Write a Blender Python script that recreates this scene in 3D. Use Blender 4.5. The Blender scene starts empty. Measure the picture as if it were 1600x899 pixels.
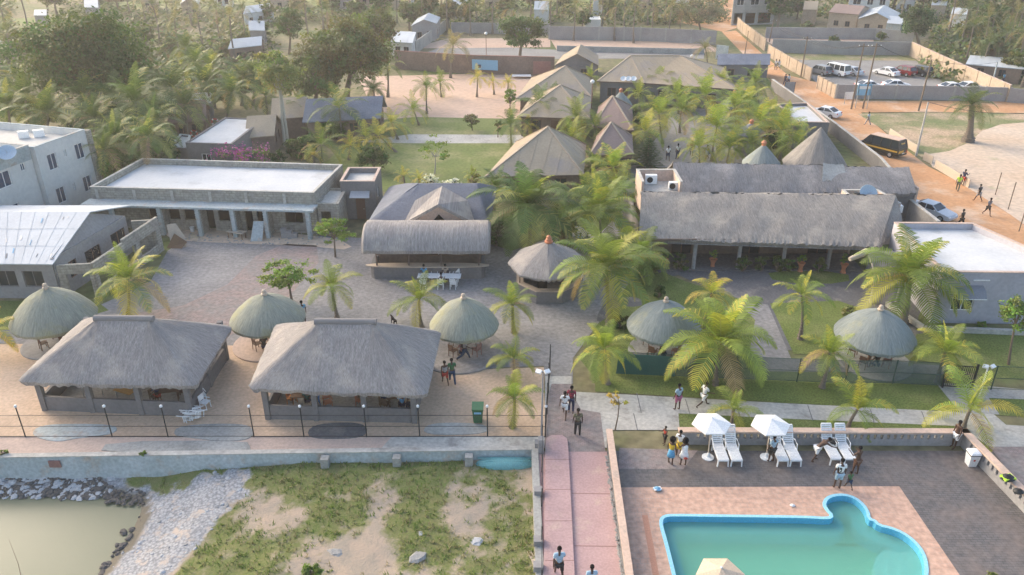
import bpy, math, random
from mathutils import Vector, Matrix, noise
R = math.radians
random.seed(7)
C = bpy.context.scene.collection
SC = bpy.context.scene

# ------------------------------------------------------------------ camera, world, sun
CAMH, PITCH, FPX = 27.0, R(26.5), 1244.0
cam = bpy.data.cameras.new('camera'); camo = bpy.data.objects.new('camera', cam); C.objects.link(camo)
camo.location = (0, 0, CAMH); camo.rotation_euler = (math.pi/2 - PITCH, 0, 0)
cam.sensor_width = 36; cam.lens = FPX/1600*36; cam.clip_start = 0.5; cam.clip_end = 9000
SC.camera = camo
SUN_EL, SUN_AZ = R(24), R(-52)         # azimuth measured from +Y towards +X: the sun stands beyond and to the left
world = bpy.data.worlds.new('World'); SC.world = world; world.use_nodes = True
wn = world.node_tree; wn.nodes.clear()
sky = wn.nodes.new('ShaderNodeTexSky'); sky.sky_type = 'NISHITA'; sky.sun_disc = False
sky.sun_elevation = SUN_EL; sky.sun_rotation = SUN_AZ; sky.air_density = 1.0; sky.dust_density = 4.0; sky.ozone_density = 1.0
bg = wn.nodes.new('ShaderNodeBackground'); bg.inputs['Strength'].default_value = 0.15
wo = wn.nodes.new('ShaderNodeOutputWorld')
wn.links.new(sky.outputs[0], bg.inputs[0]); wn.links.new(bg.outputs[0], wo.inputs[0])
sun = bpy.data.lights.new('sun', 'SUN'); sun.energy = 0.65; sun.angle = R(40); sun.color = (1.0, 0.86, 0.70)
suno = bpy.data.objects.new('sun', sun); C.objects.link(suno)
sdir = Vector((math.sin(SUN_AZ)*math.cos(SUN_EL), math.cos(SUN_AZ)*math.cos(SUN_EL), math.sin(SUN_EL)))
suno.rotation_euler = sdir.to_track_quat('Z', 'Y').to_euler(); suno.location = (-60, 80, 60)
SC.view_settings.view_transform = 'Standard'; SC.view_settings.look = 'None'
SC.view_settings.exposure = 1.46; SC.view_settings.gamma = 1.0; SC.view_settings.use_curve_mapping = False

# ------------------------------------------------------------------ photo-measure helpers
cp, sp = math.cos(PITCH), math.sin(PITCH)
def G(x, y, z=0.0):
    u = (x-800)/FPX; v = (y-449.5)/FPX
    t = (CAMH-z)/(sp+v*cp)
    return Vector((u*t, (cp-v*sp)*t, z))
def AY(x, y, Y):
    u = (x-800)/FPX; v = (y-449.5)/FPX
    t = Y/(cp-v*sp)
    return Vector((u*t, Y, CAMH-(sp+v*cp)*t))
def mpp(y, z=0.0):                      # metres per photo pixel for a point at height z seen at row y
    v = (y-449.5)/FPX
    return ((CAMH-z)/(sp+v*cp))/FPX
def V2(p): return Vector((p[0], p[1], 0))

# ------------------------------------------------------------------ materials
M = {}
def mat(name, c1, c2=None, scale=1.0, rough=0.9, fine=0.25, fscale=None, bump=0.0, spec=0.2, metallic=0.0, stretch=None, uv=False, c3=None, c3s=0.3, c3t=0.58):
    m = bpy.data.materials.new(name); m.use_nodes = True; nt = m.node_tree; N = nt.nodes; L = nt.links
    b = N['Principled BSDF']; b.inputs['Roughness'].default_value = rough
    b.inputs['Specular IOR Level'].default_value = spec; b.inputs['Metallic'].default_value = metallic
    tc = N.new('ShaderNodeTexCoord'); src = tc.outputs['UV'] if uv else tc.outputs['Object']
    if stretch:
        mp = N.new('ShaderNodeMapping'); mp.inputs['Scale'].default_value = stretch
        L.new(src, mp.inputs[0]); src = mp.outputs[0]
    n1 = N.new('ShaderNodeTexNoise'); n1.inputs['Scale'].default_value = scale; n1.inputs['Detail'].default_value = 5
    n1.inputs['Roughness'].default_value = 0.6; L.new(src, n1.inputs['Vector'])
    r1 = N.new('ShaderNodeMapRange'); r1.inputs[1].default_value = .35; r1.inputs[2].default_value = .65; L.new(n1.outputs[0], r1.inputs[0])
    mx = N.new('ShaderNodeMix'); mx.data_type = 'RGBA'; L.new(r1.outputs[0], mx.inputs[0])
    mx.inputs[6].default_value = (*c1, 1); mx.inputs[7].default_value = (*(c2 or tuple(k*.8 for k in c1)), 1)
    col = mx.outputs[2]
    if c3:
        n3 = N.new('ShaderNodeTexNoise'); n3.inputs['Scale'].default_value = c3s; n3.inputs['Detail'].default_value = 6
        n3.inputs['Roughness'].default_value = .65; L.new(tc.outputs['Object'], n3.inputs['Vector'])
        r3 = N.new('ShaderNodeMapRange'); r3.inputs[1].default_value = c3t-.05; r3.inputs[2].default_value = c3t+.08; L.new(n3.outputs[0], r3.inputs[0])
        m3 = N.new('ShaderNodeMix'); m3.data_type = 'RGBA'; L.new(r3.outputs[0], m3.inputs[0]); L.new(col, m3.inputs[6]); m3.inputs[7].default_value = (*c3, 1)
        col = m3.outputs[2]
    n2 = N.new('ShaderNodeTexNoise'); n2.inputs['Scale'].default_value = fscale or scale*9; n2.inputs['Detail'].default_value = 3
    L.new(src, n2.inputs['Vector'])
    r2 = N.new('ShaderNodeMapRange'); r2.inputs[1].default_value = .3; r2.inputs[2].default_value = .7
    r2.inputs[3].default_value = 1-fine; r2.inputs[4].default_value = 1+fine; L.new(n2.outputs[0], r2.inputs[0])
    mu = N.new('ShaderNodeVectorMath'); mu.operation = 'SCALE'; L.new(col, mu.inputs[0]); L.new(r2.outputs[0], mu.inputs['Scale'])
    L.new(mu.outputs[0], b.inputs['Base Color'])
    if bump:
        bp = N.new('ShaderNodeBump'); bp.inputs['Strength'].default_value = bump; bp.inputs['Distance'].default_value = 0.05
        L.new(n2.outputs[0], bp.inputs['Height']); L.new(bp.outputs[0], b.inputs['Normal'])
    M[name] = m; return m
def brickmat(name, c1, c2, mortar, bw=0.4, bh=0.2, vertical=False, ms=0.012, dirt=None, dscale=.4, diag=0.0, mrough=.9):
    m = bpy.data.materials.new(name); m.use_nodes = True; nt = m.node_tree; N = nt.nodes; L = nt.links
    b = N['Principled BSDF']; b.inputs['Roughness'].default_value = mrough; b.inputs['Specular IOR Level'].default_value = .2
    tc = N.new('ShaderNodeTexCoord'); src = tc.outputs['Object']
    if vertical:
        sx = N.new('ShaderNodeSeparateXYZ'); L.new(src, sx.inputs[0]); ad = N.new('ShaderNodeMath'); ad.operation = 'ADD'
        L.new(sx.outputs[0], ad.inputs[0]); L.new(sx.outputs[1], ad.inputs[1]); cb = N.new('ShaderNodeCombineXYZ')
        L.new(ad.outputs[0], cb.inputs[0]); L.new(sx.outputs[2], cb.inputs[1]); src2 = cb.outputs[0]
    else:
        mp = N.new('ShaderNodeMapping'); mp.inputs['Rotation'].default_value = (0, 0, diag); L.new(src, mp.inputs[0]); src2 = mp.outputs[0]
    br = N.new('ShaderNodeTexBrick'); br.inputs['Color1'].default_value = (*c1, 1); br.inputs['Color2'].default_value = (*c2, 1)
    br.inputs['Mortar'].default_value = (*mortar, 1); br.inputs['Scale'].default_value = 1; br.inputs['Mortar Size'].default_value = ms
    br.inputs['Brick Width'].default_value = bw; br.inputs['Row Height'].default_value = bh; br.inputs['Bias'].default_value = -.1
    L.new(src2, br.inputs['Vector']); col = br.outputs['Color']
    if dirt:
        n3 = N.new('ShaderNodeTexNoise'); n3.inputs['Scale'].default_value = dscale; n3.inputs['Detail'].default_value = 8; n3.inputs['Roughness'].default_value = .7
        L.new(src, n3.inputs['Vector']); r3 = N.new('ShaderNodeMapRange'); r3.inputs[1].default_value = .42; r3.inputs[2].default_value = .64
        L.new(n3.outputs[0], r3.inputs[0]); m3 = N.new('ShaderNodeMix'); m3.data_type = 'RGBA'; L.new(r3.outputs[0], m3.inputs[0])
        L.new(col, m3.inputs[6]); m3.inputs[7].default_value = (*dirt, 1); col = m3.outputs[2]
    n2 = N.new('ShaderNodeTexNoise'); n2.inputs['Scale'].default_value = 3.5; n2.inputs['Detail'].default_value = 6; L.new(src, n2.inputs['Vector'])
    r2 = N.new('ShaderNodeMapRange'); r2.inputs[1].default_value = .3; r2.inputs[2].default_value = .7; r2.inputs[3].default_value = .78; r2.inputs[4].default_value = 1.2
    L.new(n2.outputs[0], r2.inputs[0])
    mu = N.new('ShaderNodeVectorMath'); mu.operation = 'SCALE'; L.new(col, mu.inputs[0]); L.new(r2.outputs[0], mu.inputs['Scale'])
    L.new(mu.outputs[0], b.inputs['Base Color']); M[name] = m; return m
def leafmat(name, bright=1.0, trans=0.3):
    m = bpy.data.materials.new(name); m.use_nodes = True; nt = m.node_tree; N = nt.nodes; L = nt.links
    b = N['Principled BSDF']; b.inputs['Roughness'].default_value = .55; b.inputs['Specular IOR Level'].default_value = .25
    at = N.new('ShaderNodeAttribute'); at.attribute_name = 'Col'
    mu = N.new('ShaderNodeVectorMath'); mu.operation = 'SCALE'; mu.inputs['Scale'].default_value = bright
    L.new(at.outputs['Color'], mu.inputs[0]); L.new(mu.outputs[0], b.inputs['Base Color'])
    tr = N.new('ShaderNodeBsdfTranslucent'); m2 = N.new('ShaderNodeVectorMath'); m2.operation = 'MULTIPLY'
    m2.inputs[1].default_value = (1.3, 1.35, .6); L.new(mu.outputs[0], m2.inputs[0]); L.new(m2.outputs[0], tr.inputs[0])
    mx = N.new('ShaderNodeMixShader'); mx.inputs[0].default_value = trans
    L.new(b.outputs[0], mx.inputs[1]); L.new(tr.outputs[0], mx.inputs[2]); L.new(mx.outputs[0], N['Material Output'].inputs[0])
    M[name] = m; return m
def flat(name, c, rough=.6, spec=.4, metallic=0):
    m = bpy.data.materials.new(name); m.use_nodes = True; b = m.node_tree.nodes['Principled BSDF']; nt = m.node_tree
    b.inputs['Roughness'].default_value = rough; b.inputs['Specular IOR Level'].default_value = spec; b.inputs['Metallic'].default_value = metallic
    n = nt.nodes.new('ShaderNodeTexNoise'); n.inputs['Scale'].default_value = 14; n.inputs['Detail'].default_value = 4
    tc = nt.nodes.new('ShaderNodeTexCoord'); nt.links.new(tc.outputs['Object'], n.inputs['Vector'])
    r = nt.nodes.new('ShaderNodeMapRange'); r.inputs[1].default_value = .3; r.inputs[2].default_value = .7; r.inputs[3].default_value = .86; r.inputs[4].default_value = 1.12
    nt.links.new(n.outputs[0], r.inputs[0]); mu = nt.nodes.new('ShaderNodeVectorMath'); mu.operation = 'SCALE'; mu.inputs[0].default_value = c
    nt.links.new(r.outputs[0], mu.inputs['Scale']); nt.links.new(mu.outputs[0], b.inputs['Base Color']); M[name] = m; return m

mat('earth', (.26,.21,.13), (.16,.16,.075), .06, fine=.3, fscale=1.2, c3=(.12,.15,.05), c3s=.05, c3t=.52)
mat('sand', (.62,.46,.33), (.54,.39,.27), .35, fine=.14, fscale=5, bump=.3)
mat('far_sand', (.62,.45,.34), (.54,.38,.28), .1, fine=.10, fscale=1.5)
mat('pale_sand', (.60,.485,.375), (.56,.42,.30), .12, fine=.15, fscale=2, c3=(.30,.30,.16), c3s=.2, c3t=.66)
mat('dirt_road', (.58,.33,.175), (.50,.265,.13), .12, fine=.12, fscale=2.5, c3=(.60,.42,.29), c3s=.18, c3t=.56)
mat('lawn', (.150,.185,.052), (.115,.155,.040), .5, fine=.35, fscale=9, bump=.4, c3=(.20,.215,.075), c3s=.22, c3t=.56)
mat('far_lawn', (.19,.22,.07), (.15,.19,.055), .25, fine=.2, fscale=3, c3=(.28,.27,.12), c3s=.14, c3t=.54)
mat('dry_grass', (.26,.24,.12), (.17,.20,.08), .25, fine=.3, fscale=4, c3=(.46,.34,.23), c3s=.13, c3t=.53)
mat('field', (.20,.24,.08), (.16,.20,.06), .05, fine=.2, fscale=.6, c3=(.34,.30,.17), c3s=.03, c3t=.55)
mat('concrete', (.40,.39,.36), (.31,.31,.29), .5, fine=.16, fscale=7, bump=.2, c3=(.25,.25,.23), c3s=.5, c3t=.62)
mat('pale_concrete', (.52,.50,.45), (.42,.40,.36), .5, fine=.16, fscale=5, c3=(.32,.30,.27), c3s=.7, c3t=.60)
mat('blue_concrete', (.46,.50,.50), (.36,.41,.41), .6, fine=.16, fscale=6, c3=(.42,.36,.30), c3s=.8, c3t=.60)
mat('asphalt', (.15,.15,.155), (.11,.11,.115), .4, fine=.2, fscale=6, rough=.75, c3=(.24,.22,.20), c3s=.35, c3t=.58)
mat('lot_tarmac', (.30,.29,.27), (.24,.23,.22), .2, fine=.15, fscale=3)
mat('white_roof', (.60,.61,.61), (.52,.54,.55), .35, fine=.05, fscale=4, c3=(.45,.46,.46), c3s=.4, c3t=.60)
mat('roof_screed', (.60,.58,.53), (.48,.46,.42), .5, fine=.1, fscale=4)
mat('white_wall', (.66,.66,.63), (.58,.58,.56), .4, fine=.06, fscale=3)
mat('grey_wall', (.215,.205,.20), (.18,.172,.17), .5, fine=.1, fscale=5)
mat('mid_grey_wall', (.33,.32,.31), (.28,.27,.265), .5, fine=.1, fscale=5)
mat('lilac_wall', (.44,.43,.46), (.38,.37,.40), .4, fine=.08, fscale=5)
mat('pinkwall', (.56,.43,.35), (.48,.37,.31), .8, fine=.12, fscale=6)
mat('peach_cap', (.62,.46,.36), (.55,.40,.31), .8, fine=.1, fscale=7, c3=(.42,.34,.28), c3s=.9, c3t=.62)
mat('pink_slab', (.52,.35,.33), (.45,.30,.28), .35, fine=.10, fscale=9, bump=.2, c3=(.56,.42,.34), c3s=.4, c3t=.60)
mat('brown_wall', (.26,.19,.15), (.20,.15,.12), .5, fine=.15, fscale=4)
mat('tan_wall', (.42,.34,.26), (.36,.29,.22), .4, fine=.12, fscale=3)
brickmat('blockwork', (.40,.375,.31), (.33,.31,.26), (.24,.225,.195), .45, .22, True, .02, (.29,.27,.24), .8)
brickmat('courtyard_pavers', (.245,.238,.235), (.205,.20,.198), (.165,.16,.155), .22, .11, False, .008, (.31,.295,.285), .13, .5)
brickmat('red_pavers', (.34,.265,.245), (.30,.23,.21), (.20,.17,.16), .22, .11, False, .01, (.24,.225,.215), .5)
brickmat('pool_pavers', (.155,.145,.14), (.125,.12,.12), (.085,.083,.082), .30, .15, False, .015, (.20,.165,.145), .28, .0, .45)
brickmat('salmon_tiles', (.55,.355,.265), (.51,.325,.24), (.46,.33,.265), .33, .33, False, .02, (.57,.375,.28), .5)
flat('dark_tile', (.48,.235,.15)); flat('tile_joint', (.30,.17,.15))
mat('thatch', (.36,.335,.315), (.245,.225,.215), 5, fine=.26, fscale=22, stretch=(1.5,.16,1), uv=True, bump=.9, c3=(.41,.365,.325), c3s=.45, c3t=.56)
mat('thatch_mid', (.295,.275,.25), (.20,.185,.17), 5, fine=.28, fscale=22, stretch=(1.5,.16,1), uv=True, bump=.9, c3=(.335,.305,.265), c3s=.35, c3t=.54)
mat('thatch_dark', (.275,.26,.25), (.185,.175,.17), 5, fine=.28, fscale=22, stretch=(1.5,.16,1), uv=True, bump=.9, c3=(.35,.32,.30), c3s=.3, c3t=.56)
mat('thatch_green', (.35,.36,.285), (.245,.255,.21), 5, fine=.24, fscale=20, stretch=(1.6,.15,1), uv=True, bump=.8, c3=(.33,.325,.20), c3s=.5, c3t=.56)
mat('thatch_teal', (.29,.32,.30), (.205,.235,.225), 5, fine=.22, fscale=20, stretch=(1.6,.15,1), uv=True, bump=.8, c3=(.30,.31,.235), c3s=.5, c3t=.6)
mat('slate_roof', (.20,.22,.26), (.165,.18,.22), .7, fine=.14, fscale=7, rough=.7, c3=(.25,.27,.31), c3s=.4, c3t=.57)
mat('slate_dark', (.155,.17,.205), (.125,.14,.175), .7, fine=.14, fscale=7, rough=.8, c3=(.19,.20,.23), c3s=.4, c3t=.57)
mat('tan_roof', (.42,.34,.245), (.375,.305,.22), .4, fine=.07, fscale=6, c3=(.34,.29,.25), c3s=.3, c3t=.56)
mat('rose_roof', (.31,.225,.195), (.27,.20,.175), .4, fine=.08, fscale=6)
flat('ridge_tan', (.42,.33,.24)); flat('fascia_brown', (.16,.11,.085))
mat('tin_roof', (.52,.56,.59), (.44,.48,.51), .5, fine=.06, fscale=6, rough=.5, c3=(.40,.43,.45), c3s=1.1, c3t=.66)
mat('rust_roof', (.32,.17,.14), (.27,.15,.13), .5, fine=.1, fscale=5)
flat('terracotta', (.52,.20,.10)); flat('cream_knob', (.50,.40,.30)); flat('wood', (.20,.12,.07)); flat('pale_wood', (.50,.42,.33))
flat('yellow_wood', (.50,.28,.08)); flat('black_metal', (.02,.022,.022), .5); flat('green_metal', (.03,.07,.05), .5)
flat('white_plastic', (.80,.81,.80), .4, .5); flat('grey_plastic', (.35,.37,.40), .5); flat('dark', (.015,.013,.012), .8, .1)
flat('white_paint', (.78,.78,.76), .5); flat('steel', (.45,.46,.47), .45, .5, .6); flat('rubber', (.02,.02,.02), .8)
flat('white_cloth', (.80,.80,.78), .9, .1); flat('beige_cloth', (.58,.46,.34), .9, .1); flat('blue_dish', (.38,.48,.56), .6)
flat('red', (.45,.05,.03)); flat('orange', (.60,.22,.05)); flat('blue', (.05,.20,.45)); flat('teal', (.02,.10,.085)); flat('navy', (.02,.03,.08))
flat('yellow', (.62,.42,.04)); flat('green_plastic', (.03,.13,.05), .45); flat('magenta', (.55,.06,.35)); flat('brown_wood', (.15,.08,.05))
flat('lifebuoy_red', (.55,.10,.07)); flat('mural_blue', (.22,.45,.62)); flat('skin_tone', (.085,.045,.028), .55); flat('hair_black', (.012,.010,.010), .8, .1)
flat('limb_bark', (.20,.155,.115), .95, .1); flat('pale_bark', (.50,.46,.38), .9, .1); flat('palm_bark', (.22,.185,.15), .95, .1); flat('dark_glass', (.02,.03,.04), .12, .7)
flat('blue_glass', (.03,.07,.13), .15, .7); flat('boat_teal', (.16,.38,.38), .6); flat('rock', (.32,.315,.30), .95, .1); flat('pale_rock', (.47,.47,.47), .95, .1)
flat('dark_rock', (.13,.12,.11), .95, .1); flat('pool_blue', (.10,.42,.62), .4, .4); flat('pool_rim', (.30,.62,.75), .4, .4)
flat('silver_paint', (.50,.53,.57), .3, .6); flat('car_white', (.76,.77,.78), .3, .6); flat('car_red', (.20,.015,.02), .3, .6); flat('car_black', (.02,.02,.025), .3, .6)
flat('car_grey', (.20,.21,.23), .3, .6); flat('bus_black', (.025,.022,.015), .35, .5); flat('bus_yellow', (.60,.36,.05), .4, .5); flat('lime', (.45,.70,.05))
leafmat('leaves', 1.1); leafmat('blades', 1.0, .2)
# shade cloth on the green fence: an open weave
def sheer(name, c, alpha):
    m = bpy.data.materials.new(name); m.use_nodes = True; N = m.node_tree.nodes; L = m.node_tree.links
    b = N['Principled BSDF']; b.inputs['Base Color'].default_value = (*c, 1); b.inputs['Roughness'].default_value = .9
    n = N.new('ShaderNodeTexNoise'); n.inputs['Scale'].default_value = 1.5; tc = N.new('ShaderNodeTexCoord'); L.new(tc.outputs['Object'], n.inputs['Vector'])
    r = N.new('ShaderNodeMapRange'); r.inputs[3].default_value = alpha-.12; r.inputs[4].default_value = alpha+.12; L.new(n.outputs[0], r.inputs[0]); L.new(r.outputs[0], b.inputs['Alpha'])
    M[name] = m
sheer('shade_cloth', (.10,.15,.14), .62); sheer('chain_mesh', (.10,.11,.11), .10); sheer('green_mesh', (.03,.08,.06), .25)
def waterm(name, c, fac, rough=.08, bump=.15, bs=3.0, c2=None):
    m = bpy.data.materials.new(name); m.use_nodes = True; N = m.node_tree.nodes; L = m.node_tree.links
    b = N['Principled BSDF']; b.inputs['Roughness'].default_value = rough; b.inputs['IOR'].default_value = 1.33
    n = N.new('ShaderNodeTexNoise'); n.inputs['Scale'].default_value = bs; n.inputs['Detail'].default_value = 5; tc = N.new('ShaderNodeTexCoord'); L.new(tc.outputs['Object'], n.inputs['Vector'])
    n2 = N.new('ShaderNodeTexNoise'); n2.inputs['Scale'].default_value = .25; n2.inputs['Detail'].default_value = 4; L.new(tc.outputs['Object'], n2.inputs['Vector'])
    mx = N.new('ShaderNodeMix'); mx.data_type = 'RGBA'; L.new(n2.outputs[0], mx.inputs[0]); mx.inputs[6].default_value = (*c, 1); mx.inputs[7].default_value = (*(c2 or c), 1)
    L.new(mx.outputs[2], b.inputs['Base Color'])
    bp = N.new('ShaderNodeBump'); bp.inputs['Strength'].default_value = bump; bp.inputs['Distance'].default_value = .05; L.new(n.outputs[0], bp.inputs['Height']); L.new(bp.outputs[0], b.inputs['Normal'])
    t = N.new('ShaderNodeBsdfTransparent'); t.inputs[0].default_value = (.75, .95, .9, 1); ms = N.new('ShaderNodeMixShader'); ms.inputs[0].default_value = fac
    L.new(t.outputs[0], ms.inputs[1]); L.new(b.outputs[0], ms.inputs[2]); L.new(ms.outputs[0], N['Material Output'].inputs[0]); M[name] = m
waterm('pool_water', (.17,.45,.33), .5, .05, .45, 4.0, (.23,.52,.38)); flat('pool_floor', (.20,.50,.40)); waterm('pond_water', (.16,.175,.11), .97, .30, .08, 6.0, (.20,.205,.135))

# ------------------------------------------------------------------ mesh builder and object helpers
def wloc(o):
    p = Vector((0, 0, 0))
    while o is not None: p += o.location; o = o.parent
    return p
class MB:
    def __init__(s): s.v = []; s.f = []; s.uv = None; s.col = None; s.smooth = False
    def add(s, vs, fs):
        b = len(s.v); s.v += [tuple(p) for p in vs]; s.f += [tuple(b+i for i in f) for f in fs]; return s
    def box(s, c, d, rz=0.0, rx=0.0):
        x, y, z = d[0]/2, d[1]/2, d[2]/2
        m = Matrix.Rotation(rz, 3, 'Z') @ Matrix.Rotation(rx, 3, 'X'); c = Vector(c)
        vs = [c+m@Vector(p) for p in ((-x,-y,-z),(x,-y,-z),(x,y,-z),(-x,y,-z),(-x,-y,z),(x,-y,z),(x,y,z),(-x,y,z))]
        return s.add(vs, [(0,3,2,1),(4,5,6,7),(0,1,5,4),(1,2,6,5),(2,3,7,6),(3,0,4,7)])
    def prism(s, pts, z0, z1):
        a = sum(pts[i][0]*pts[(i+1)%len(pts)][1]-pts[(i+1)%len(pts)][0]*pts[i][1] for i in range(len(pts)))
        if a < 0: pts = pts[::-1]
        n = len(pts)
        vs = [(p[0],p[1],z0) for p in pts]+[(p[0],p[1],z1) for p in pts]
        return s.add(vs, [tuple(range(n))[::-1], tuple(range(n, 2*n))]+[(i,(i+1)%n,n+(i+1)%n,n+i) for i in range(n)])
    def poly(s, pts): return s.add(pts, [tuple(range(len(pts)))])
    def bar(s, a, b, w, h=None):                     # straight bar with square section
        a = Vector(a); b = Vector(b); d = (b-a).normalized(); h = h or w
        u = d.cross(Vector((0,0,1)));  u = Vector((1,0,0)) if u.length < 1e-4 else u.normalized()
        n = u.cross(d); vs = []
        for p in (a, b):
            for i, j in ((-1,-1),(1,-1),(1,1),(-1,1)): vs.append(p+u*w/2*i+n*h/2*j)
        return s.add(vs, [(3,2,1,0),(4,5,6,7),(0,1,5,4),(1,2,6,5),(2,3,7,6),(3,0,4,7)])
    def tube(s, ps, rs, n=8):
        ps = [Vector(p) for p in ps]; vs = []; k = len(ps)
        if not hasattr(rs, '__len__'): rs = [rs]*k
        for i, p in enumerate(ps):
            d = (ps[min(i+1,k-1)]-ps[max(i-1,0)]).normalized()
            u = d.cross(Vector((0.03,1,0.02))); u = u.normalized() if u.length > 1e-3 else Vector((1,0,0)); w = d.cross(u)
            vs += [p+(u*math.cos(2*math.pi*j/n)+w*math.sin(2*math.pi*j/n))*rs[i] for j in range(n)]
        fs = [(i*n+j, i*n+(j+1)%n, (i+1)*n+(j+1)%n, (i+1)*n+j) for i in range(k-1) for j in range(n)]
        fs += [tuple(range(n))[::-1], tuple(range((k-1)*n, k*n))]
        return s.add(vs, fs)
    def lathe(s, c, prof, n=24, rz=0, sx=1, sy=1):      # prof: (radius, z) list
        c = Vector(c); vs = []
        for r, z in prof: vs += [c+Vector((sx*r*math.cos(rz+2*math.pi*j/n), sy*r*math.sin(rz+2*math.pi*j/n), z)) for j in range(n)]
        k = len(prof)
        fs = [(i*n+j, i*n+(j+1)%n, (i+1)*n+(j+1)%n, (i+1)*n+j) for i in range(k-1) for j in range(n)]
        if prof[0][0] > 1e-4: fs.append(tuple(range(n))[::-1])
        if prof[-1][0] > 1e-4: fs.append(tuple(range((k-1)*n, k*n)))
        return s.add(vs, fs)
    def wall(s, A, B, z0, z1, th=.2, op=()):            # wall with true openings (u0,u1,v0,v1): metres along, metres up
        A = V2(A); B = V2(B); L = (B-A).length; d = (B-A)/L; rz = math.atan2(d.y, d.x)
        us = sorted({0, L, *[min(max(o[0],0),L) for o in op], *[min(max(o[1],0),L) for o in op]})
        for a, b in zip(us, us[1:]):
            if b-a < 1e-4: continue
            m = (a+b)/2; hs = sorted([(o[2], o[3]) for o in op if o[0] < m < o[1]]); z = z0
            for h0, h1 in hs+[(z1-z0, None)]:
                if z0+h0-z > 1e-3:
                    c = A+d*m; s.box((c.x, c.y, (z+z0+h0)/2), (b-a, th, z0+h0-z), rz)
                if h1 is not None: z = z0+h1
        return s
    def build(s, name, m, parent=None, smooth=None):
        o0 = wloc(parent) if parent else Vector((0,0,0))
        me = bpy.data.meshes.new(name); me.from_pydata([(v[0]-o0.x, v[1]-o0.y, v[2]-o0.z) for v in s.v], [], s.f)
        if s.uv is not None:
            l = me.uv_layers.new(name='UVMap')
            for p in me.polygons:
                for li, vi in zip(p.loop_indices, p.vertices): l.data[li].uv = s.uv[vi]
        if s.col is not None:
            ca = me.color_attributes.new('Col', 'FLOAT_COLOR', 'CORNER'); buf = []
            for p in me.polygons:
                c = s.col[p.index]
                for _ in p.loop_indices: buf += [c[0], c[1], c[2], 1.0]
            ca.data.foreach_set('color', buf)
        if smooth if smooth is not None else s.smooth: me.polygons.foreach_set('use_smooth', [True]*len(me.polygons)); me.set_sharp_from_angle(angle=R(38))
        if m: me.materials.append(M[m] if isinstance(m, str) else m)
        me.update()
        o = bpy.data.objects.new(name, me); C.objects.link(o)
        if parent: o.parent = parent
        return o
def tag(o, label=None, cat=None, group=None, kind=None):
    if label: o['label'] = label
    if cat: o['category'] = cat
    if group: o['group'] = group
    if kind: o['kind'] = kind
    return o
def thing(name, label, cat, loc=(0,0,0), group=None):
    o = bpy.data.objects.new(name, None); C.objects.link(o); o.location = loc; o.empty_display_size = .3
    return tag(o, label, cat, group)
def kids(o): return [c for c in C.objects if c.parent is o]
def copy_tree(o, loc=None, rz=None, label=None, group=None, scale=None):
    def rec(s, par):
        c = s.copy(); C.objects.link(c); c.parent = par
        for k in s.children: rec(k, c)
        return c
    r = rec(o, None)
    if loc is not None: r.location = loc
    if rz is not None: r.rotation_euler = (0, 0, rz)
    if label: r['label'] = label
    if group: r['group'] = group
    if scale: r.scale = (scale,)*3
    return r
def smooth_poly(pts, k=2):
    for _ in range(k):
        q = []
        for i in range(len(pts)):
            a, b = pts[i], pts[(i+1)%len(pts)]; q += [a*.75+b*.25, a*.25+b*.75]
        pts = q
    return pts
def sheet(name, px, z, m, k=0, jit=0.0, label=None):
    pts = [G(x, y, z) for x, y in px]
    if k: pts = smooth_poly(pts, k)
    if jit: pts = [p+Vector((random.uniform(-jit,jit), random.uniform(-jit,jit), 0)) for p in pts]
    if sum(pts[i].x*pts[(i+1)%len(pts)].y-pts[(i+1)%len(pts)].x*pts[i].y for i in range(len(pts))) < 0: pts = pts[::-1]
    mb = MB().poly(pts); o = mb.build(name, m); tag(o, label, kind='structure'); return o
from mathutils.geometry import tessellate_polygon, intersect_line_line_2d
WA = G(-170, 716); WB = G(842, 701)
def wallY(x): return WA.y+(WB.y-WA.y)*(x-WA.x)/(WB.x-WA.x)
XL = WB.x
# ------------------------------------------------------------------ ground sheets
far = 3500
mb = MB(); mb.poly([(-far, wallY(-60)+.05, -.02), (-60, wallY(-60)+.05, -.02), (XL, WB.y+.05, -.02), (XL+.01, 34.4, -.02), (far, 34.4, -.02), (far, far, -.02), (-far, far, -.02)])
tag(mb.build('ground', 'earth'), kind='structure')
tag(MB().poly([(-far,-far,-2.8),(far,-far,-2.8),(far,34.3,-2.8),(-far,34.3,-2.8)]).build('low_ground', 'sand'), kind='structure')

def inpoly(p, poly):
    c = False; n = len(poly)
    for i in range(n):
        a = poly[i]; b = poly[i-1]
        if (a[1] > p[1]) != (b[1] > p[1]) and p[0] < (b[0]-a[0])*(p[1]-a[1])/(b[1]-a[1])+a[0]: c = not c
    return c
def pdist(p, poly):
    best = 1e9
    for i in range(len(poly)):
        a = poly[i-1]; b = poly[i]; dx = b[0]-a[0]; dy = b[1]-a[1]
        t = max(0, min(1, ((p[0]-a[0])*dx+(p[1]-a[1])*dy)/(dx*dx+dy*dy+1e-9)))
        best = min(best, math.hypot(a[0]+t*dx-p[0], a[1]+t*dy-p[1]))
    return -best if inpoly(p, poly) else best
POND = [G(x, y, -1.6) for x, y in ((-400,778),(0,776),(60,774),(110,772),(165,776),(215,783),(222,800),(212,822),(200,845),(182,868),(162,890),(140,915),(110,960),(60,1050),(-500,1200))]
GRAV = [G(x, y, -1.1) for x, y in ((180,735),(215,752),(262,762),(330,748),(372,738),(395,752),(372,790),(330,828),(298,858),(270,905),(255,960),(80,1000),(150,900),(205,830),(222,795),(190,775),(120,770),(0,775),(-200,775),(-200,735))]
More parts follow.
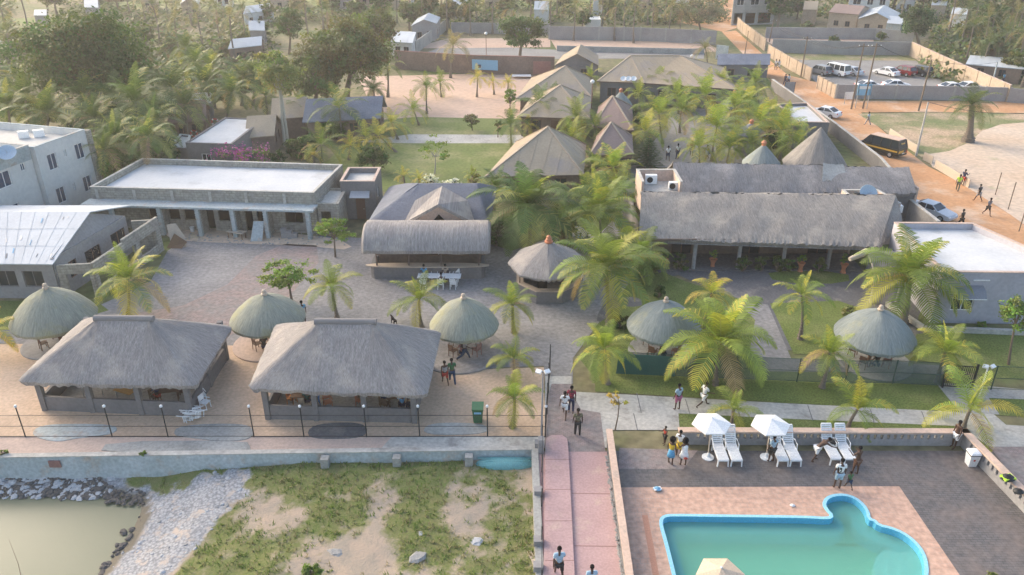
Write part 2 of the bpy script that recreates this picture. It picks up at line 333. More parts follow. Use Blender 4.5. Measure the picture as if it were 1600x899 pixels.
GB = [(620,738,240,20,.5),(330,735,150,20,.6),(240,758,45,22,.6),(540,772,80,45,.35),(670,780,50,60,.45),(380,880,85,38,.6),(650,850,45,35,.4),(770,790,45,45,.3),(760,868,75,35,.45),(500,830,55,35,.25),(440,760,60,30,.3),
      (725,775,26,55,-.6),(700,820,35,25,-.5),(600,765,28,30,-.35),(560,880,110,28,-.6),(440,800,50,28,-.45),(600,800,22,45,-.3),(800,740,30,16,-.4),(480,860,45,20,-.4),(830,760,25,30,-.3),(790,880,30,20,-.1)]
def lotpx(x, y, z):                                  # where a lot point falls in the photo
    d = Vector((x, y, z-CAMH)); f = d.y*cp-d.z*sp; return 800+FPX*d.x/f, 449.5-FPX*(d.y*sp+d.z*cp)/f
def lot(x, y):
    p = (x, y); d = pdist(p, POND)
    n = noise.noise(Vector((x*.5, y*.5, 0)))*.12+noise.noise(Vector((x*1.7, y*1.7, 3)))*.05
    if d <= 0: z = -1.6+max(d, -1.4)*.5
    else: z = -1.6+min(1, d/3.2)*.62+min(1, max(0, (d-3)/5))*.38
    z += n*min(1, max(0, d+.4))
    px, py = lotpx(x, y, z)
    g = noise.noise(Vector((x*.35, y*.35, 9)))*.5+noise.noise(Vector((x*1.1, y*1.1, 5)))*.55+noise.noise(Vector((x*2.6, y*2.6, 5)))*.42-.02
    for cx, cy, rx, ry, w in GB:
        e = ((px-cx)/rx)**2+((py-cy)/ry)**2
        if e < 2.4: g += w*max(0, 1-e/2.4)*.85
    gd = pdist(p, GRAV)
    grav = max(0, min(1, .5-gd*.9+noise.noise(Vector((x*1.3, y*1.3, 2)))*.8))
    if 2.6 < wallY(x)-y and gd < 0: g -= .9
    return z, grav, max(0, min(1, .5+g)), d
mb = MB(); xs = [-44+.3*i for i in range(int((XL+44)/.3)+1)]+[XL+.3]; ys = [6+.3*j for j in range(96)]
cols = []; grid = {}
LOT = {}
for i, x in enumerate(xs):
    w = wallY(x)+.02
    for j, y in enumerate(ys):
        yy = min(y, w); z, gr, gs, d = lot(x, yy); grid[i, j] = len(mb.v); mb.v.append((x, yy, z)); cols.append((gr, gs, 1.0 if d < .5 else 0.0)); LOT[i, j] = (z, gr, gs, d)
for i in range(len(xs)-1):
    for j in range(len(ys)-1): mb.f.append((grid[i,j], grid[i+1,j], grid[i+1,j+1], grid[i,j+1]))
lotmat = bpy.data.materials.new('lot_soil'); lotmat.use_nodes = True; nt = lotmat.node_tree; N = nt.nodes; L = nt.links; b = N['Principled BSDF']; b.inputs['Roughness'].default_value = .95; b.inputs['Specular IOR Level'].default_value = .1
at = N.new('ShaderNodeAttribute'); at.attribute_name = 'mask'; se = N.new('ShaderNodeSeparateXYZ'); L.new(at.outputs['Vector'], se.inputs[0]); tc = N.new('ShaderNodeTexCoord')
def nz(s, d=6, r=.65):
    n = N.new('ShaderNodeTexNoise'); n.inputs['Scale'].default_value = s; n.inputs['Detail'].default_value = d; n.inputs['Roughness'].default_value = r; L.new(tc.outputs['Object'], n.inputs['Vector']); return n.outputs[0]
def mixc(f, a, bb):
    m = N.new('ShaderNodeMix'); m.data_type = 'RGBA'; L.new(f, m.inputs[0])
    for k, v in ((6, a), (7, bb)):
        if isinstance(v, tuple): m.inputs[k].default_value = (*v, 1)
        else: L.new(v, m.inputs[k])
    return m.outputs[2]
def rng(v, a, c):
    r = N.new('ShaderNodeMapRange'); r.inputs[1].default_value = a; r.inputs[2].default_value = c; L.new(v, r.inputs[0]); return r.outputs[0]
def addn(a, bb, k=1.0):
    m = N.new('ShaderNodeMath'); m.operation = 'MULTIPLY_ADD'; L.new(bb, m.inputs[0]); m.inputs[1].default_value = k; L.new(a, m.inputs[2]); return m.outputs[0]
sandc = mixc(rng(nz(1.2), .4, .62), (.44,.345,.26), (.35,.30,.235)); sandc = mixc(rng(nz(14), .6, .72), sandc, (.36,.33,.29))
grassc = mixc(rng(nz(2.0), .38, .62), (.13,.175,.048), (.19,.19,.08)); grassc = mixc(rng(nz(11), .45, .7), grassc, (.24,.23,.10))
vor = N.new('ShaderNodeTexVoronoi'); vor.inputs['Scale'].default_value = 7; L.new(tc.outputs['Object'], vor.inputs['Vector'])
gravc = mixc(rng(vor.outputs['Distance'], .15, .75), (.46,.46,.465), (.24,.245,.25)); gravc = mixc(rng(nz(1.5), .52, .64), gravc, (.50,.42,.35)); gravc = mixc(rng(nz(20), .58, .7), gravc, (.56,.57,.57))
c = mixc(rng(addn(addn(se.outputs[1], nz(5), .8), nz(22), .5), .92, 1.35), sandc, grassc)
c = mixc(rng(addn(se.outputs[0], nz(5), .8), .75, 1.0), c, gravc)
c = mixc(se.outputs[2], c, (.20,.175,.13)); L.new(c, b.inputs['Base Color'])
bp = N.new('ShaderNodeBump'); bp.inputs['Strength'].default_value = .6; bp.inputs['Distance'].default_value = .08; L.new(nz(8), bp.inputs['Height']); L.new(bp.outputs[0], b.inputs['Normal'])
o = mb.build('waste_ground', lotmat, smooth=True); tag(o, kind='structure')
ca = o.data.color_attributes.new('mask', 'FLOAT_COLOR', 'POINT')
for i, cc in enumerate(cols): ca.data[i].color = (*cc, 1)
tag(MB().poly([(-60,-8,-1.62),(XL-.3,-8,-1.62),(XL-.3,34.5,-1.62),(-60,34.5,-1.62)]).build('water', 'pond_water'), kind='structure')

def lotat(x, y):
    z, gr, gs, d = lot(x, y); return z, gr, gs, d
# grass tufts, weeds (one mass nobody could count), stones of the gravel bank, riprap
rnd = random.Random(3)
mb = MB(); mb.col = []
k = 0
while k < 24000:
    i = rnd.randrange(0, len(xs)-1); j = rnd.randrange(0, len(ys)-1); z, gr, gs, d = LOT[i, j]
    k += 1
    if gs+rnd.uniform(-.5,.5) < .58 or gr > .45 or d < .3: continue
    x = xs[i]+rnd.uniform(0,.3); y = min(ys[j]+rnd.uniform(0,.3), wallY(x)-.05)
    u = rnd.random(); c = (.13+.10*u, .19+.10*u, .04+.035*u)
    if rnd.random() < .38: c = (.29,.25,.13)
    for b_ in range(5):
        a = rnd.uniform(0, 6.28); h = rnd.uniform(.06,.20); w = rnd.uniform(.02,.045); lean = rnd.uniform(.05,.18)
        dx, dy = math.cos(a), math.sin(a); bx, by = x+rnd.uniform(-.12,.12), y+rnd.uniform(-.12,.12)
        mb.add([(bx-dy*w,by+dx*w,z-.02),(bx+dy*w,by-dx*w,z-.02),(bx+dx*lean,by+dy*lean,z+h)], [(0,1,2)]); mb.col.append(c)
tag(mb.build('grass', 'blades'), 'rough green and straw grass tufts over the sandy waste ground', 'grass', kind='stuff')
def stone(mb, x, y, z, s, rd, flat_=.6):
    a = rd.uniform(0, 3.14); st = rd.uniform(.7, 1.6); n = 6; vs = []
    for k_, (rr, zz) in enumerate(((.7,-.4),(1,.1),(.55,.75))):
        for q in range(n):
            t = a+q*6.283/n+k_*.3; r_ = s*rr*rd.uniform(.75,1.15); px_, py_ = r_*math.cos(t-a)*st, r_*math.sin(t-a)
            vs.append((x+px_*math.cos(a)-py_*math.sin(a), y+px_*math.sin(a)+py_*math.cos(a), z+zz*s*flat_*rd.uniform(.8,1.2)))
    fs = [(i*n+q, i*n+(q+1)%n, (i+1)*n+(q+1)%n, (i+1)*n+q) for i in range(2) for q in range(n)]+[tuple(range(12,18))]
    mb.add(vs, fs)
ma, mbk = MB(), MB(); k = 0
while k < 6500:
    i = rnd.randrange(0, len(xs)-1); j = rnd.randrange(0, len(ys)-1); z, gr, gs, d = LOT[i, j]; k += 1
    if gr < .5 or d < .02 or xs[i] < G(175,760).x: continue
    stone(ma if rnd.random() < .6 else mbk, xs[i]+rnd.uniform(0,.3), ys[j]+rnd.uniform(0,.3), z, rnd.choice((.04,.05,.06,.09,.13)), rnd)
tag(ma.build('gravel', 'pale_rock'), 'pale broken stones covering the bank beside the green pond', 'gravel', kind='stuff')
tag(mbk.build('gravel', 'rock'), 'darker grey stones mixed through the bank beside the green pond', 'gravel', kind='stuff')
for nm, m_, cnt, lab in (('riprap','pale_rock',230,'pale riprap stones between concrete wall foot and pond'), ('riprap','dark_rock',330,'dark wet riprap stones between concrete wall foot and pond')):
    q = MB()
    for _ in range(cnt):
        px_ = rnd.uniform(-120, 178); py_ = rnd.uniform(742, 774); p = G(px_, py_, -1.4); z, gr, gs, d = lotat(p.x, min(p.y, wallY(p.x)-.15))
        stone(q, p.x, min(p.y, wallY(p.x)-.15), max(z, -1.62)+.03, rnd.uniform(.09,.24), rnd, .55)
    tag(q.build(nm, m_), lab, 'rocks', kind='stuff')
# shore rim stones along the right bank
q = MB()
for _ in range(34):
    t = rnd.random(); px_, py_ = (222+(150-222)*t+rnd.uniform(-7,16)*(1.3-t), 790+(905-790)*t); p = G(px_, py_, -1.55); stone(q, p.x, p.y, -1.58, rnd.uniform(.06,.2), rnd, .6)
for _ in range(60):
    p = G(rnd.uniform(165,225), rnd.uniform(764,790), -1.5); stone(q, p.x, p.y, -1.52, rnd.uniform(.06,.16), rnd, .6)
tag(q.build('shore_stones', 'dark_rock'), 'dark stones along the water edge of the gravel bank', 'rocks', kind='stuff')

# ------------------------------------------------------------------ retaining wall and promenade slabs
w = thing('retaining_wall', 'long low pale blue concrete retaining wall between promenade and waste ground', 'wall', (WA.x, WA.y, -2.2))
def wpt(px, dz=0): p = G(px, 705); x = (px-800)*mpp(706); return Vector((x, wallY(x), dz))
mb = MB(); n = 46; top = []
for i in range(n+1):
    x = WA.x+(WB.x-WA.x)*i/n; top.append(x)
for a, c in zip(top, top[1:]):
    mb.add([(a,wallY(a)-.22-.12,-2.2),(c,wallY(c)-.22-.12,-2.2),(c,wallY(c)-.16,.04),(a,wallY(a)-.16,.04),(a,wallY(a)+.1,.04),(c,wallY(c)+.1,.04)], [(0,1,2,3),(3,2,5,4)])
mb.build('wall_face', 'blue_concrete', w)
mb = MB()
for a, c in zip(top, top[1:]): mb.box(((a+c)/2, (wallY(a)+wallY(c))/2-.03, .07), (c-a, .34, .05), math.atan2(wallY(c)-wallY(a), c-a))
mb.build('coping', 'pale_concrete', w)
for px in (510, 621, 733):
    p = wpt(px); MB().box((p.x, p.y-.46, -.45), (.42, .42, .85)).build('buttress', 'concrete', w)
p = wpt(92); MB().box((p.x, p.y-.27, -.35), (.62, .06, .42)).build('brick_patch', 'rust_roof', w)
tag(MB().poly([(WA.x,wallY(WA.x),.006),(XL,WB.y,.006),(XL,G(842,683).y,.006),(WA.x,G(0,683).y,.006)]).build('promenade', 'pinkwall'), kind='structure')
def slab(px, m, z=.03, k=2, lab=None):
    pts = [G(x, y, z) for x, y in px]; pts = smooth_poly(pts, k)
    o = MB().prism(pts, .0, z).build('concrete_slab', m); tag(o, lab, kind='structure')
slab(((155,708),(168,690),(385,688),(392,700),(388,708)), 'concrete', .05, 1)
slab(((46,680),(62,664),(120,662),(184,664),(180,678),(120,684),(86,691)), 'blue_concrete', .04)
slab(((268,680),(280,664),(380,661),(398,672),(392,686),(350,690),(300,684)), 'concrete', .045)
slab(((478,684),(486,664),(540,659),(574,664),(572,682),(530,686)), 'asphalt', .04)
slab(((660,680),(666,662),(720,660),(762,664),(762,678)), 'pale_concrete', .04)
slab(((596,700),(612,683),(842,682),(842,700)), 'pale_concrete', .03, 0)

# ------------------------------------------------------------------ sheets of the compound
sheet('sand', ((-300,545),(90,536),(380,540),(460,545),(600,562),(660,574),(720,580),(780,576),(850,574),(852,683),(-300,686)), .002, 'sand')
sheet('courtyard', ((-60,530),(60,500),(150,480),(235,440),(262,392),(290,372),(440,366),(560,372),(640,366),(760,380),(800,392),(860,372),(900,350),(930,362),(985,440),(935,505),(895,560),(895,600),(852,600),(850,572),(790,574),(720,580),(640,572),(520,556),(440,545),(360,540),(150,540),(0,537),(-60,540)), .004, 'courtyard_pavers')
sheet('red_paving', ((150,500),(330,470),(420,380),(520,385),(420,500),(300,548),(150,540)), .008, 'red_pavers', 1)
sheet('rubble_ground', ((258,372),(262,352),(520,368),(560,392),(470,384),(300,378)), .008, 'pale_sand', 1)
sheet('left_lawn', ((-90,465),(0,470),(150,470),(170,485),(100,505),(30,515),(-90,520)), .006, 'lawn', 0)
# right hand gardens
sheet('asphalt_court', ((985,440),(1060,412),(1210,416),(1380,425),(1440,480),(1430,516),(1490,515),(1700,530),(1700,552),(1400,552),(1180,546),(1150,470),(1060,430),(1010,440)), .004, 'asphalt')
sheet('lawn', ((930,592),(905,560),(935,505),(985,440),(1035,425),(1072,440),(1180,475),(1230,560),(1330,575),(1490,600),(1800,625),(1800,664),(1500,645),(1200,628),(930,612)), .008, 'lawn')
sheet('lawn', ((1203,474),(1310,470),(1345,482),(1375,500),(1400,556),(1240,553)), .010, 'lawn', 0)
sheet('lawn', ((1197,422),(1325,425),(1328,444),(1210,442)), .010, 'lawn', 1)
sheet('lawn', ((1432,522),(1490,517),(1800,535),(1800,600),(1545,590),(1480,572),(1425,560)), .010, 'lawn')
sheet('lawn', ((1058,645),(1200,653),(1490,665),(1542,695),(1540,705),(1500,673),(1060,673)), .010, 'lawn')
sheet('garden_path', ((1150,470),(1200,476),(1236,560),(1490,572),(1490,585),(1180,580),(1172,546),(1180,500)), .014, 'courtyard_pavers')
sheet('garden_path', ((985,462),(1008,470),(1000,480),(960,478),(940,505),(930,500),(945,470)), .014, 'asphalt', 1)
sheet('path', ((852,600),(850,700),(948,700),(948,672),(1062,672),(1060,646),(1200,653),(1500,666),(1545,698),(1900,700),(1900,667),(1620,667),(1572,664),(1550,645),(1500,644),(1300,634),(1200,629),(1040,620),(893,612),(893,588),(852,588)), .014, 'pale_concrete')
sheet('path', ((1462,598),(1530,602),(1700,618),(1700,628),(1545,622),(1562,648),(1500,645)), .018, 'concrete')
sheet('red_paving', ((862,600),(893,600),(893,613),(908,640),(938,645),(946,706),(851,706),(852,634)), .020, 'red_pavers')
sheet('red_paving', ((1546,698),(1900,702),(1900,1000),(1660,850)), .020, 'red_pavers')
jm = MB()
for (a, b_) in (((995,614),(1002,645)),((1071,624),(1078,647)),((1262,633),(1270,657)),((990,646),(996,672)),((1360,640),(1366,661)),((1150,628),(1156,651)),((1440,643),(1448,664))):
    jm.bar(G(*a,.022), G(*b_,.022), .05, .004)
tag(jm.build('paving_joints', 'grey_wall'), kind='structure')
# the back: sand court, lawns, avenue between palms
sheet('sand_court', ((590,190),(560,120),(640,118),(860,112),(862,150),(800,190),(650,185)), .01, 'far_sand')
sheet('far_lawn', ((560,212),(590,188),(650,183),(808,186),(800,212)), .014, 'far_lawn')
sheet('far_path', ((560,222),(640,210),(820,211),(820,224),(640,224)), .02, 'pale_concrete')
sheet('far_lawn', ((500,262),(540,225),(640,222),(820,222),(760,290),(560,300)), .014, 'far_lawn')
sheet('far_path', ((985,262),(1040,200),(1060,140),(1130,140),(1200,260),(1060,262)), .012, 'lot_tarmac')
sheet('far_path', ((900,380),(985,262),(1000,262),(1000,400),(930,395)), .014, 'courtyard_pavers')
sheet('lawn', ((755,345),(1000,300),(930,372),(905,352),(800,392),(760,378)), .016, 'lawn')
# roads and lots
sheet('dirt_road', ((1128,50),(1150,48),(1200,92),(1232,118),(1290,132),(1345,158),(1440,158),(1700,158),(1700,178),(1450,175),(1345,176),(1370,196),(1400,222),(1450,260),(1513,292),(1640,352),(1760,420),(1900,560),(1640,480),(1484,356),(1380,264),(1306,207),(1216,139),(1187,112)), .02, 'dirt_road')
sheet('field', ((1340,178),(1452,176),(1560,176),(1700,185),(1700,300),(1600,290),(1500,262),(1440,246),(1372,198)), .03, 'dry_grass')
sheet('pale_sand', ((1428,244),(1500,234),(1545,196),(1620,190),(1900,260),(1900,520),(1640,380),(1560,322)), .04, 'pale_sand', 1)
sheet('car_park', ((1240,92),(1430,94),(1480,134),(1572,142),(1572,155),(1305,150),(1272,126)), .026, 'lot_tarmac')
sheet('grass_verge', ((1232,84),(1425,86),(1432,95),(1238,94)), .03, 'dry_grass')
sheet('far_yard', ((860,62),(1100,66),(1130,80),(1060,84),(870,78)), .03, 'far_sand')
sheet('far_road', ((640,92),(700,70),(870,78),(1100,84),(1100,92),(930,92),(640,94)), .02, 'lot_tarmac')
sheet('far_yard', ((640,76),(700,60),(860,60),(860,74)), .03, 'far_sand')
sheet('far_yard', ((1190,60),(1365,62),(1365,70),(1210,72)), .03, 'far_sand')
sheet('far_field', ((-200,45),(0,30),(110,26),(90,60),(-200,70)), .03, 'field')
sheet('far_field', ((120,10),(330,-8),(640,-18),(1100,-12),(1100,6),(640,20),(300,20)), .03, 'field')
sheet('far_yard', ((1050,-20),(1200,-20),(1200,30),(1130,50),(1040,30)), .02, 'dirt_road')

# ------------------------------------------------------------------ pool terrace, pool
POOL = [G(x, y) for x, y in ((1098,1120),(1070,990),(1050,899),(1038,850),(1030,822),(1030,812),(1036,806),(1048,804),(1120,805),(1200,806),(1260,807),(1292,809),(1297,806),(1290,799),(1284,789),(1288,779),(1300,773),(1320,772),(1338,778),(1352,790),(1359,802),(1360,811),(1368,813),(1374,820),(1392,824),(1412,832),(1431,846),(1445,864),(1451,885),(1450,910),(1440,950),(1420,1000),(1400,1050),(1380,1120))]
def offset(pts, d):
    n = len(pts); a = sum(pts[i].x*pts[(i+1)%n].y-pts[(i+1)%n].x*pts[i].y for i in range(n)); s = 1 if a > 0 else -1; out = []
    for i in range(n):
        e1 = (pts[i]-pts[i-1]).normalized(); e2 = (pts[(i+1)%n]-pts[i]).normalized()
        n1 = Vector((-e1.y, e1.x, 0)); n2 = Vector((-e2.y, e2.x, 0)); m = (n1+n2); m = m.normalized() if m.length > 1e-4 else n1
        out.append(pts[i]+m*d*s/max(.6, m.dot(n1)))
    return out
POOL = smooth_poly(POOL, 1)
P0 = POOL; P1 = offset(P0, .17); P2 = offset(P0, .30); P3 = offset(P0, .72)
def holed(outer, hole, z, name, m):
    t = tessellate_polygon([outer, hole]); vs = [(p.x, p.y, z) for p in outer+hole]; fs = []
    for a, b_, c_ in t:
        A, B_, C_ = vs[a], vs[b_], vs[c_]
        fs.append((a,b_,c_) if (B_[0]-A[0])*(C_[1]-A[1])-(B_[1]-A[1])*(C_[0]-A[0]) > 0 else (a,c_,b_))
    q = MB().add(vs, fs); tag(q.build(name, m), kind='structure')
def ring(q, A, za, B_, zb):
    n = len(A); q.add([(p.x,p.y,za) for p in A]+[(p.x,p.y,zb) for p in B_], [(i,(i+1)%n,n+(i+1)%n,n+i) for i in range(n)])
holed([Vector((XL,-2,0)),Vector((60,-2,0)),Vector((60,34.45,0)),Vector((XL,34.45,0))], offset(P0,.1), -.004, 'pool_terrace', 'pool_pavers')
holed([G(975,1080),G(1650,1120),G(1405,760),G(968,762)], P0, .006, 'tiled_deck', 'salmon_tiles')
sheet('red_paving', ((968,700),(1090,704),(1068,733),(966,733)), .002, 'red_pavers', 0)
sheet('dark_tile_strip', ((1003,805),(1012,805),(1030,899),(1060,1050),(1045,1050),(1020,899)), .012, 'dark_tile')
pool = thing('swimming_pool', 'turquoise guitar shaped swimming pool with bright blue rim and green water', 'swimming pool', tuple(G(1220,880,-1.4)))
q = MB(); ring(q, P0, .0, P0, .045); ring(q, P0, .045, P1, .045); q.build('rim', 'pool_rim', pool)
q = MB(); ring(q, P1, .045, P1, -.48); ring(q, P1, -.48, P3, -.50); ring(q, P3, -.50, P3, -1.4); q.build('basin', 'pool_blue', pool); MB().poly([(p.x,p.y,-1.15) for p in offset(P0,.70)]).build('pool_floor', 'pool_floor', pool)
q = MB(); q.poly([(p.x,p.y,-.30) for p in offset(P0,.175)]); q.build('pool_water', 'pool_water', pool)
for r_, z_ in ((1.0,-.35),(1.5,-.48),(2.0,-.64)):
    c = G(1447,880); MB().lathe((c.x-.2, c.y-.35, 0), [(r_,-1.3),(r_,z_),(0,z_)], 40).build('step', 'pool_rim', pool, False)
# pool wall: left stub, back, right; peach coping
def pierced_wall(name, lab, A, B_, h=.85, th=.24, capw=.42, m='mid_grey_wall', skip=()):
    A = V2(A); B_ = V2(B_); L_ = (B_-A).length; d = (B_-A)/L_; rz = math.atan2(d.y, d.x)
    r = thing(name, lab, 'wall', tuple(A))
    ops = []; u = .8
    while u < L_-1.2:
        if not any(a < u < c for a, c in skip): ops.append((u, u+.16, h*.50, h*.86))
        u += .36
        if int(u/.36) % 22 == 0: u += .9
    MB().wall(A, B_, 0, h, th, ops).build('wall_body', m, r)
    m_ = (A+B_)/2; MB().box((m_.x, m_.y, h+.04), (L_+capw, capw, .09), rz).build('coping', 'peach_cap', r)
    return r
A_ = G(1066,672,.9); B2 = G(1508,674,.9); C2 = G(1640,808,.9); C3 = G(1790,960,.9)
pierced_wall('pool_wall', 'low grey pierced wall with peach coping behind the sunloungers', A_, B2)
pierced_wall('pool_wall', 'low grey pierced wall with peach coping on the right side of the pool terrace', B2, C3)
A_ = G(952,672,.8); B2 = G(988,930,.8)
r = thing('pool_wall', 'peach topped low wall between pink walkway and tiled pool deck', 'wall', (A_.x, A_.y, 0))
m_ = (V2(A_)+V2(B2))/2; L_ = (V2(A_)-V2(B2)).length; rz = math.atan2(B2.y-A_.y, B2.x-A_.x)
MB().box((m_.x, m_.y, .38), (L_, .22, .76), rz).build('wall_body', 'grey_wall', r); MB().box((m_.x, m_.y, .80), (L_+.1, .34, .08), rz).build('coping', 'peach_cap', r)
# pink walkway: raised kerb strip, slabs, stone border
kp = [G(x, y, .15) for x, y in ((852,700),(854,684),(862,680),(878,680),(886,685),(888,700),(893,800),(898,899),(905,1010),(848,1010))]
tag(MB().prism(kp, 0, .15).build('raised_walk', 'pink_slab'), kind='structure')
sheet('walkway', ((842,700),(852,706),(948,706),(976,930),(990,1020),(842,1020)), .012, 'pink_slab')
for y0 in (718,765,814,876): MB_ = MB().bar(G(852,y0,.152), G(890+(y0-700)*.04,y0,.152), .035, .006); tag(MB_.build('joint', 'tile_joint'), kind='structure')
for y0 in (771,853): MB_ = MB().bar(G(893+(y0-760)*.05,y0,.014), G(956+(y0-771)*.09,y0+1,.014), .05, .006); tag(MB_.build('joint', 'tile_joint'), kind='structure')
q = MB(); rd = random.Random(5)
for i in range(330):
    t = rd.random(); p = G(949+26*t+rd.uniform(-3,3), 712+195*t, 0); stone(q, p.x, p.y, .03, rd.uniform(.03,.09), rd, .6)
tag(q.build('pebble_border', 'rock'), 'strip of grey pebbles along the foot of the peach topped wall', 'pebbles', kind='stuff')
# low broken kerb on the left edge of the walkway
r = thing('kerb_wall', 'worn grey kerb wall along the left edge of the pink walkway', 'kerb', tuple(G(844,712)))
pA = G(845,704); pB = G(845,1010); q = MB(); q.box(((pA.x+pB.x)/2-.12, (pA.y+pB.y)/2, -.5), (.36, pA.y-pB.y, 1.22)); q.build('wall_body', 'concrete', r)
for y0 in (694,768,846,886): p = G(845,y0,.2); MB().box((p.x-.12, p.y, .22), (.42,.40,.30)).build('pier', 'mid_grey_wall', r)
# ------------------------------------------------------------------ builders: thatch, roofs, walls
def resample(poly, n):
    L_ = [(poly[(i+1)%len(poly)]-poly[i]).length for i in range(len(poly))]; T = sum(L_); out = []; acc = 0; i = 0
    for k in range(n):
        t = T*k/n
        while acc+L_[i] < t-1e-9: acc += L_[i]; i += 1
        f = (t-acc)/L_[i]; out.append(poly[i].lerp(poly[(i+1)%len(poly)], f))
    return out
def thatch_roof(name, eave, ridge, ze, zr, parent, m='thatch', n=96, levels=14, bulge=.18, round_=1, thick=.22, jit=.085, cap=.25, seed=1):
    """eave: XY outline; ridge: two XY points (or one twice); a convex straw skin with a thick ragged eave"""
    rd = random.Random(seed); e = [V2(p) for p in eave]
    if round_:
        q = []
        for i in range(len(e)):
            a, b_, c_ = e[i-1], e[i], e[(i+1)%len(e)]; q += [b_.lerp(a, .035), b_.lerp(a, .012).lerp(c_, .012), b_.lerp(c_, .035)]
        e = q
    if sum(e[i].x*e[(i+1)%len(e)].y-e[(i+1)%len(e)].x*e[i].y for i in range(len(e))) < 0: e = e[::-1]
    e = resample(e, n); A, B_ = V2(ridge[0]), V2(ridge[1]); d = B_-A; ll = d.length_squared
    mb = MB(); mb.uv = []; per = 0; pers = []
    for i in range(n): pers.append(per); per += (e[(i+1)%n]-e[i]).length
    rp = []
    for p in e:
        t = 0 if ll < 1e-6 else max(0, min(1, (p-A).dot(d)/ll)); q = A+d*t
        if cap: v = (p-q).normalized(); q = q+v*cap
        rp.append(q)
    zoff = [rd.uniform(-1,1)*jit for _ in range(n)]
    for k in range(-2, levels+1):
        for i in range(n+1):
            j = i % n; w = noise.noise(Vector((j*.12, k*.25, seed*3.1)))*.06
            if k == -2: q = e[j].lerp(rp[j], .16); z = ze-thick*.35+.16*(zr-ze)*.8
            elif k == -1: q = e[j].lerp(rp[j], .02); z = ze-thick+zoff[j]
            else:
                t = k/levels; q = e[j].lerp(rp[j], t); f = t+bulge*math.sin(math.pi*t)*(1-t*.4); z = ze+(zr-ze)*f+w+(zoff[j]*.6 if k == 0 else 0)
                sag = (k == 0); z -= .06 if sag else 0
            mb.v.append((q.x, q.y, z)); mb.uv.append((pers[j]+(per if i == n else 0), k*.4))
    W = n+1; rows = levels+3
    for k in range(rows-1):
        for i in range(n): mb.f.append((k*W+i, k*W+i+1, (k+1)*W+i+1, (k+1)*W+i))
    mb.f.append(tuple((rows-1)*W+i for i in range(n)))
    return mb.build(name, m, parent, smooth=True)
def hip_roof(name, cs, ridge, ze, zr, parent, m='tan_roof', th=.14, caps=True, ribs=True, capm='ridge_tan', fm='fascia_brown'):
    """cs: eave corners in order round; ridge: one or two XY points"""
    cs = [V2(p) for p in cs]
    if sum(cs[i].x*cs[(i+1)%len(cs)].y-cs[(i+1)%len(cs)].x*cs[i].y for i in range(len(cs))) < 0: cs = cs[::-1]
    rg = [V2(p) for p in ridge]; n = len(cs); mb = MB()
    near = [min(range(len(rg)), key=lambda k: (rg[k]-c_).length) for c_ in cs]
    P = lambda p, z: (p.x, p.y, z)
    fb = MB()
    for i in range(n):
        a, b_ = cs[i], cs[(i+1)%n]; ra, rb = near[i], near[(i+1)%n]
        pts = [P(a, ze), P(b_, ze), P(rg[rb], zr)]+([P(rg[ra], zr)] if ra != rb else [])
        mb.poly(pts); fb.poly([P(a, ze-th), P(b_, ze-th), P(b_, ze-.003), P(a, ze-.003)])
    fb.poly([P(c_, ze-th) for c_ in cs][::-1])
    o = mb.build(name, m, parent); fb.build('fascia', fm, o)
    if caps:
        q = MB()
        for i in range(n): q.bar(Vector(P(cs[i], ze+.02)), Vector(P(rg[near[i]], zr+.03)), .18, .07)
        if len(rg) > 1: q.bar(Vector(P(rg[0], zr+.03)), Vector(P(rg[1], zr+.03)), .2, .08)
        q.build('ridge_cap', capm, o)
    if ribs:
        q = MB()
        for i in range(n):
            a, b_ = cs[i], cs[(i+1)%n]; r_ = rg[near[i]]; k_ = int((b_-a).length/1.2)
            for j in range(1, k_):
                s = j/k_; p = a.lerp(b_, s); ra, rb = rg[near[i]], rg[near[(i+1)%n]]
                if ra is rb or (ra-rb).length < 1e-6:
                    # rib parallel to the slope of the face up to the hip
                    h = 1-abs(2*s-1); mid = a.lerp(b_, .5); top = p.lerp(p+(ra-mid), h)
                else: top = ra.lerp(rb, s); h = 1
                q.bar(Vector(P(p, ze+.012)), Vector(P(top, ze+(zr-ze)*h+.012)), .03, .02)
        q.build('roof_seams', m, o)
    return o
def win(parent, A, B_, u0, u1, z0, z1, th=.2, fm='white_paint', gm='dark_glass', div=2, frame=.06, out=None):
    """window standing in an opening of the wall A-B"""
    A = V2(A); B_ = V2(B_); d = (B_-A).normalized(); rz = math.atan2(d.y, d.x); c = A+d*(u0+u1)/2
    w = u1-u0-.02; h = z1-z0-.02; zc = (z0+z1)/2
    q = MB(); q.box((*(A+d*(u0+.01+frame/2)).to_2d(), zc), (frame, .08, h), rz); q.box((*(A+d*(u1-.01-frame/2)).to_2d(), zc), (frame, .08, h), rz)
    q.box((c.x, c.y, z1-.01-frame/2), (w-2*frame, .08, frame), rz); q.box((c.x, c.y, z0+.01+frame/2), (w-2*frame, .08, frame), rz)
    for k in range(1, div):
        p = A+d*(u0+(u1-u0)*k/div); q.box((p.x, p.y, zc), (frame, .08, h-2*frame), rz)
    o = q.build('window', fm, parent); MB().box((c.x, c.y, zc), (w-.01, .02, h-.01), rz).build('pane', gm, o); return o
def door(parent, A, B_, u0, u1, z0, z1, m='brown_wood'):
    A = V2(A); B_ = V2(B_); d = (B_-A).normalized(); rz = math.atan2(d.y, d.x); c = A+d*(u0+u1)/2
    o = MB().box((c.x, c.y, (z0+z1)/2), (u1-u0-.04, .05, z1-z0-.03), rz).build('door', m, parent)
    p = A+d*(u1-.15); n_ = Vector((d.y, -d.x, 0)); MB().box((p.x+n_.x*.05, p.y+n_.y*.05, z0+1.0), (.12, .04, .03), rz).build('handle', 'steel', o); return o
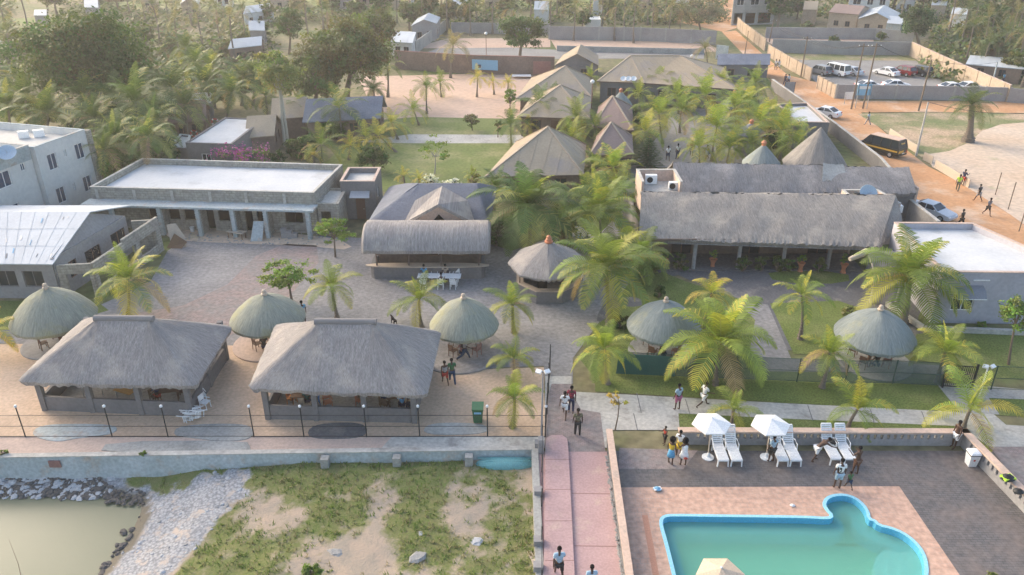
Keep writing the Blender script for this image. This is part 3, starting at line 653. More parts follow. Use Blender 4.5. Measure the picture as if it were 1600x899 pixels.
def flat_house(name, lab, cat, cs, h, parapet=.35, m='white_wall', roofm='white_roof', pm=None, openings=(), th=.2, z0=0, group=None, capw=.05, capm=None, open_front=False):
    """cs: four XY corners, front-left, front-right, back-right, back-left. openings: (side,u0,u1,z0,z1,kind) u as a fraction"""
    cs = [V2(c_) for c_ in cs]; ctr = sum(cs, Vector())/4; r = thing(name, lab, cat, (ctr.x, ctr.y, z0), group)
    for s in range(4):
        A, B_ = cs[s], cs[(s+1)%4]; L_ = (B_-A).length; d = (B_-A)/L_; n_ = Vector((d.y, -d.x, 0))
        A2, B2_ = A-n_*th/2+d*(th if s % 2 else 0), B_-n_*th/2-d*(th if s % 2 else 0); L2 = (B2_-A2).length; off = (L_-L2)/2
        op = [(o[1]*L_-off, o[2]*L_-off, o[3], o[4]) for o in openings if o[0] == s]
        MB().wall(A2, B2_, z0, z0+(h-parapet if open_front and s == 0 else h), th, op).build('wall', m, r)
        for o in openings:
            if o[0] != s: continue
            u0, u1 = o[1]*L_-off, o[2]*L_-off; k = o[5] if len(o) > 5 else 'window'
            if k == 'window': win(r, A2, B2_, u0, u1, z0+o[3], z0+o[4])
            elif k == 'blue': win(r, A2, B2_, u0, u1, z0+o[3], z0+o[4], gm='blue_glass', div=2)
            elif k == 'door': door(r, A2, B2_, u0, u1, z0+o[3], z0+o[4])
    ins = [c_.lerp(ctr, (th+.004)/(c_-ctr).length*1.35) for c_ in cs]
    MB().prism(ins, z0+h-parapet-.2, z0+h-parapet).build('roof', roofm, r)
    q = MB()
    for s in range(1 if open_front else 0, 4):
        A, B_ = cs[s], cs[(s+1)%4]; d = (B_-A).normalized(); n_ = Vector((d.y, -d.x, 0)); L_ = (B_-A).length
        c_ = (A+B_)/2-n_*th/2; q.box((c_.x, c_.y, z0+h+.03), (L_-(2*th if s % 2 else 0)+(0 if s % 2 else capw), th+capw, .06), math.atan2(d.y, d.x))
    q.build('parapet_cap', capm or pm or m, r)
    return r
def rect(a, b_, depth):                    # front-left, front-right XY and depth backwards
    a = V2(a); b_ = V2(b_); d = (b_-a).normalized(); n_ = Vector((-d.y, d.x, 0)); return [a, b_, b_+n_*depth, a+n_*depth]
def column(parent, p, h, w=.22, m='concrete', z0=0, rnd_=False, name='column'):
    if rnd_: return MB().lathe((p[0], p[1], z0), [(w/2*1.15,0),(w/2,.12),(w/2*.9,h)], 10).build(name, m, parent)
    return MB().box((p[0], p[1], z0+h/2), (w, w, h)).build(name, m, parent)

# ------------------------------------------------------------------ vegetation
def hue(rd, base, var=.18):
    k = 1+rd.uniform(-var, var); return tuple(max(.004, c_*k*(1+rd.uniform(-.07,.07))) for c_ in base)
PAL = {'young': ((.16,.21,.045),(.28,.28,.05),.20), 'yellow': ((.21,.265,.05),(.40,.36,.06),.24), 'coconut': ((.10,.15,.042),(.28,.28,.08),.15), 'far': ((.09,.12,.045),(.18,.18,.07),.15),
       'dusty': ((.17,.17,.075),(.28,.23,.11),.3), 'golden': ((.31,.31,.06),(.50,.38,.07),.4), 'dark': ((.075,.11,.035),(.14,.16,.05),.15)}
def frond(mb, rd, o, az, el, L_, droop, col, pairs=26, lw=.076, tipcol=None, ll=.96):
    p = Vector(o); d = Vector((math.cos(az)*math.cos(el), math.sin(az)*math.cos(el), math.sin(el))); seg = pairs; st = L_/seg
    pts = [p.copy()]; ds = [d.copy()]; tw = rd.uniform(-.25, .25)
    for i in range(seg):
        d = (d+Vector((0, 0, -droop*(.35+1.3*i/seg)/seg*2))).normalized(); p = p+d*st; pts.append(p.copy()); ds.append(d.copy())
    up = Vector((0,0,1)); rc = tuple(c_*.9+.05 for c_ in col)
    for i in range(seg):                                # the rib
        s = ds[i].cross(up).normalized()*(.035*(1-i/seg)+.008)
        mb.add([pts[i]-s, pts[i]+s, pts[i+1]+s*.85, pts[i+1]-s*.85], [(0,1,2,3)]); mb.col.append(rc)
    for i in range(2, seg+1):
        t = i/seg; l = L_*.30*ll*(math.sin(math.pi*min(1, t*.80+.17))**.7)*rd.uniform(.85, 1.1)
        s = ds[i].cross(up).normalized(); n_ = s.cross(ds[i]).normalized(); s = (s+n_*tw*.6)
        for sd in (-1, 1):
            q = (s*sd*.80+ds[i]*.52+n_*.30*(1-t)-up*.10*rd.uniform(.4,1.6)).normalized()
            e1 = pts[i]+q*l*.55; q2 = (q-up*rd.uniform(.35,.75)).normalized(); e2 = e1+q2*l*.45
            w = ds[i]*lw*L_*.16*1.9; u = rd.uniform(.8, 1.2); cc = tuple(c_*u for c_ in (col if (tipcol is None or rd.random() > t*.75) else tipcol))
            mb.add([pts[i]-w*.5, pts[i]+w*.5, e1+w*.5, e1-w*.5, e2], [(0,1,2,3),(3,2,4)]); mb.col += [cc, cc]
def palm_crown(rd, r, kind, nf=18, pairs=26, stiff=1.0, lw=.076, ll=.96):
    c1, c2, yf = PAL[kind]; mb = MB(); mb.col = []
    for i in range(nf):
        t = i/(nf-1); el = R(-16+98*t**1.1)*stiff+rd.uniform(-.13,.13); az = i*2.399963+rd.uniform(-.22,.22)
        L_ = r*1.18*rd.uniform(.85,1.1)*(1.0 if t < .75 else .82); dr = 1.02*(1-t*.30)*rd.uniform(.8,1.25)/stiff**.5
        old = t < .3; col = hue(rd, c2 if (rd.random() < (yf*1.9 if old else yf*.45)) else c1)
        if old and rd.random() < .14: col = hue(rd, (.34,.23,.12))
        frond(mb, rd, (math.cos(az)*.08, math.sin(az)*.08, rd.uniform(-.1,.12)), az, el, L_, dr, col, pairs, lw, hue(rd, c2) if rd.random() < yf*2 else None, ll)
    return mb
def palm(name, lab, base, top, r, kind='young', nf=18, pairs=26, seed=0, group=None, stiff=1.0, trunk_r=.13, cat='palm tree', nuts=False):
    rd = random.Random(seed); root = thing(name, lab, cat, (base[0], base[1], 0), group); base = Vector((base[0], base[1], 0)); top = Vector(top); h = top.z
    ps = []; rs = []
    for k in range(9):
        t = k/8; p = base.lerp(top, t); b_ = math.sin(math.pi*t)*h*.03; ps.append(p+Vector((b_*math.cos(seed), b_*math.sin(seed), 0))); rs.append(trunk_r*(1.5-.7*min(1, t*3)) if t < .34 else trunk_r*(.8-.1*t))
    rs[0] = trunk_r*1.7; ps[0].z -= .1
    q = MB(); q.smooth = True; q.tube(ps, rs, 9)
    for k in range(int(h/.22)):                        # leaf scars ring the trunk
        t = (k+.5)/max(1, h/.22); i = min(7, int(t*8)); p = ps[i].lerp(ps[i+1], t*8-i); q.tube([p-Vector((0,0,.02)), p+Vector((0,0,.02))], rs[i]*1.12, 8)
    q.build('trunk', 'palm_bark', root, smooth=False)
    if stiff < .99 or r > 0:
        mb = palm_crown(rd, r, kind, nf, pairs, stiff)
        mb.v = [(v[0]+top.x, v[1]+top.y, v[2]+top.z) for v in mb.v]
        # boot fibres at the crown's heart
        mb.build('crown', 'leaves', root)
    if nuts:
        q = MB()
        for k in range(7):
            a = k*.9; q.lathe((top.x+.22*math.cos(a), top.y+.22*math.sin(a), top.z-.30-.05*(k%3)), [(0,-.12),(.09,-.05),(.11,.03),(.07,.1),(0,.13)], 8)
        q.build('coconuts', 'yellow_wood', root, smooth=True)
    return root
def P(lab, bx, by, cx, cy, rpx, kind='young', seed=0, **k):
    b_ = G(bx, by); t = AY(cx, cy, b_.y+.1); h = max(.5, t.z); r = rpx*mpp(cy, h)*1.0
    k.setdefault('trunk_r', .12 if h < 4 else .16); return palm('palm_tree', lab, b_, (t.x, b_.y+.1, h), r, kind, seed=seed, **k)
TC = {'mango': ((.055,.095,.028),(.10,.145,.035)), 'olive': ((.09,.115,.04),(.155,.165,.055)), 'light': ((.19,.22,.075),(.27,.27,.10)), 'bright': ((.15,.23,.05),(.22,.28,.07)), 'far': ((.07,.10,.038),(.12,.145,.055)),
      'dusty': ((.12,.13,.065),(.17,.17,.085)), 'grey': ((.18,.17,.13),(.23,.21,.16)), 'deep': ((.05,.09,.03),(.08,.12,.035)), 'gold': ((.38,.33,.07),(.50,.38,.08))}
def crown_mesh(rd, c, rx, ry, rz, kind, clumps, leaves, ls, holes=.0, layers=0):
    c1, c2 = TC[kind]; mb = MB(); mb.col = []; cl = []
    for i in range(clumps):
        for _ in range(30):
            v = Vector((rd.gauss(0,1), rd.gauss(0,1), rd.gauss(0,1))).normalized()*rd.uniform(.25, 1)**.45
            lump = .72+.42*noise.noise(v*1.7+Vector((c.x*.1, c.y*.1, clumps)))+.1
            if layers: v.z = round(v.z*layers)/layers+rd.uniform(-.05,.05)
            if v.z > -.65: break
        p = Vector((v.x*rx*lump, v.y*ry*lump, v.z*rz*(lump if not layers else 1))); cl.append((p, v))
    for p, v in cl:
        sz = (rx+ry+rz)/3*rd.uniform(.16,.32); base = hue(rd, tuple(c1[k]+(c2[k]-c1[k])*rd.random()**1.3 for k in range(3)), .2)
        for _ in range(leaves):
            o = Vector((rd.gauss(0,.5), rd.gauss(0,.5), rd.gauss(0,.32 if not layers else .12)))*sz; q = c+p+o; s = ls*rd.uniform(.6,1.3)
            nrm = (Vector((rd.gauss(0,.8), rd.gauss(0,.8), rd.gauss(.5,.7)))+v*.5+o.normalized()*.4).normalized()
            u = nrm.orthogonal().normalized(); u.rotate(Matrix.Rotation(rd.uniform(0,6.28), 3, nrm)); w = nrm.cross(u)
            mb.add([q-u*s, q-w*s*.5, q+u*s, q+w*s*.5], [(0,1,2,3)]); k_ = rd.uniform(.8,1.2); mb.col.append(tuple(c_*k_ for c_ in base))
    return mb, [c+p for p, v in cl]
def tree(name, lab, base, c, rx, ry, rz, kind='mango', clumps=60, leaves=110, ls=.22, seed=0, group=None, tr=.25, bark='limb_bark', layers=0, cat='tree', stems=1):
    rd = random.Random(seed+11); base = Vector((base[0], base[1], 0)); c = Vector(c); root = thing(name, lab, cat, tuple(base), group)
    mb, cl = crown_mesh(rd, c, rx, ry, rz, kind, clumps, leaves, ls, layers=layers); q = MB(); q.smooth = True
    for s in range(stems):
        off = Vector((rd.uniform(-.5,.5)*s, rd.uniform(-.3,.3)*s, 0)); f = c-Vector((0,0,rz*.55)); f.z = max(f.z, .35)
        q.tube([base+off-Vector((0,0,.1)), (base+off).lerp(f, .5)+Vector((rd.uniform(-.1,.1)*f.z*.3, 0, 0)), f+off*.3, f.lerp(c, .6)], [tr*1.35, tr, tr*.8, tr*.4], 8)
    for p in rd.sample(cl, min(len(cl), 14)):
        m_ = f.lerp(p, .5)+Vector((0,0,rz*.1)); q.tube([f, m_, p], [tr*.5, tr*.28, tr*.08], 5)
    q.build('trunk', bark, root); mb.build('crown', 'leaves', root); return root
def T(lab, bx, by, cx, cy, rxp, ryp, kind='mango', seed=0, deep=.9, name='leafy_tree', **k):
    b_ = G(bx, by); t = AY(cx, cy, b_.y); m_ = mpp(cy, max(t.z, .3)); ca = .90
    return tree(name, lab, b_, (t.x, b_.y, max(t.z, ryp*m_*.8)), rxp*m_, rxp*m_*deep, ryp*m_*ca, kind, seed=seed, **k)
def bush(lab, bx, by, rxp, ryp, kind='bright', seed=0, name='bush', flowers=None, fn=200, leaves=60, clumps=14, ls=.12, cat='bush', group=None):
    b_ = G(bx, by); m_ = mpp(by); rd = random.Random(seed+50); c = Vector((b_.x, b_.y, ryp*m_*.75)); root = thing(name, lab, cat, tuple(b_), group)
    rx, rz = rxp*m_, ryp*m_; mb, cl = crown_mesh(rd, c, rx, rx*.8, rz, kind, clumps, leaves, ls); q = MB()
    for p in cl[:7]: q.tube([(b_.x, b_.y, -.05), tuple(Vector((b_.x, b_.y, 0)).lerp(p, .5)), tuple(p)], [.05,.035,.01], 5)
    q.build('stem', 'limb_bark', root); mb.build('foliage', 'leaves', root)
    if flowers:
        q = MB(); q.col = []
        for _ in range(fn):
            p = rd.choice(cl); o = Vector((rd.gauss(0,.5), rd.gauss(0,.5), rd.gauss(.25,.35)))*(rx+rz)*.22; v = p+o; n_ = Vector((rd.gauss(0,.6), rd.gauss(-.3,.6), 1)).normalized(); u = n_.orthogonal().normalized(); w = n_.cross(u); s = rd.uniform(.07,.13)
            q.add([v-u*s, v-w*s, v+u*s, v+w*s], [(0,1,2,3)]); k_ = rd.uniform(.75,1.15); q.col.append(tuple(min(.9, c_*k_) for c_ in flowers))
        q.build('blossom', 'leaves', root)
    return root

# young palms of the courtyard and beach
GY = 'young palms in the courtyard'
P('young coconut palm by the block building, left of the two pavilions', 199,500,200,438,66,'yellow',1,nf=18,group=GY)
P('young palm with a bare trunk between the tree and the pavilion ridge', 528,502,518,448,42,'young',2,nf=15,group=GY)
P('sparse young palm behind the ridge of the right pavilion', 659,512,655,468,50,'young',3,nf=13,group=GY)
P('young palm on the paving right of the middle straw parasol', 803,520,801,476,42,'young',4,nf=15,group=GY)
P('short palm on the sand beside the corner of the fenced walkway', 803,596,803,560,40,'young',5,nf=14,group=GY)
P('green palm on the sand beside the lamp post, nearest to the fence', 800,668,804,622,44,'young',6,nf=16,group=GY)
P('cut off yellow green palm at the left edge of the beach', -22,560,-14,515,42,'golden',7,nf=13)
GG = 'palms of the right hand garden'
P('large spreading palm between the bar hut and the thatched restaurant', 952,508,948,418,82,'young',8,nf=24,pairs=30,group=GG,stiff=.95)
P('full palm in front of the dark green fence screen', 950,600,944,545,56,'yellow',9,nf=18,group=GG)
P('largest yellow green palm with drooping orange fronds by the fence', 1118,602,1126,534,86,'yellow',10,nf=24,pairs=30,group=GG)
P('pale yellow palm on the lawn edge in front of the restaurant terrace', 1099,512,1112,458,40,'golden',11,nf=12,group=GG)
P('slim yellow palm standing on the square lawn', 1250,530,1253,462,46,'yellow',12,nf=14,group=GG)
P('yellow palm with a heavy hanging frond at the fence', 1284,606,1297,552,48,'yellow',13,nf=16,group=GG)
P('bushy yellow palm beside the black gate', 1464,598,1477,550,54,'yellow',14,nf=18,group=GG)
P('open fronded palm behind the pool wall, right of the parasols', 1323,672,1340,640,54,'yellow',15,nf=11,stiff=1.25,group=GG)
P('yellow palm with flat fronds behind the pool wall corner', 1505,672,1516,640,64,'yellow',16,nf=10,stiff=1.1,group=GG)
P('short palm partly hidden by the left white parasol', 1142,668,1146,640,42,'yellow',17,nf=10,stiff=1.15,group=GG)
P('big palm with a leaning brown trunk beside the square block house', 1410,506,1422,432,86,'young',18,nf=24,pairs=30,group=GG,nuts=True,trunk_r=.2)
P('huge dark palm behind the round bar hut', 826,395,826,322,82,'coconut',19,nf=28,pairs=30,group=GG,trunk_r=.18)
P('tall palm left of the restaurant wall', 940,392,936,330,70,'young',20,nf=24,pairs=28,group=GG)
P('bushy palm below the left restaurant corner', 990,415,975,385,48,'young',21,nf=16,group=GG)
P('palm beside the tan bungalow, above the restaurant corner', 953,310,958,262,46,'yellow',22,nf=18,group=GG)
P('palm low on the path beside the restaurant side wall', 905,330,915,300,40,'coconut',23,nf=16,group=GG)
for i, (lab, bx, by, cx, cy, r_, kd) in enumerate((('palm just left of the restaurant deck, above the side path',968,345,966,300,46,'young'),('palm behind the bar hut finial',875,380,872,345,44,'coconut'),('palm filling the corner between bar hut and large palm',985,440,1000,398,52,'young'),('palm left of the tan bungalow corner over the white flowers',772,330,776,292,36,'coconut'),('palm between the tan bungalow and the garden path',925,285,930,262,36,'yellow'),('palm above the teal straw parasol, low on the lawn',1075,505,1160,520,48,'yellow'))): P(lab, bx, by, cx, cy, r_, kd, 25+i, nf=18, pairs=24, group=GG) if i < 5 else None

GA = 'palms along the back avenue'
for i, (lab, bx, by, cx, cy, r_, kd) in enumerate((
    ('palm at the left head of the back avenue, beside the rose roofs',1036,225,1030,178,48,'yellow'),
    ('broad yellow palm on the right side of the back avenue, nearest the restaurant',1112,252,1120,200,56,'yellow'),
    ('palm in the middle row of the avenue below the big tan roof',1105,188,1102,150,44,'yellow'),
    ('green palm in front of the long grey roof',1186,168,1180,130,36,'young'),
    ('palm right of the avenue beside the conical thatch roofs',1218,250,1222,205,44,'yellow'),
    ('small palm behind the teal cone roof',1160,245,1152,218,34,'yellow'),
    ('palm by the flat white roof along the dirt road',1212,215,1205,178,32,'young'),
    ('small palm in the gap left of the avenue',1000,170,998,146,26,'yellow'),
    ('dark palm left of the grey gable bungalow',848,205,843,168,40,'coconut'),
    ('palm between the tan and rose roofs',902,228,900,185,40,'young'),
    ('palm at the back of the avenue under the fan roof',1060,178,1058,148,32,'yellow'),('palm right of the avenue, second back from the restaurant',1150,215,1148,168,46,'yellow'),('palm against the boundary wall near the lodge',1190,235,1188,190,44,'yellow'),('palm overlapping the rose roof extension',1062,208,1065,172,34,'young'),('palm in front of the teal cone roof',1135,262,1140,232,36,'yellow'),('palm beside the tall grey cone, over the wall',1240,262,1246,225,38,'young'),('palm left of the long grey roof',1130,160,1128,128,28,'yellow'),
    ('palm between the two tan bungalows of the sand court',860,190,864,158,32,'coconut'),('palm left of the fan roof over the grey gable house',925,150,922,122,24,'young'),('palm squeezed between the rose roofs and the avenue',1005,240,1008,205,38,'yellow'),('palm over the fan roofed hall front wall',1030,158,1028,130,30,'young'),('palm by the lodge front along the boundary wall',1170,200,1168,160,38,'yellow'),('palm behind the teal cone roof, touching the wall',1225,232,1226,190,36,'yellow'),
    ('palm over the back thatch roof of the restaurant, left',1092,262,1092,230,36,'yellow'),('palm over the back thatch roof of the restaurant, right',1180,262,1176,224,38,'young'),('dark palm left of the front tan bungalow',800,232,798,196,34,'coconut'),('palm right behind the front tan bungalow roof',930,232,932,200,30,'young'),
    ('palm in front of the rose bungalow, left side',905,255,893,215,34,'young'),
    ('small golden palm behind the front tan roof',820,215,826,195,20,'golden'))):
    P(lab, bx, by, cx, cy, r_, kd, 40+i, nf=17, pairs=22, group=GA)
GS = 'palms around the sand court'
for i, (lab, bx, by, cx, cy, r_, kd) in enumerate((
    ('slender coconut palm in the left corner of the sand court',606,152,605,103,27,'coconut'),
    ('palm in the middle of the sand court, left of two',667,178,666,136,26,'young'),
    ('palm in the middle of the sand court, right of two',690,152,688,130,24,'young'),
    ('tall coconut palm standing before the grey boundary wall',704,122,708,72,32,'dusty'),
    ('yellow little palm beside a black tyre on the sand',745,152,746,122,20,'golden'),
    ('thin yellow palm at the right of the sand court',772,148,770,128,14,'golden'),
    ('small yellow palm near the column tree on the sand',792,150,794,130,16,'golden'),
    ('palm on the edge of the sand court and the lawn',655,196,646,172,28,'yellow'),
    ('golden palm left of the far lawn path',622,218,612,192,30,'golden'),
    ('golden leaning palm over the lawn, nearest the round tree',620,238,592,212,30,'golden'),
    ('yellow green palm spreading low beside the block building roof',505,258,502,226,42,'young'),
    ('big coconut palm in front of the slate roofed house',533,222,530,170,48,'coconut'),
    ('small golden palm low behind the block building roof',492,258,488,243,20,'golden'),
    ('sprawling golden plant on the lawn behind the grey cabin',633,292,630,275,17,'golden'),('golden plant on the lawn edge beside the slate roof',655,300,655,280,15,'golden'),('golden palm in the hedge behind the block building',545,250,548,228,24,'golden'),('young palm by the slate roofed house corner',575,236,572,214,26,'yellow'),('pale palm low on the lawn before the tan bungalow',738,296,738,275,16,'yellow'))):
    P(lab, bx, by, cx, cy, r_, kd, 70+i, nf=15, pairs=20, group=GS)
# the palm grove on the left
GV = 'coconut palms of the grove on the left'
grove = [('coconut palm directly behind the white apartment block roof',70,245,75,178,60),('coconut palm hanging over the right end of the apartment block',180,280,180,213,50),('coconut palm at the foot of the big mango tree',215,250,212,160,64),
 ('coconut palm with long fronds right of the big mango tree',272,215,268,138,54),('coconut palm above the flat cottage roofs',352,200,362,145,40),('coconut palm rising beside the mango crown',300,160,305,98,36),('coconut palm behind the light trunked tree',335,170,332,104,32),
 ('coconut palm at the far left edge of the grove',14,230,12,165,48),('coconut palm between the mango and the apartment roof',125,225,128,150,46),('coconut palm low beside the thatched shelter',245,265,240,190,48),('coconut palm in the shade left of the thatched shelter',150,255,148,185,44)]
grove += [('coconut palm spreading above the apartment roof, beside its air conditioners',45,215,40,150,48),('coconut palm between the huge mango and the thatched shelter',185,225,180,160,52),('coconut palm drooping over the brown shelter roof',292,225,288,165,44),('coconut palm rising above the tin shed',330,185,322,128,40),
 ('coconut palm beside the pale tin roofed house',378,165,380,120,34),('coconut palm low behind the left end of the block building',160,300,164,235,44),('coconut palm right behind the lean to',238,300,232,215,46),('coconut palm on the far side of the mango at the left',20,165,22,120,36),('coconut palm between the cottage roofs',418,190,415,150,30),('coconut palm at the foot of the pale trunked tree',395,165,398,118,34),('coconut palm filling the gap between grove and tin house',285,130,290,75,34),('coconut palm in front of the round olive tree',470,205,466,165,30),('coconut palm by the slate roof ridge',590,178,584,140,24)]
for i, (lab, bx, by, cx, cy, r_) in enumerate(grove): P(lab, bx, by, cx, cy, r_, 'coconut', 100+i, nf=22, pairs=24, group=GV, trunk_r=.17)
# prototypes for the far palms, then copies
protos = [palm('palm_tree', 'x', (0,0), (0,.1,h_), r_, kd, nf=15, pairs=14, seed=200+i, trunk_r=.16, group='far coconut palms') for i, (h_, r_, kd) in enumerate(((6.5,3.0,'far'),(7.5,3.2,'dusty'),(5.2,2.8,'far')))]
farp = [(285,95,4),(250,60,0),(318,70,1),(345,60,0),(370,95,1),(230,35,0),(300,35,1),(265,30,0),(350,25,1),(385,55,0),(205,22,1),(30,120,0),(5,110,1),(15,60,0),(45,45,1),(5,150,2),
 (482,55,1),(505,40,0),(478,30,1),(515,62,0),(560,18,1),(590,22,0),(620,30,1),(660,40,0),(700,45,1),(735,50,0),(770,48,1),(800,58,0),(745,25,1),
 (860,52,0),(896,58,1),(960,58,0),(990,62,1),(1018,56,0),(1045,60,1),(1062,58,0),(975,38,1),(1012,34,0),(1040,32,1),(940,40,0),(920,30,1),
 (1506,98,0),(1530,85,1),(1585,110,0),(1560,100,2),(1575,72,1),(1500,70,0),(1545,60,2),(1590,45,1),(1480,50,0),(1520,42,2),(1565,28,1),(1490,22,0),(1405,40,1),(1378,22,0),(610,60,2),(640,20,1),(690,20,0),(720,12,1),(830,25,0),(870,20,1),(1535,110,2),(1597,130,1)]
rd = random.Random(12); labs = {}
def where(x, y):
    for a, b_, t in ((-99,130,'beyond the huge mango tree'),(130,400,'far right of the huge mango tree'),(400,560,'behind the cottage roofs'),(560,850,'beyond the walled yards'),(850,1130,'behind the long grey wall'),(1130,1470,'near the white villa'),(1470,1700,'on the top right slope')):
        if a <= x < b_: return t
used_ = [False]*3
for i, (x, y, k_) in enumerate(farp):
    k_ = k_ % 3; b_ = G(x, y+6); pr = protos[k_]; sc = rd.uniform(.9, 1.15)
    r = pr if not used_[k_] else copy_tree(pr); used_[k_] = True
    r.location = (b_.x, b_.y, 0); r.rotation_euler = (0, 0, rd.uniform(0, 6.28)); r.scale = (sc,)*3
    r['label'] = ('tall green ', 'tall dusty ', 'short green ')[k_]+'coconut palm '+where(x, y); r['group'] = 'far palms '+where(x, y)+(' tall green', ' dusty', ' short')[k_]
# date palm on the field, dry palm by the road
P('lone dark date palm with arching fronds on the dry field', 1512,222,1518,164,36,'dark',31,nf=26,pairs=22,trunk_r=.42)
P('dry brownish palm at the back corner of the big tan roof', 1106,108,1102,76,22,'dusty',32,nf=18,pairs=18)
# leafy trees
T('huge dark mango tree towering over the palm grove', 135,200,134,88,108,86,'mango',1,clumps=190,leaves=120,ls=.26,tr=.5)
T('big olive green tree in the middle of the cottages', 540,160,545,82,66,66,'olive',2,clumps=130,leaves=100,ls=.24,tr=.4)
T('bulky olive tree left behind the pale trunked tree', 490,165,492,118,48,56,'olive',3,clumps=80,leaves=90,ls=.24,tr=.3)
T('upper round olive tree behind the cottages', 590,95,592,42,36,34,'olive',33,clumps=60,leaves=80,ls=.24,tr=.3)
T('small dark tree poking above the olive trees', 452,85,452,38,26,30,'mango',4,clumps=45,leaves=70,ls=.22,tr=.2)
T('pale yellow green tree with two white trunks', 445,228,434,118,42,50,'light',5,clumps=55,leaves=80,ls=.18,tr=.16,bark='pale_bark',stems=2)
T('round crowned dark tree on the edge of the far yard', 812,96,815,52,40,32,'mango',6,clumps=60,leaves=90,ls=.22,tr=.25)
T('grey thin leaved tree by the top of the dirt road', 1098,62,1094,20,44,32,'grey',7,clumps=60,leaves=70,ls=.20,tr=.22)
T('dark round tree behind the car park wall', 1436,68,1434,34,29,30,'deep',8,clumps=60,leaves=80,ls=.24,tr=.25)
T('flat layered young tree beside the block building', 524,402,521,362,31,26,'bright',9,clumps=34,leaves=60,ls=.11,tr=.07,layers=3)
T('spreading young tree on the courtyard paving', 456,470,450,430,44,30,'bright',10,clumps=46,leaves=60,ls=.11,tr=.08,layers=3)
T('thin flat topped sapling on the far lawn', 679,272,680,235,32,22,'bright',11,clumps=22,leaves=34,ls=.12,tr=.07,layers=2,bark='pale_bark')
T('round bushy tree on the lawn behind the grey cabin', 586,268,583,244,29,22,'mango',12,clumps=44,leaves=70,ls=.15,tr=.12)
T('slim tree with feathery leaves at the right edge lawn', 1576,570,1592,490,32,44,'bright',13,clumps=34,leaves=50,ls=.10,tr=.07)
T('yellow leaved sapling in a round tree pit beside the pool wall', 961,672,968,626,22,14,'gold',14,clumps=9,leaves=26,ls=.09,tr=.035,layers=2)
T('grey green shrub tree on the narrow far lawn', 738,204,737,188,17,14,'dusty',15,clumps=16,leaves=40,ls=.13,tr=.06)
T('irregular dark tree left of the tan bungalow', 797,172,797,152,11,24,'bright',16,clumps=20,leaves=40,ls=.14,tr=.08)
T('narrow dark topiary beside the path to the tan bungalow', 778,215,778,196,8,16,'mango',17,clumps=14,leaves=40,ls=.12,tr=.06)
# cone shaped pine
def pine(lab, bx, by, topy, rpx, seed):
    b_ = G(bx, by); t = AY(bx, topy, b_.y).z; rr = rpx*mpp(by); rd = random.Random(seed); r = thing('pine_tree', lab, 'tree', tuple(b_)); MB().tube([(b_.x,b_.y,0),(b_.x,b_.y,t)], [.12,.02], 7).build('trunk', 'limb_bark', r)
    q = MB(); q.col = []; n = 13
    for i in range(n):
        z = .3+(t-.4)*i/n; rad = rr*(1-i/n)**.8+.1
        for a in range(11):
            az = a*.571+i*.4; d = Vector((math.cos(az), math.sin(az), .12)); nrm = Vector((-d.y, d.x, 0))
            for s in range(16):
                f = (s+1)/16; p = Vector((b_.x,b_.y,z))+d*rad*f; w = nrm*rd.uniform(.10,.2)*(1.15-f*.5)*rad/1.4; cc = hue(rd, (.055,.10,.045), .25)
                q.add([p-w, p+d*.12-Vector((0,0,.05)), p+w, p+Vector((0,0,.06))], [(0,1,2,3)]); q.col.append(cc)
    q.build('crown', 'leaves', r)
pine('dark cone shaped pine in front of the rose roofed bungalow', 1011,262,212,27,1)
# bushes
bush('magenta bougainvillea behind the block building roof, left', 362,272,34,27,'light',1,flowers=(.55,.12,.36),fn=420,leaves=34,name='bougainvillea')
bush('magenta bougainvillea trailing by the cottage roof, thinner', 398,262,24,26,'bright',2,flowers=(.52,.14,.36),fn=200,leaves=34,name='bougainvillea')
bush('white flowering bush behind the slate roof ridge, left', 672,292,17,10,'mango',3,flowers=(.80,.78,.68),fn=420,name='flowering_bush')
bush('white flowering bush behind the slate roof ridge, right', 706,294,14,8,'mango',4,flowers=(.80,.78,.68),fn=260,name='flowering_bush')
bush('white flowering bush at the corner of the front tan bungalow', 795,298,19,12,'mango',5,flowers=(.80,.78,.70),fn=520,name='flowering_bush')
bush('small white flowering bush below the tan eave', 851,296,12,9,'mango',6,flowers=(.78,.76,.70),fn=180,name='flowering_bush')
bush('purple bougainvillea under the right corner of the tan bungalow', 894,294,13,9,'bright',7,flowers=(.42,.05,.42),fn=300,name='bougainvillea')
bush('reddish cordyline shrub behind the white tin roof at the far left', 40,330,34,22,'dusty',8,flowers=(.22,.06,.12),fn=130,name='shrub')
bush('dense bush in front of the left restaurant corner', 1014,425,22,18,'bright',9,ls=.13,leaves=90,clumps=22)
bush('dark clipped bush on the lawn behind the straw parasol', 1028,465,11,14,'deep',10,ls=.09,leaves=90)
bush('low dark bush at the foot of the large spreading palm', 972,512,17,13,'deep',11,ls=.10,leaves=80)
bush('dark hedge clump beside the cottages, left', 432,256,20,13,'deep',12,leaves=90)
bush('dark hedge clump beside the cottages, right', 468,250,20,16,'mango',13,leaves=90)
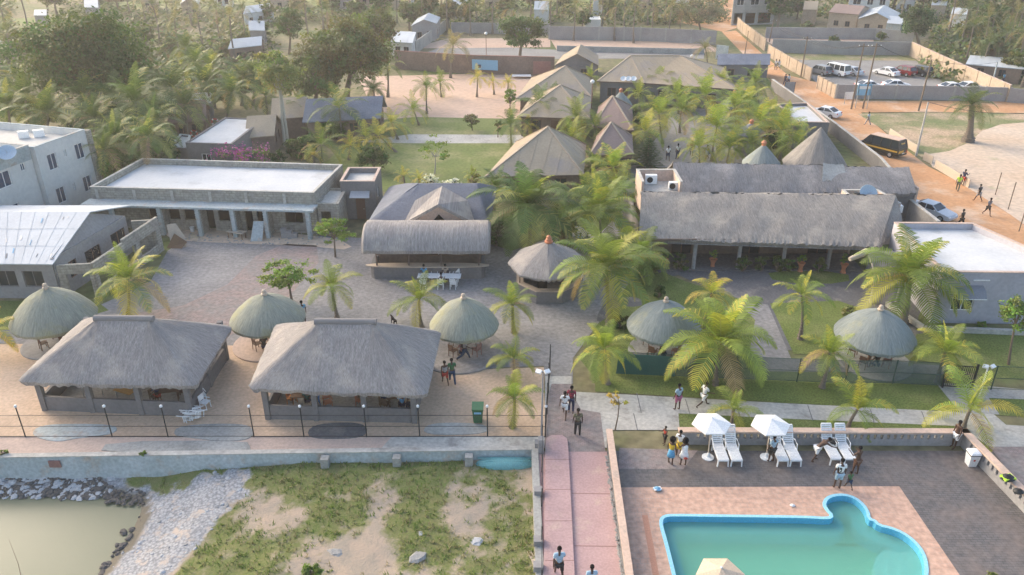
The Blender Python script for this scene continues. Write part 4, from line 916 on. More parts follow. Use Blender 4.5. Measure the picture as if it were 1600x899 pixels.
for i, (x, y, rx, ry, kd, l_) in enumerate(((30,260,40,34,'mango','dark undergrowth tree behind the apartment block, left'),(110,250,44,38,'far','mid green undergrowth tree behind the apartment block, right'),(190,290,40,34,'mango','dark undergrowth tree behind the block building corner'),(250,270,34,34,'far','mid green undergrowth tree below the brown shelter'),(170,230,44,40,'deep','deep green tree under the mango crown'),(60,200,40,36,'mango','dark tree in the shade left of the mango'),(235,190,36,32,'far','mid green tree right below the mango crown'),(330,165,34,26,'olive','olive bush tree above the tin shed'),(395,150,30,24,'far','mid green bush tree beside the pale tin house'),(520,215,26,18,'mango','dark bushy tree left of the slate house'),(470,240,26,20,'mango','dark bushy tree behind the block building'),(410,215,20,16,'olive','olive bushy tree between the cottages'),(985,200,20,20,'mango','dark bushy tree beside the rose roofs'),(1160,170,22,18,'mango','dark bushy tree right of the fan roof'),(1075,170,20,16,'bright','green bushy tree in front of the fan roof'),(1205,235,24,22,'mango','dark bushy tree between avenue palms and cone huts'),(775,380,30,20,'mango','dark bushy tree at the foot of the huge dark palm'),(880,370,28,20,'far','mid green bushy tree right of the huge dark palm'),(985,440,26,20,'bright','leafy bush tree by the restaurant corner'))):
    if rx: T(l_, x, y+4, x, y-ry*.75, rx, ry, kd, 300+i, clumps=34, leaves=70, ls=.22 if y < 300 else .13, tr=.12, name='bushy_tree')
bush('pale bushy plant on the lawn left of the far bungalow', 742,290,14,17,'light',14,leaves=60)
bush('bright weed bush at the bottom edge of the waste ground', 488,900,19,12,'bright',15,ls=.06,leaves=150,clumps=18)
bush('yellow weeds at the right bottom of the pool terrace', 1550,905,12,6,'light',16,ls=.05,leaves=60)
bush('small yellow plant on the promenade sand at the far left', 5,712,8,6,'light',17,ls=.05,leaves=50)
bush('weed growing out of the retaining wall', 225,712,6,6,'bright',18,ls=.05,leaves=40)
bush('low bush against the pierced wall on the lawn by the block house', 1535,512,11,7,'bright',19,ls=.07,leaves=60)
bush('tiny green palm like plant on the lawn beside the straw parasol', 1325,492,15,10,'light',20,ls=.10,leaves=40)
# far hedges and trees: each crown its own tree
rd = random.Random(77); kinds = ['far','far','dusty','olive','mango']
fart = [(640,40,22),(668,34,24),(700,40,22),(728,36,20),(600,28,20),(560,38,20),(520,22,18),(465,22,16),(420,30,14),(410,62,18),(385,78,16),(150,14,20),(185,10,20),(90,18,22),(60,70,18),(30,85,20),(40,150,20),(5,95,16),(15,190,20),
 (1215,35,24),(1245,22,18),(1300,70,10),(1262,48,12),(1510,60,20),(1540,55,24),(1575,40,24),(1600,75,22),(1545,105,26),(1580,118,22),(1530,22,22),(1590,20,24),(1460,20,18),(1440,12,16),(1395,8,16),(1500,18,20),(1375,60,10),(1355,52,7),(1180,2,14),(950,22,18),(910,40,16),(880,14,18),(1060,30,18),(790,22,20),(830,12,18),(740,8,16),(690,2,18),(560,4,16),(500,4,16),(440,6,14),(1000,8,16),(1610,100,20),(230,70,18),(355,90,16),(390,120,18),(75,8,18),(270,85,16),(1330,8,12)]
TP = {}
for kd in ('far','dusty','olive','mango'):
    o = tree('leafy_tree', 'x', (0,0), (0,0,3.4), 2.6, 2.4, 2.2, kd, clumps=34, leaves=44, ls=.30, seed=hash(kd) % 7 if False else {'far':3,'dusty':4,'olive':5,'mango':6}[kd], tr=.18); TP[kd] = [o, False]
nm_ = {'far':'mid green','dusty':'dusty','olive':'olive','mango':'dark green'}
for i, (x, y, r_) in enumerate(fart):
    kd = kinds[i % 5]; o, u = TP[kd]; b_ = G(x, y+8); s = r_*mpp(y+8)/2.6
    r = copy_tree(o) if u else o; TP[kd][1] = True; r.location = (b_.x, b_.y, 0); r.rotation_euler = (0,0,rd.uniform(0,6.28)); r.scale = (s, s, s*rd.uniform(.85,1.15))
    r['label'] = nm_[kd]+' leafy tree '+where(x, y); r['group'] = nm_[kd]+' far trees '+where(x, y)
# scrub that reads as one mass beyond the houses
q = MB(); q.col = []; k = 0
while k < 11000:
    x = rd.uniform(-60, 1660); y = rd.uniform(-16, 130); k += 1
    ok = (x < 420 and y < 130 and not (20 < x < 100 and y < 55) and noise.noise(Vector((x*.015,y*.06,4))) > -.18) or (400 < x < 860 and y < 45 and noise.noise(Vector((x*.02,y*.08,1))) > -.05) or (860 < x < 1130 and y < 40) or (1450 < x and y < 128) or (1200 < x < 1460 and y < 30)
    if not ok: continue
    b_ = G(x, y); s = rd.uniform(.5,1.5); cc = hue(rd, rd.choice(((.08,.11,.04),(.12,.14,.055),(.065,.095,.035),(.15,.165,.06))), .25); 
    for _ in range(9):
        p = b_+Vector((rd.gauss(0,.8)*s, rd.gauss(0,.8)*s, rd.random()*1.4*s)); n_ = Vector((rd.gauss(0,.6), rd.gauss(0,.6), 1)).normalized(); u = n_.orthogonal().normalized()*.45*s; w = n_.cross(u)
        q.add([p-u, p-w*.6, p+u, p+w*.6], [(0,1,2,3)]); q.col.append(tuple(c_*rd.uniform(.8,1.2) for c_ in cc))
tag(q.build('scrub', 'leaves'), 'far scrub and undergrowth between the trees and houses', 'scrub', kind='stuff')
# ------------------------------------------------------------------ thatched pavilions by the beach
def pavilion(lab, eav, rdg, walls, seed, ze=2.55, zr=5.1, pill=(), inner=()):
    e = [G(x, y, ze) for x, y in eav]; g = [G(x, y, zr) for x, y in rdg]; w = [G(x, y, 0) for x, y in walls]
    c_ = sum(w, Vector())/4; r = thing('thatched_pavilion', lab, 'pavilion', tuple(c_), 'long thatched pavilions on the beach sand')
    ro = thatch_roof('roof', e, g, ze, zr, r, 'thatch', n=180, levels=16, bulge=.015, thick=.30, cap=.15, seed=seed)
    q = MB(); q.uv = None; a, b_ = g; q.tube([Vector((a.x-.3,a.y,zr+.02)), Vector((b_.x+.3,b_.y,zr+.02))], .20, 10); q.build('ridge_cap', 'thatch_dark', ro, smooth=True)
    for i in range(4):
        A, B_ = w[i], w[(i+1)%4]; d = (B_-A).normalized(); rz = math.atan2(d.y, d.x); L_ = (B_-A).length; m_ = (A+B_)/2
        MB().box((m_.x, m_.y, .47), (L_-.36, .16, .94), rz).build('parapet_wall', 'grey_wall', r)
        k = 3 if L_ > 6.5 else 2
        for j in range(k):
            p = A.lerp(B_, j/k); column(r, p, ze-.05+.3, .30, 'grey_wall', name='pillar')
    MB().prism([p.lerp(c_, .03) for p in w], .005, .03).build('floor', 'concrete', r)
    return r, w, c_
pa, wA, cA = pavilion('long grey thatched pavilion nearest the pond, left of two', ((24,596),(306,603),(364,509),(130,497)), ((156,498),(232,499)), ((72,640),(300,650),(354,562),(150,556)), 1)
pb, wB, cB = pavilion('long grey thatched pavilion right of the other, beside the bin', ((386,606),(668,618),(690,517),(430,506)), ((500,503),(580,504)), ((420,654),(648,660),(668,575),(460,568)), 2, zr=5.2)
def table(name, lab, p, rz, top=(1.3,.75), h=.74, m='yellow_wood', leg='steel', z=0, tilt=0, group=None, rnd=False):
    r = thing(name, lab, 'table', (p[0], p[1], z), group); r.rotation_euler = (0, 0, rz)
    q = MB()
    if rnd: q.lathe((0,0,0), [(0,h-.05),(top[0]/2,h-.05),(top[0]/2,h),(0,h)], 24)
    else: q.box((0,0,h-.02), (top[0], top[1], .04))
    q = q; o = bpy.data.objects.new('table_top', None)
    me_o = q_build_local(q, 'table_top', m, r)
    for sx in (-1,1):
        for sy in (-1,1): q_build_local(MB().bar((sx*top[0]*.42, sy*top[1]*.38, h-.04), (sx*top[0]*.42, sy*top[1]*.40, 0), .05), 'leg', leg, r)
    bpy.data.objects.remove(o); return r
def q_build_local(q, name, m, parent, smooth=None):
    o = q.build(name, m, None, smooth); o.parent = parent; return o
def chair(lab, p, rz, m='brown_wood', z=0, name='chair', group=None):
    r = thing(name, lab, 'chair', (p[0], p[1], z), group); r.rotation_euler = (0, 0, rz); B = q_build_local
    B(MB().box((0,0,.44), (.46,.44,.05)), 'seat', m, r); q = MB(); q.box((0,.22,.72), (.44,.04,.34), 0, -.12)
    B(q, 'backrest', m, r)
    for sx in (-1,1):
        B(MB().bar((sx*.19,-.18,.42), (sx*.21,-.20,0), .045), 'leg', m, r); B(MB().bar((sx*.19,.2,.70), (sx*.21,.23,0), .045), 'leg', m, r)
        B(MB().bar((sx*.24,-.18,.62), (sx*.24,.22,.64), .05, .03), 'armrest', m, r)
    return r
def inp(w, u, v): return w[0].lerp(w[1], u).lerp(w[3].lerp(w[2], u), v)
table('table', 'yellow wooden table in the left pavilion beside the first pillar', inp(wA,.24,.30), .1); table('table', 'yellow wooden table tipped near the middle pillar of the left pavilion', inp(wA,.50,.22), -.4)
table('table', 'dark wooden table with a carved stool in the right bay of the left pavilion', inp(wA,.78,.25), .2, m='brown_wood', leg='brown_wood')
for i, (u, v, rz, lab, m_) in enumerate(((.70,.2,1.2,'brown chair left of the dark table in the left pavilion','brown_wood'),(.86,.3,-1.4,'brown chair right of the dark table in the left pavilion','brown_wood'))): chair(lab, inp(wA,u,v), rz, m_)
for i, (u, v, lab) in enumerate(((.20,.25,'wooden table in the left bay of the right pavilion'),(.66,.30,'wooden table behind the second pillar of the right pavilion'),(.86,.28,'wooden table in the right bay of the right pavilion'))): table('table', lab, inp(wB,u,v), .1*i, m='wood', leg='wood')
for u, v, rz, m_, lab in ((.12,.25,1.3,'orange','orange brown chair at the far left of the right pavilion'),(.29,.22,-1.2,'blue','blue covered chair in the left bay of the right pavilion'),(.38,.2,.5,'terracotta','terracotta chair just right of the second pillar of the right pavilion'),(.60,.25,1.4,'terracotta','terracotta chair in the third bay of the right pavilion'),(.78,.2,2.8,'wood','wooden chair facing the sea in the right pavilion'),(.95,.2,-1.5,'navy','navy covered chair at the right end of the right pavilion')):
    chair(lab, inp(wB,u,v), rz, m_)
# ------------------------------------------------------------------ straw parasols (round)
def straw_hut(lab, ax, ay, cx, cy, rp, dx, dy, dr, m, seed, ze=2.05, disc='concrete', furn=True, group='round straw parasols'):
    c_ = G(dx, dy); ap = AY(ax, ay, c_.y); zr = ap.z-.15; x0 = AY(cx, cy, c_.y).x; rr = rp*mpp(cy, ze); ctr = Vector((x0, c_.y, 0))
    r = thing('straw_parasol', lab, 'straw parasol', tuple(ctr), group)
    e = [ctr+Vector((rr*math.cos(t*.2618), rr*math.sin(t*.2618), 0)) for t in range(24)]
    ro = thatch_roof('roof', e, [ctr, ctr], ze, zr, r, m, n=84, levels=12, bulge=.22, round_=0, thick=.26, cap=.10, seed=seed, jit=.035)
    MB().lathe((ctr.x, ctr.y, zr-.06), [(0,0),(.17,.02),(.20,.12),(.12,.20),(.15,.28),(.10,.38),(0,.42)], 14).build('finial', 'cream_knob', ro, smooth=True)
    MB().lathe((ctr.x, ctr.y, 0), [(.16,0),(.12,.2),(.11,zr-.1)], 10).build('post', 'wood', r)
    q = MB()
    for k in range(10): a = k*.628; q.bar((ctr.x+.1*math.cos(a), ctr.y+.1*math.sin(a), 1.45), (ctr.x+rr*.82*math.cos(a), ctr.y+rr*.82*math.sin(a), ze+.08), .05)
    q.build('struts', 'yellow_wood', r)
    MB().lathe((c_.x, c_.y, .004), [(dr,0),(dr,.07),(dr-.1,.09),(0,.09)], 48).build('paved_base', disc, r, smooth=False)
    MB().lathe((ctr.x, ctr.y, .09), [(0,.70),(.62,.70),(.62,.75),(0,.76)], 24).build('ring_table', 'brown_wood', r)
    return r, ctr
huts = [straw_hut('green straw parasol at the far left on the grass edge', 73,447,82,487,62,88,537,2.1,'thatch_green',1,disc='mid_grey_wall'),
 straw_hut('green straw parasol between the two long pavilions', 412,457,418,494,58,420,538,2.3,'thatch_green',2,disc='pinkwall'),
 straw_hut('green straw parasol on a round paved base, right of the pavilions', 722,463,725,499,54,718,548,2.9,'thatch_green',3,disc='courtyard_pavers'),
 straw_hut('teal straw parasol on the lawn behind the dark green screen', 1042,468,1037,509,58,1034,550,2.2,'thatch_teal',4,disc='concrete'),
 straw_hut('teal straw parasol in front of the square lawn, rightmost', 1377,481,1367,523,61,1365,566,2.3,'thatch_teal',5,disc='concrete')]
hn = ('far left straw parasol','straw parasol between the pavilions','straw parasol with the round paved base','straw parasol behind the green screen','rightmost straw parasol')
for (h_, c_), n_ in zip(huts, hn):
    for k, a in enumerate((-2.3,-.7,.9,2.4)):
        chair(('dark wooden chair under the ' if k != 1 else 'reddish chair under the ')+n_+', '+('left front','right front','right rear','left rear')[k], (c_.x+1.05*math.cos(a), c_.y+1.05*math.sin(a)), a-math.pi/2, 'brown_wood' if k != 1 else 'rust_roof', z=.09)
# ------------------------------------------------------------------ bar hut with the orange finial
c_ = G(858,446); ctr = Vector((AY(857,400,53.7).x, 53.7, 0)); r = thing('bar_hut', 'eight sided grey thatched bar hut with orange finial and cream counter', 'bar hut', tuple(ctr))
ze = 2.35; rr = 3.05
e = [ctr+Vector((rr*math.cos(R(22.5+45*k)-R(22.5)-R(90)), rr*math.sin(R(45*k)-R(90)), 0)) for k in range(8)]
zr = AY(858,378,ctr.y).z
ro = thatch_roof('roof', e, [ctr, ctr], ze, zr, r, 'thatch', n=96, levels=12, bulge=.06, round_=1, thick=.24, cap=.10, seed=8)
MB().lathe((ctr.x, ctr.y, zr-.05), [(0,0),(.30,.0),(.32,.10),(.20,.16),(.24,.26),(.16,.36),(.17,.46),(.08,.56),(0,.60)], 16).build('finial', 'terracotta', ro, smooth=True)
oc = lambda rad, off=0: [ctr+Vector((rad*math.cos(R(45*k+22.5)), rad*math.sin(R(45*k+22.5)), 0)) for k in range(8)]
o1, o2 = oc(2.55), oc(2.0); q = MB(); qq = MB()
for k in range(8):
    a, b_, c2, d2 = o1[k], o1[(k+1)%8], o2[(k+1)%8], o2[k]; a1, b1, c1, d1 = [ctr+(p-ctr)*s for p, s in ((a,.95),(b_,.95),(c2,1.12),(d2,1.12))]
    q.prism([a1,b1,c1,d1], 0, 1.02); qq.prism([a,b_,c2,d2], 1.022, 1.08)
q.build('counter_wall', 'grey_wall', r); qq.build('counter_top', 'cream_knob', r)
for k in range(0, 8, 1): column(r, o1[k]*.9+ctr*.1, ze+.2, .11, 'fascia_brown', 0, True, 'post') if k % 2 == 0 else None
MB().box((ctr.x-.4, ctr.y+.3, .5), (.7,.6,1.0)).build('fridge', 'dark', r)
chair('white plastic chair at the right edge of the bar hut', G(906,440), -1.2, 'white_plastic')
# ------------------------------------------------------------------ long barrel thatched bar
fl, fr = G(580,436), G(757,440); Ybar = fl.y
L0, R0 = AY(566,400,Ybar-.2).x, AY(766,400,Ybar-.2).x
r = thing('long_bar', 'long barrel shaped thatched bar with cream counter top', 'bar', ((L0+R0)/2, Ybar, 0))
# barrel roof: profile across the depth, swept along x with rounded ends
prof = [(-.55,2.35),(-.62,2.62),(-.35,3.15),(.15,3.62),(.8,3.95),(1.6,4.08),(2.4,3.95),(3.0,3.55),(3.35,3.0),(3.4,2.6)]
mb = MB(); mb.uv = []; nx = 60
for i in range(nx+1):
    u = i/nx; x = L0+(R0-L0)*u; s = min(1, min(u,1-u)*22+.80)**.5
    for j, (yy, zz) in enumerate(prof):
        k_ = noise.noise(Vector((i*.1, j*.3, 3)))*.08
        mb.v.append((x+(k_ if 0 < i < nx else 0), Ybar+1.4+(yy-1.4)*s, 2.4+(zz-2.4)*s+k_)); mb.uv.append((x*1.0, j*.5))
W = len(prof)
for i in range(nx):
    for j in range(W-1): mb.f.append((i*W+j, (i+1)*W+j, (i+1)*W+j+1, i*W+j+1))
mb.f += [tuple(range(W))[::-1], tuple(range(nx*W, nx*W+W))]; mb.f += [(i*W, i*W+W-1, (i+1)*W+W-1, (i+1)*W) for i in range(nx)]
mb.build('roof', 'thatch', r, smooth=True)
cx0, cx1 = fl.x, fr.x; q = MB(); pts = [Vector((cx0-.1,Ybar-.1,0)),Vector((cx1+.1,Ybar-.1,0)),Vector((cx1+.1,Ybar+.7,0)),Vector((cx0-.1,Ybar+.7,0))]
q.prism([Vector((cx0+.25,Ybar,0)),Vector((cx1-.25,Ybar,0)),Vector((cx1,Ybar+.25,0)),Vector((cx1,Ybar+2.2,0)),Vector((cx1-.3,Ybar+2.2,0)),Vector((cx1-.3,Ybar+.35,0)),Vector((cx0+.3,Ybar+.35,0)),Vector((cx0+.3,Ybar+2.2,0)),Vector((cx0,Ybar+2.2,0)),Vector((cx0,Ybar+.25,0))], 0, 1.05); q.build('counter_wall', 'grey_wall', r)
q = MB(); q.prism(smooth_poly([Vector((cx0-.35,Ybar-.25,0)),Vector((cx1+.35,Ybar-.25,0)),Vector((cx1+.35,Ybar+.6,0)),Vector((cx0-.35,Ybar+.6,0))], 2), 1.052, 1.12); q.build('counter_top', 'cream_knob', r)
for u in (.06,.34,.62,.95): column(r, (cx0+(cx1-cx0)*u, Ybar+.1), 2.7, .12, 'fascia_brown', 0, False, 'post')
MB().box(((cx0+cx1)/2, Ybar+2.9, 1.3), (cx1-cx0, .15, 2.6)).build('back_wall', 'brown_wall', r)
MB().box(((cx0+cx1)/2+1, Ybar+2.6, .9), (4.2, .4, .06)).build('shelf', 'wood', r)
rd = random.Random(4)
for k in range(9): p = (cx0+3.2+k*.62, Ybar+2.6, .935); h_ = thing('bottle', 'small bottle standing on the shelf of the long bar', 'bottle', p, 'bottles on the bar shelf'); MB().lathe(p, [(.05,0),(.05,.2),(.02,.26),(.02,.33),(0,.33)], 8).build('glass_body', rd.choice(('green_plastic','brown_wood','white_plastic')), h_)
# ------------------------------------------------------------------ slate hip roof hall behind the bar, with dormer
r0 = G(606,352,2.7); eL = G(572,350,2.6); eR = G(752,352,2.6); bl = G(640,300,2.6)
cs = [Vector((eL.x,eL.y,0)), Vector((eR.x+.6,eR.y,0)), Vector((eR.x+1.2,eR.y+9.5,0)), Vector((eL.x+.6,eL.y+9.5,0))]
r = thing('slate_roofed_hall', 'low hall with blue grey hip roof and straw covered dormer', 'hall', (cs[0].x+4, cs[0].y+3, 0))
rz_ = 5.1; ra, rb = AY(655,287,cs[0].y+5.0), AY(745,290,cs[0].y+5.0)
thatch_roof('roof', cs, [ra, rb], 2.6, ra.z, r, 'slate_dark', n=120, levels=10, bulge=.05, thick=.2, cap=.1, jit=.01, seed=5)
for k in range(4):
    ins = [p.lerp(sum(cs, Vector())/4, .10) for p in cs]; MB().wall(ins[k], ins[(k+1)%4], 0, 2.5, .2).build('wall', 'grey_wall', r)
dp = G(686,352,2.9); dt = AY(687,303,dp.y+2.2); q = MB(); q.uv = []
A = [(dp.x-2.6,dp.y-.35,2.75),(dp.x,dp.y-.1,dt.z-.05),(dp.x+2.6,dp.y-.35,2.75),(dp.x-2.2,dp.y+3.0,3.9),(dp.x,dp.y+4.0,dt.z+.05),(dp.x+2.2,dp.y+3.0,3.9)]
A[0] = (dp.x-2.9,dp.y+.4,2.9); A[2] = (dp.x+2.9,dp.y+.4,2.9)
q.v = A+[(p[0], p[1], p[2]-.25) for p in A]; q.uv = [(p[0]*1.5, p[2]) for p in q.v]
q.f = [(0,1,4,3),(1,2,5,4),(6,9,10,7),(7,10,11,8),(0,6,7,1),(1,7,8,2),(2,8,11,5),(3,9,6,0)]
do = q.build('dormer_roof', 'thatch', r, smooth=False)
MB().poly([(dp.x-2.4,dp.y+.5,2.75),(dp.x+2.4,dp.y+.5,2.75),(dp.x,dp.y+.3,dt.z-.3)]).build('dormer_front', 'pinkwall', do); MB().poly([(dp.x-.5,dp.y+.30,3.15),(dp.x+.5,dp.y+.30,3.15),(dp.x,dp.y+.22,3.75)]).build('vent', 'dark', do)
# ------------------------------------------------------------------ grey cabin
b0, b1 = G(531,343), G(577,346); hh = 3.9
cs = rect(AY(531,284,b0.y), AY(585,287,b0.y), 4.0); zt = AY(531,284,b0.y).z
flat_house('grey_cabin', 'small square dark grey cabin with awning over its brown door', 'cabin', cs, zt, .45, 'grey_wall', 'roof_screed', openings=((0,.40,.68,0,2.1,'door'),(1,.3,.5,1.6,2.5,'window')), capm='pinkwall')
aw = thing('awning', 'green grey awning above the brown door of the grey cabin', 'awning', (cs[0].x+1.8, cs[0].y, 2.5)); q = MB(); x0, x1, y_ = cs[0].x+.9, cs[0].x+2.6, cs[0].y
q.add([(x0,y_-.02,2.75),(x1,y_-.02,2.75),(x1+.05,y_-.75,2.35),(x0-.05,y_-.75,2.35),(x0,y_-.02,2.71),(x1,y_-.02,2.71),(x1+.05,y_-.75,2.31),(x0-.05,y_-.75,2.31)], [(0,3,2,1),(4,5,6,7),(3,7,6,2),(0,4,7,3),(1,2,6,5)]); q.build('canopy', 'steel', aw)
for x_ in (x0, x1): MB().bar((x_, y_-.02, 2.2), (x_, y_-.72, 2.33), .03).build('bracket', 'black_metal', aw)
# ------------------------------------------------------------------ unfinished blockwork row with white roof slab
hB = 3.75; cs = [G(140,293,hB), G(490,302,hB), G(535,258,hB), G(222,248,hB)]
W0 = [V2(p) for p in cs]; LL = (W0[1]-W0[0]).length
ops = []
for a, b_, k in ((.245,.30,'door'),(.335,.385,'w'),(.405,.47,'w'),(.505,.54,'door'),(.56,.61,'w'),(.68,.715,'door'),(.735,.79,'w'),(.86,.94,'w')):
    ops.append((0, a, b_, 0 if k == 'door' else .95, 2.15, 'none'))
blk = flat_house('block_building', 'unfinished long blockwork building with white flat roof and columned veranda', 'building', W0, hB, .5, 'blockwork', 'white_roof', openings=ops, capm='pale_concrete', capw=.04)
d = (W0[1]-W0[0]).normalized(); n_ = Vector((d.y, -d.x, 0)); rz = math.atan2(d.y, d.x)
m_ = (W0[0]+W0[1])/2+n_*.75; MB().box((m_.x, m_.y, 2.62), (LL+.5, 1.5, .18), rz).build('veranda_slab', 'blue_concrete', blk)
for t in (.115,.33,.50,.655,.80,.985):
    p = W0[0]+d*LL*t+n_*1.3; q = MB(); q.box((p.x, p.y, 1.26), (.30,.30,2.52), rz)
    for k in range(11): q.box((p.x, p.y, .12+k*.23), (.34,.34,.13), rz)
    q.build('column', 'blue_concrete', blk)
for t in (.33,.50,.655,.80): p = W0[0]+d*LL*t-n_*0+n_*.12; MB().box((p.x+n_.x*.4, p.y+n_.y*.4, 1.25), (.18, 1.0, 2.5), rz).build('partition', 'blockwork', blk)
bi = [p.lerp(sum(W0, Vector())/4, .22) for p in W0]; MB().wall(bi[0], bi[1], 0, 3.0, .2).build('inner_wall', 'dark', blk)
for t in (.03,.2,.37,.54,.7,.87): p = W0[0]+d*LL*t+n_*.115; MB().box((p.x, p.y, 3.2), (.26,.02,.95), rz).build('beam_stub', 'pale_concrete', blk)
an = [W0[1]+d*.12+Vector((0,.2,0)), W0[1]+d*2.0+Vector((0,.2,0)), W0[1]+d*2.0+Vector((0,4.2,0)), W0[1]+d*.12+Vector((0,4.2,0))]
flat_house('block_annex', 'small bare blockwork annex at the right end of the block building', 'annex', an, 2.7, .1, 'blockwork', 'pale_concrete', openings=((0,.15,.6,0,2.0,'none'),))
# builder's leftovers
bx = G(455,372); q = thing('block_stack', 'stack of grey concrete blocks in front of the unfinished veranda', 'blocks', tuple(bx)); rd = random.Random(9)
for a in range(3):
    for b_ in range(2):
        for c3_ in range(4-a): MB().box((bx.x-.6+a*.46, bx.y+b_*.24, .11+c3_*.22), (.44,.21,.20), rd.uniform(-.08,.08)).build('block', 'mid_grey_wall', q)
t_ = G(371,372); tb = thing('work_bench', 'low rough wooden bench of two planks by the unfinished veranda', 'bench', tuple(t_)); rz = -.35; tb.rotation_euler = (0,0,rz)
for o_ in (-.22,.22): q_build_local(MB().box((0,o_,.6), (1.7,.24,.05)), 'plank', 'pale_wood', tb)
for sx in (-.7,.7):
    for sy in (-.25,.25): q_build_local(MB().bar((sx,sy,.57),(sx,sy,0),.06), 'leg', 'wood', tb)
p = G(272,386); q = thing('plywood_sheet', 'broken brown plywood boards leaning by the block wall end', 'boards', tuple(p)); MB().poly([(p.x-.4,p.y+.3,1.9),(p.x-.1,p.y-.2,0.02),(p.x+1.1,p.y-.1,.02),(p.x+1.0,p.y+.2,.9),(p.x+.3,p.y+.5,1.95)]).build('board', 'pale_wood', q); MB().poly([(p.x-.5,p.y-.3,0.02),(p.x+.8,p.y-.4,.02),(p.x+1.2,p.y+.0,.45),(p.x+.2,p.y+.1,1.2)]).build('board', 'wood', q)
p = G(405,374); q = thing('cement_sheet', 'pale cement sheet leaning in the veranda bay', 'sheet', tuple(p)); MB().add([(p.x-.6,p.y-.5,.02),(p.x+.4,p.y-.5,.02),(p.x+.5,p.y+.4,1.5),(p.x-.4,p.y+.4,1.5),(p.x-.6,p.y-.45,.02),(p.x+.4,p.y-.45,.02),(p.x+.5,p.y+.45,1.5),(p.x-.4,p.y+.45,1.5)], [(0,1,2,3),(7,6,5,4),(0,4,5,1),(1,5,6,2),(2,6,7,3),(3,7,4,0)]).build('board', 'blue_concrete', q)
p = G(301,362); q = thing('bucket', 'white builders bucket in front of the first window bay', 'bucket', tuple(p)); MB().lathe(tuple(p), [(.16,0),(.2,.42),(.22,.43),(.19,.44),(.15,.05),(0,.05)], 16).build('pail', 'white_plastic', q)
rd = random.Random(8); q = MB()
for _ in range(160): p = G(rd.uniform(270,540), rd.uniform(364,384), 0); stone(q, p.x, p.y, .02, rd.uniform(.04,.12), rd)
tag(q.build('building_rubble', 'rock'), 'scattered building rubble in front of the unfinished veranda', 'rubble', kind='stuff')
# ------------------------------------------------------------------ white apartment block, far left
hA = 6.7; a = V2(G(132,203,hA)); b_ = V2(G(53,231,hA)); c3_ = V2(G(0,252,hA)); dd = (b_-a).normalized()
# right part; the facing wall runs from b_ (near) to a (far)
nn = Vector((dd.y, -dd.x, 0)); nn = nn if nn.x < 0 else -nn
A4 = [b_+nn*14, b_, a, a+nn*14]
wops = []
def wo_(t0, t1, z0, z1): wops.append((1, t0, t1, z0, z1, 'blue'))
for t in (.26,.81):
    wo_(t-.085, t+.085, 4.2, 5.7)
    wo_(t-.085, t+.085, 1.0, 2.5)
wo_(.50,.545,4.9,5.6); wo_(.51,.555,1.7,2.4)
apt = flat_house('apartment_block', 'white two storey apartment block with blue glass windows and flat roof', 'building', A4, hA, .6, 'white_wall', 'roof_screed', openings=[(1,min(o[1],o[2]),max(o[1],o[2]),o[3],o[4],'blue') for o in wops], capm='blue_concrete')
b2 = b_+nn*.5; dd2 = dd; far_ = b2+dd2*20
A5 = [far_+nn*12, far_+Vector((0,0,0)), b2+dd2*.05, b2+nn*12+dd2*.05]
bops = [(1,.80,.87,4.1,5.5,'blue'),(1,.70,.73,4.7,5.4,'blue'),(1,.93,.955,4.9,5.6,'blue'),(1,.55,.62,4.1,5.5,'blue'),(1,.80,.87,1.1,2.5,'blue')]
apt2 = flat_house('apartment_wing', 'near wing of the white apartment block with ribbed grey upper wall', 'building', A5, 6.9, .5, 'white_wall', 'white_roof', openings=bops, capm='pale_concrete')
dA = (A5[2]-A5[1]).normalized(); nA = Vector((dA.y,-dA.x,0)); Lw = (A5[2]-A5[1]).length; m_ = (A5[1]+A5[2])/2+nA*.02; q = MB()
q.box((m_.x, m_.y, 6.25), (Lw, .04, 1.2), math.atan2(dA.y, dA.x))
for k in range(14): mm = m_+nA*.03; q.box((mm.x, mm.y, 5.7+k*.085), (Lw, .03, .03), math.atan2(dA.y, dA.x))
q.build('ribbed_cladding', 'blue_concrete', apt2)
q = MB(); dA = (A4[2]-A4[1]).normalized(); nA = Vector((dA.y,-dA.x,0)); p = A4[2]+nA*.1-dA*.0
MB().box((A4[2].x+dA.x*.25, A4[2].y+dA.y*.25, 3.3), (.5,.5,6.6), math.atan2(dA.y,dA.x)).build('corner_pier', 'blockwork', apt)
for px, py, lb in ((38,216,'left'),(62,214,'right')):
    p = G(px,py,6.1); q = thing('ac_unit', 'white outdoor air conditioner on the apartment roof, '+lb+' one of two', 'air conditioner', tuple(p)); MB().box((p.x,p.y,6.1+.35), (.9,.4,.66), .5).build('casing', 'white_plastic', q); MB().lathe((0,0,0), [(0,0),(.24,0),(.24,.03),(0,.03)], 16).build('fan_grille', 'black_metal', q); k_ = q.children[-1]; k_.location = (-.09-.0, -.215, .36); k_.rotation_euler = (math.pi/2,0,.5)
def dish(lab, p, r_, m='blue_dish', az=0, el=.7, post=.6, name='satellite_dish', group=None):
    q = thing(name, lab, 'satellite dish', tuple(p), group); q.rotation_euler = (0,0,az); z = p[2]
    B = q_build_local; prof = [(0,0),(r_*.35,r_*.03),(r_*.7,r_*.12),(r_,r_*.26),(r_*.98,r_*.28),(r_*.7,r_*.14),(r_*.35,r_*.05),(0,.02)]
    o = B(MB().lathe((0,0,0), prof, 24), 'dish', m, q, True); o.location = (0,0,post); o.rotation_euler = (el,0,0)
    B(MB().bar((0,0,0),(0,.05,post),.05), 'post', 'steel', q); o2 = B(MB().bar((0,0,0),(0,0,r_*.8),.03), 'feed_arm', 'steel', o); return q
p = G(12,242,6.9); dish('blue satellite dish on the near apartment wing roof', (p.x,p.y,6.4), .75, az=.4)
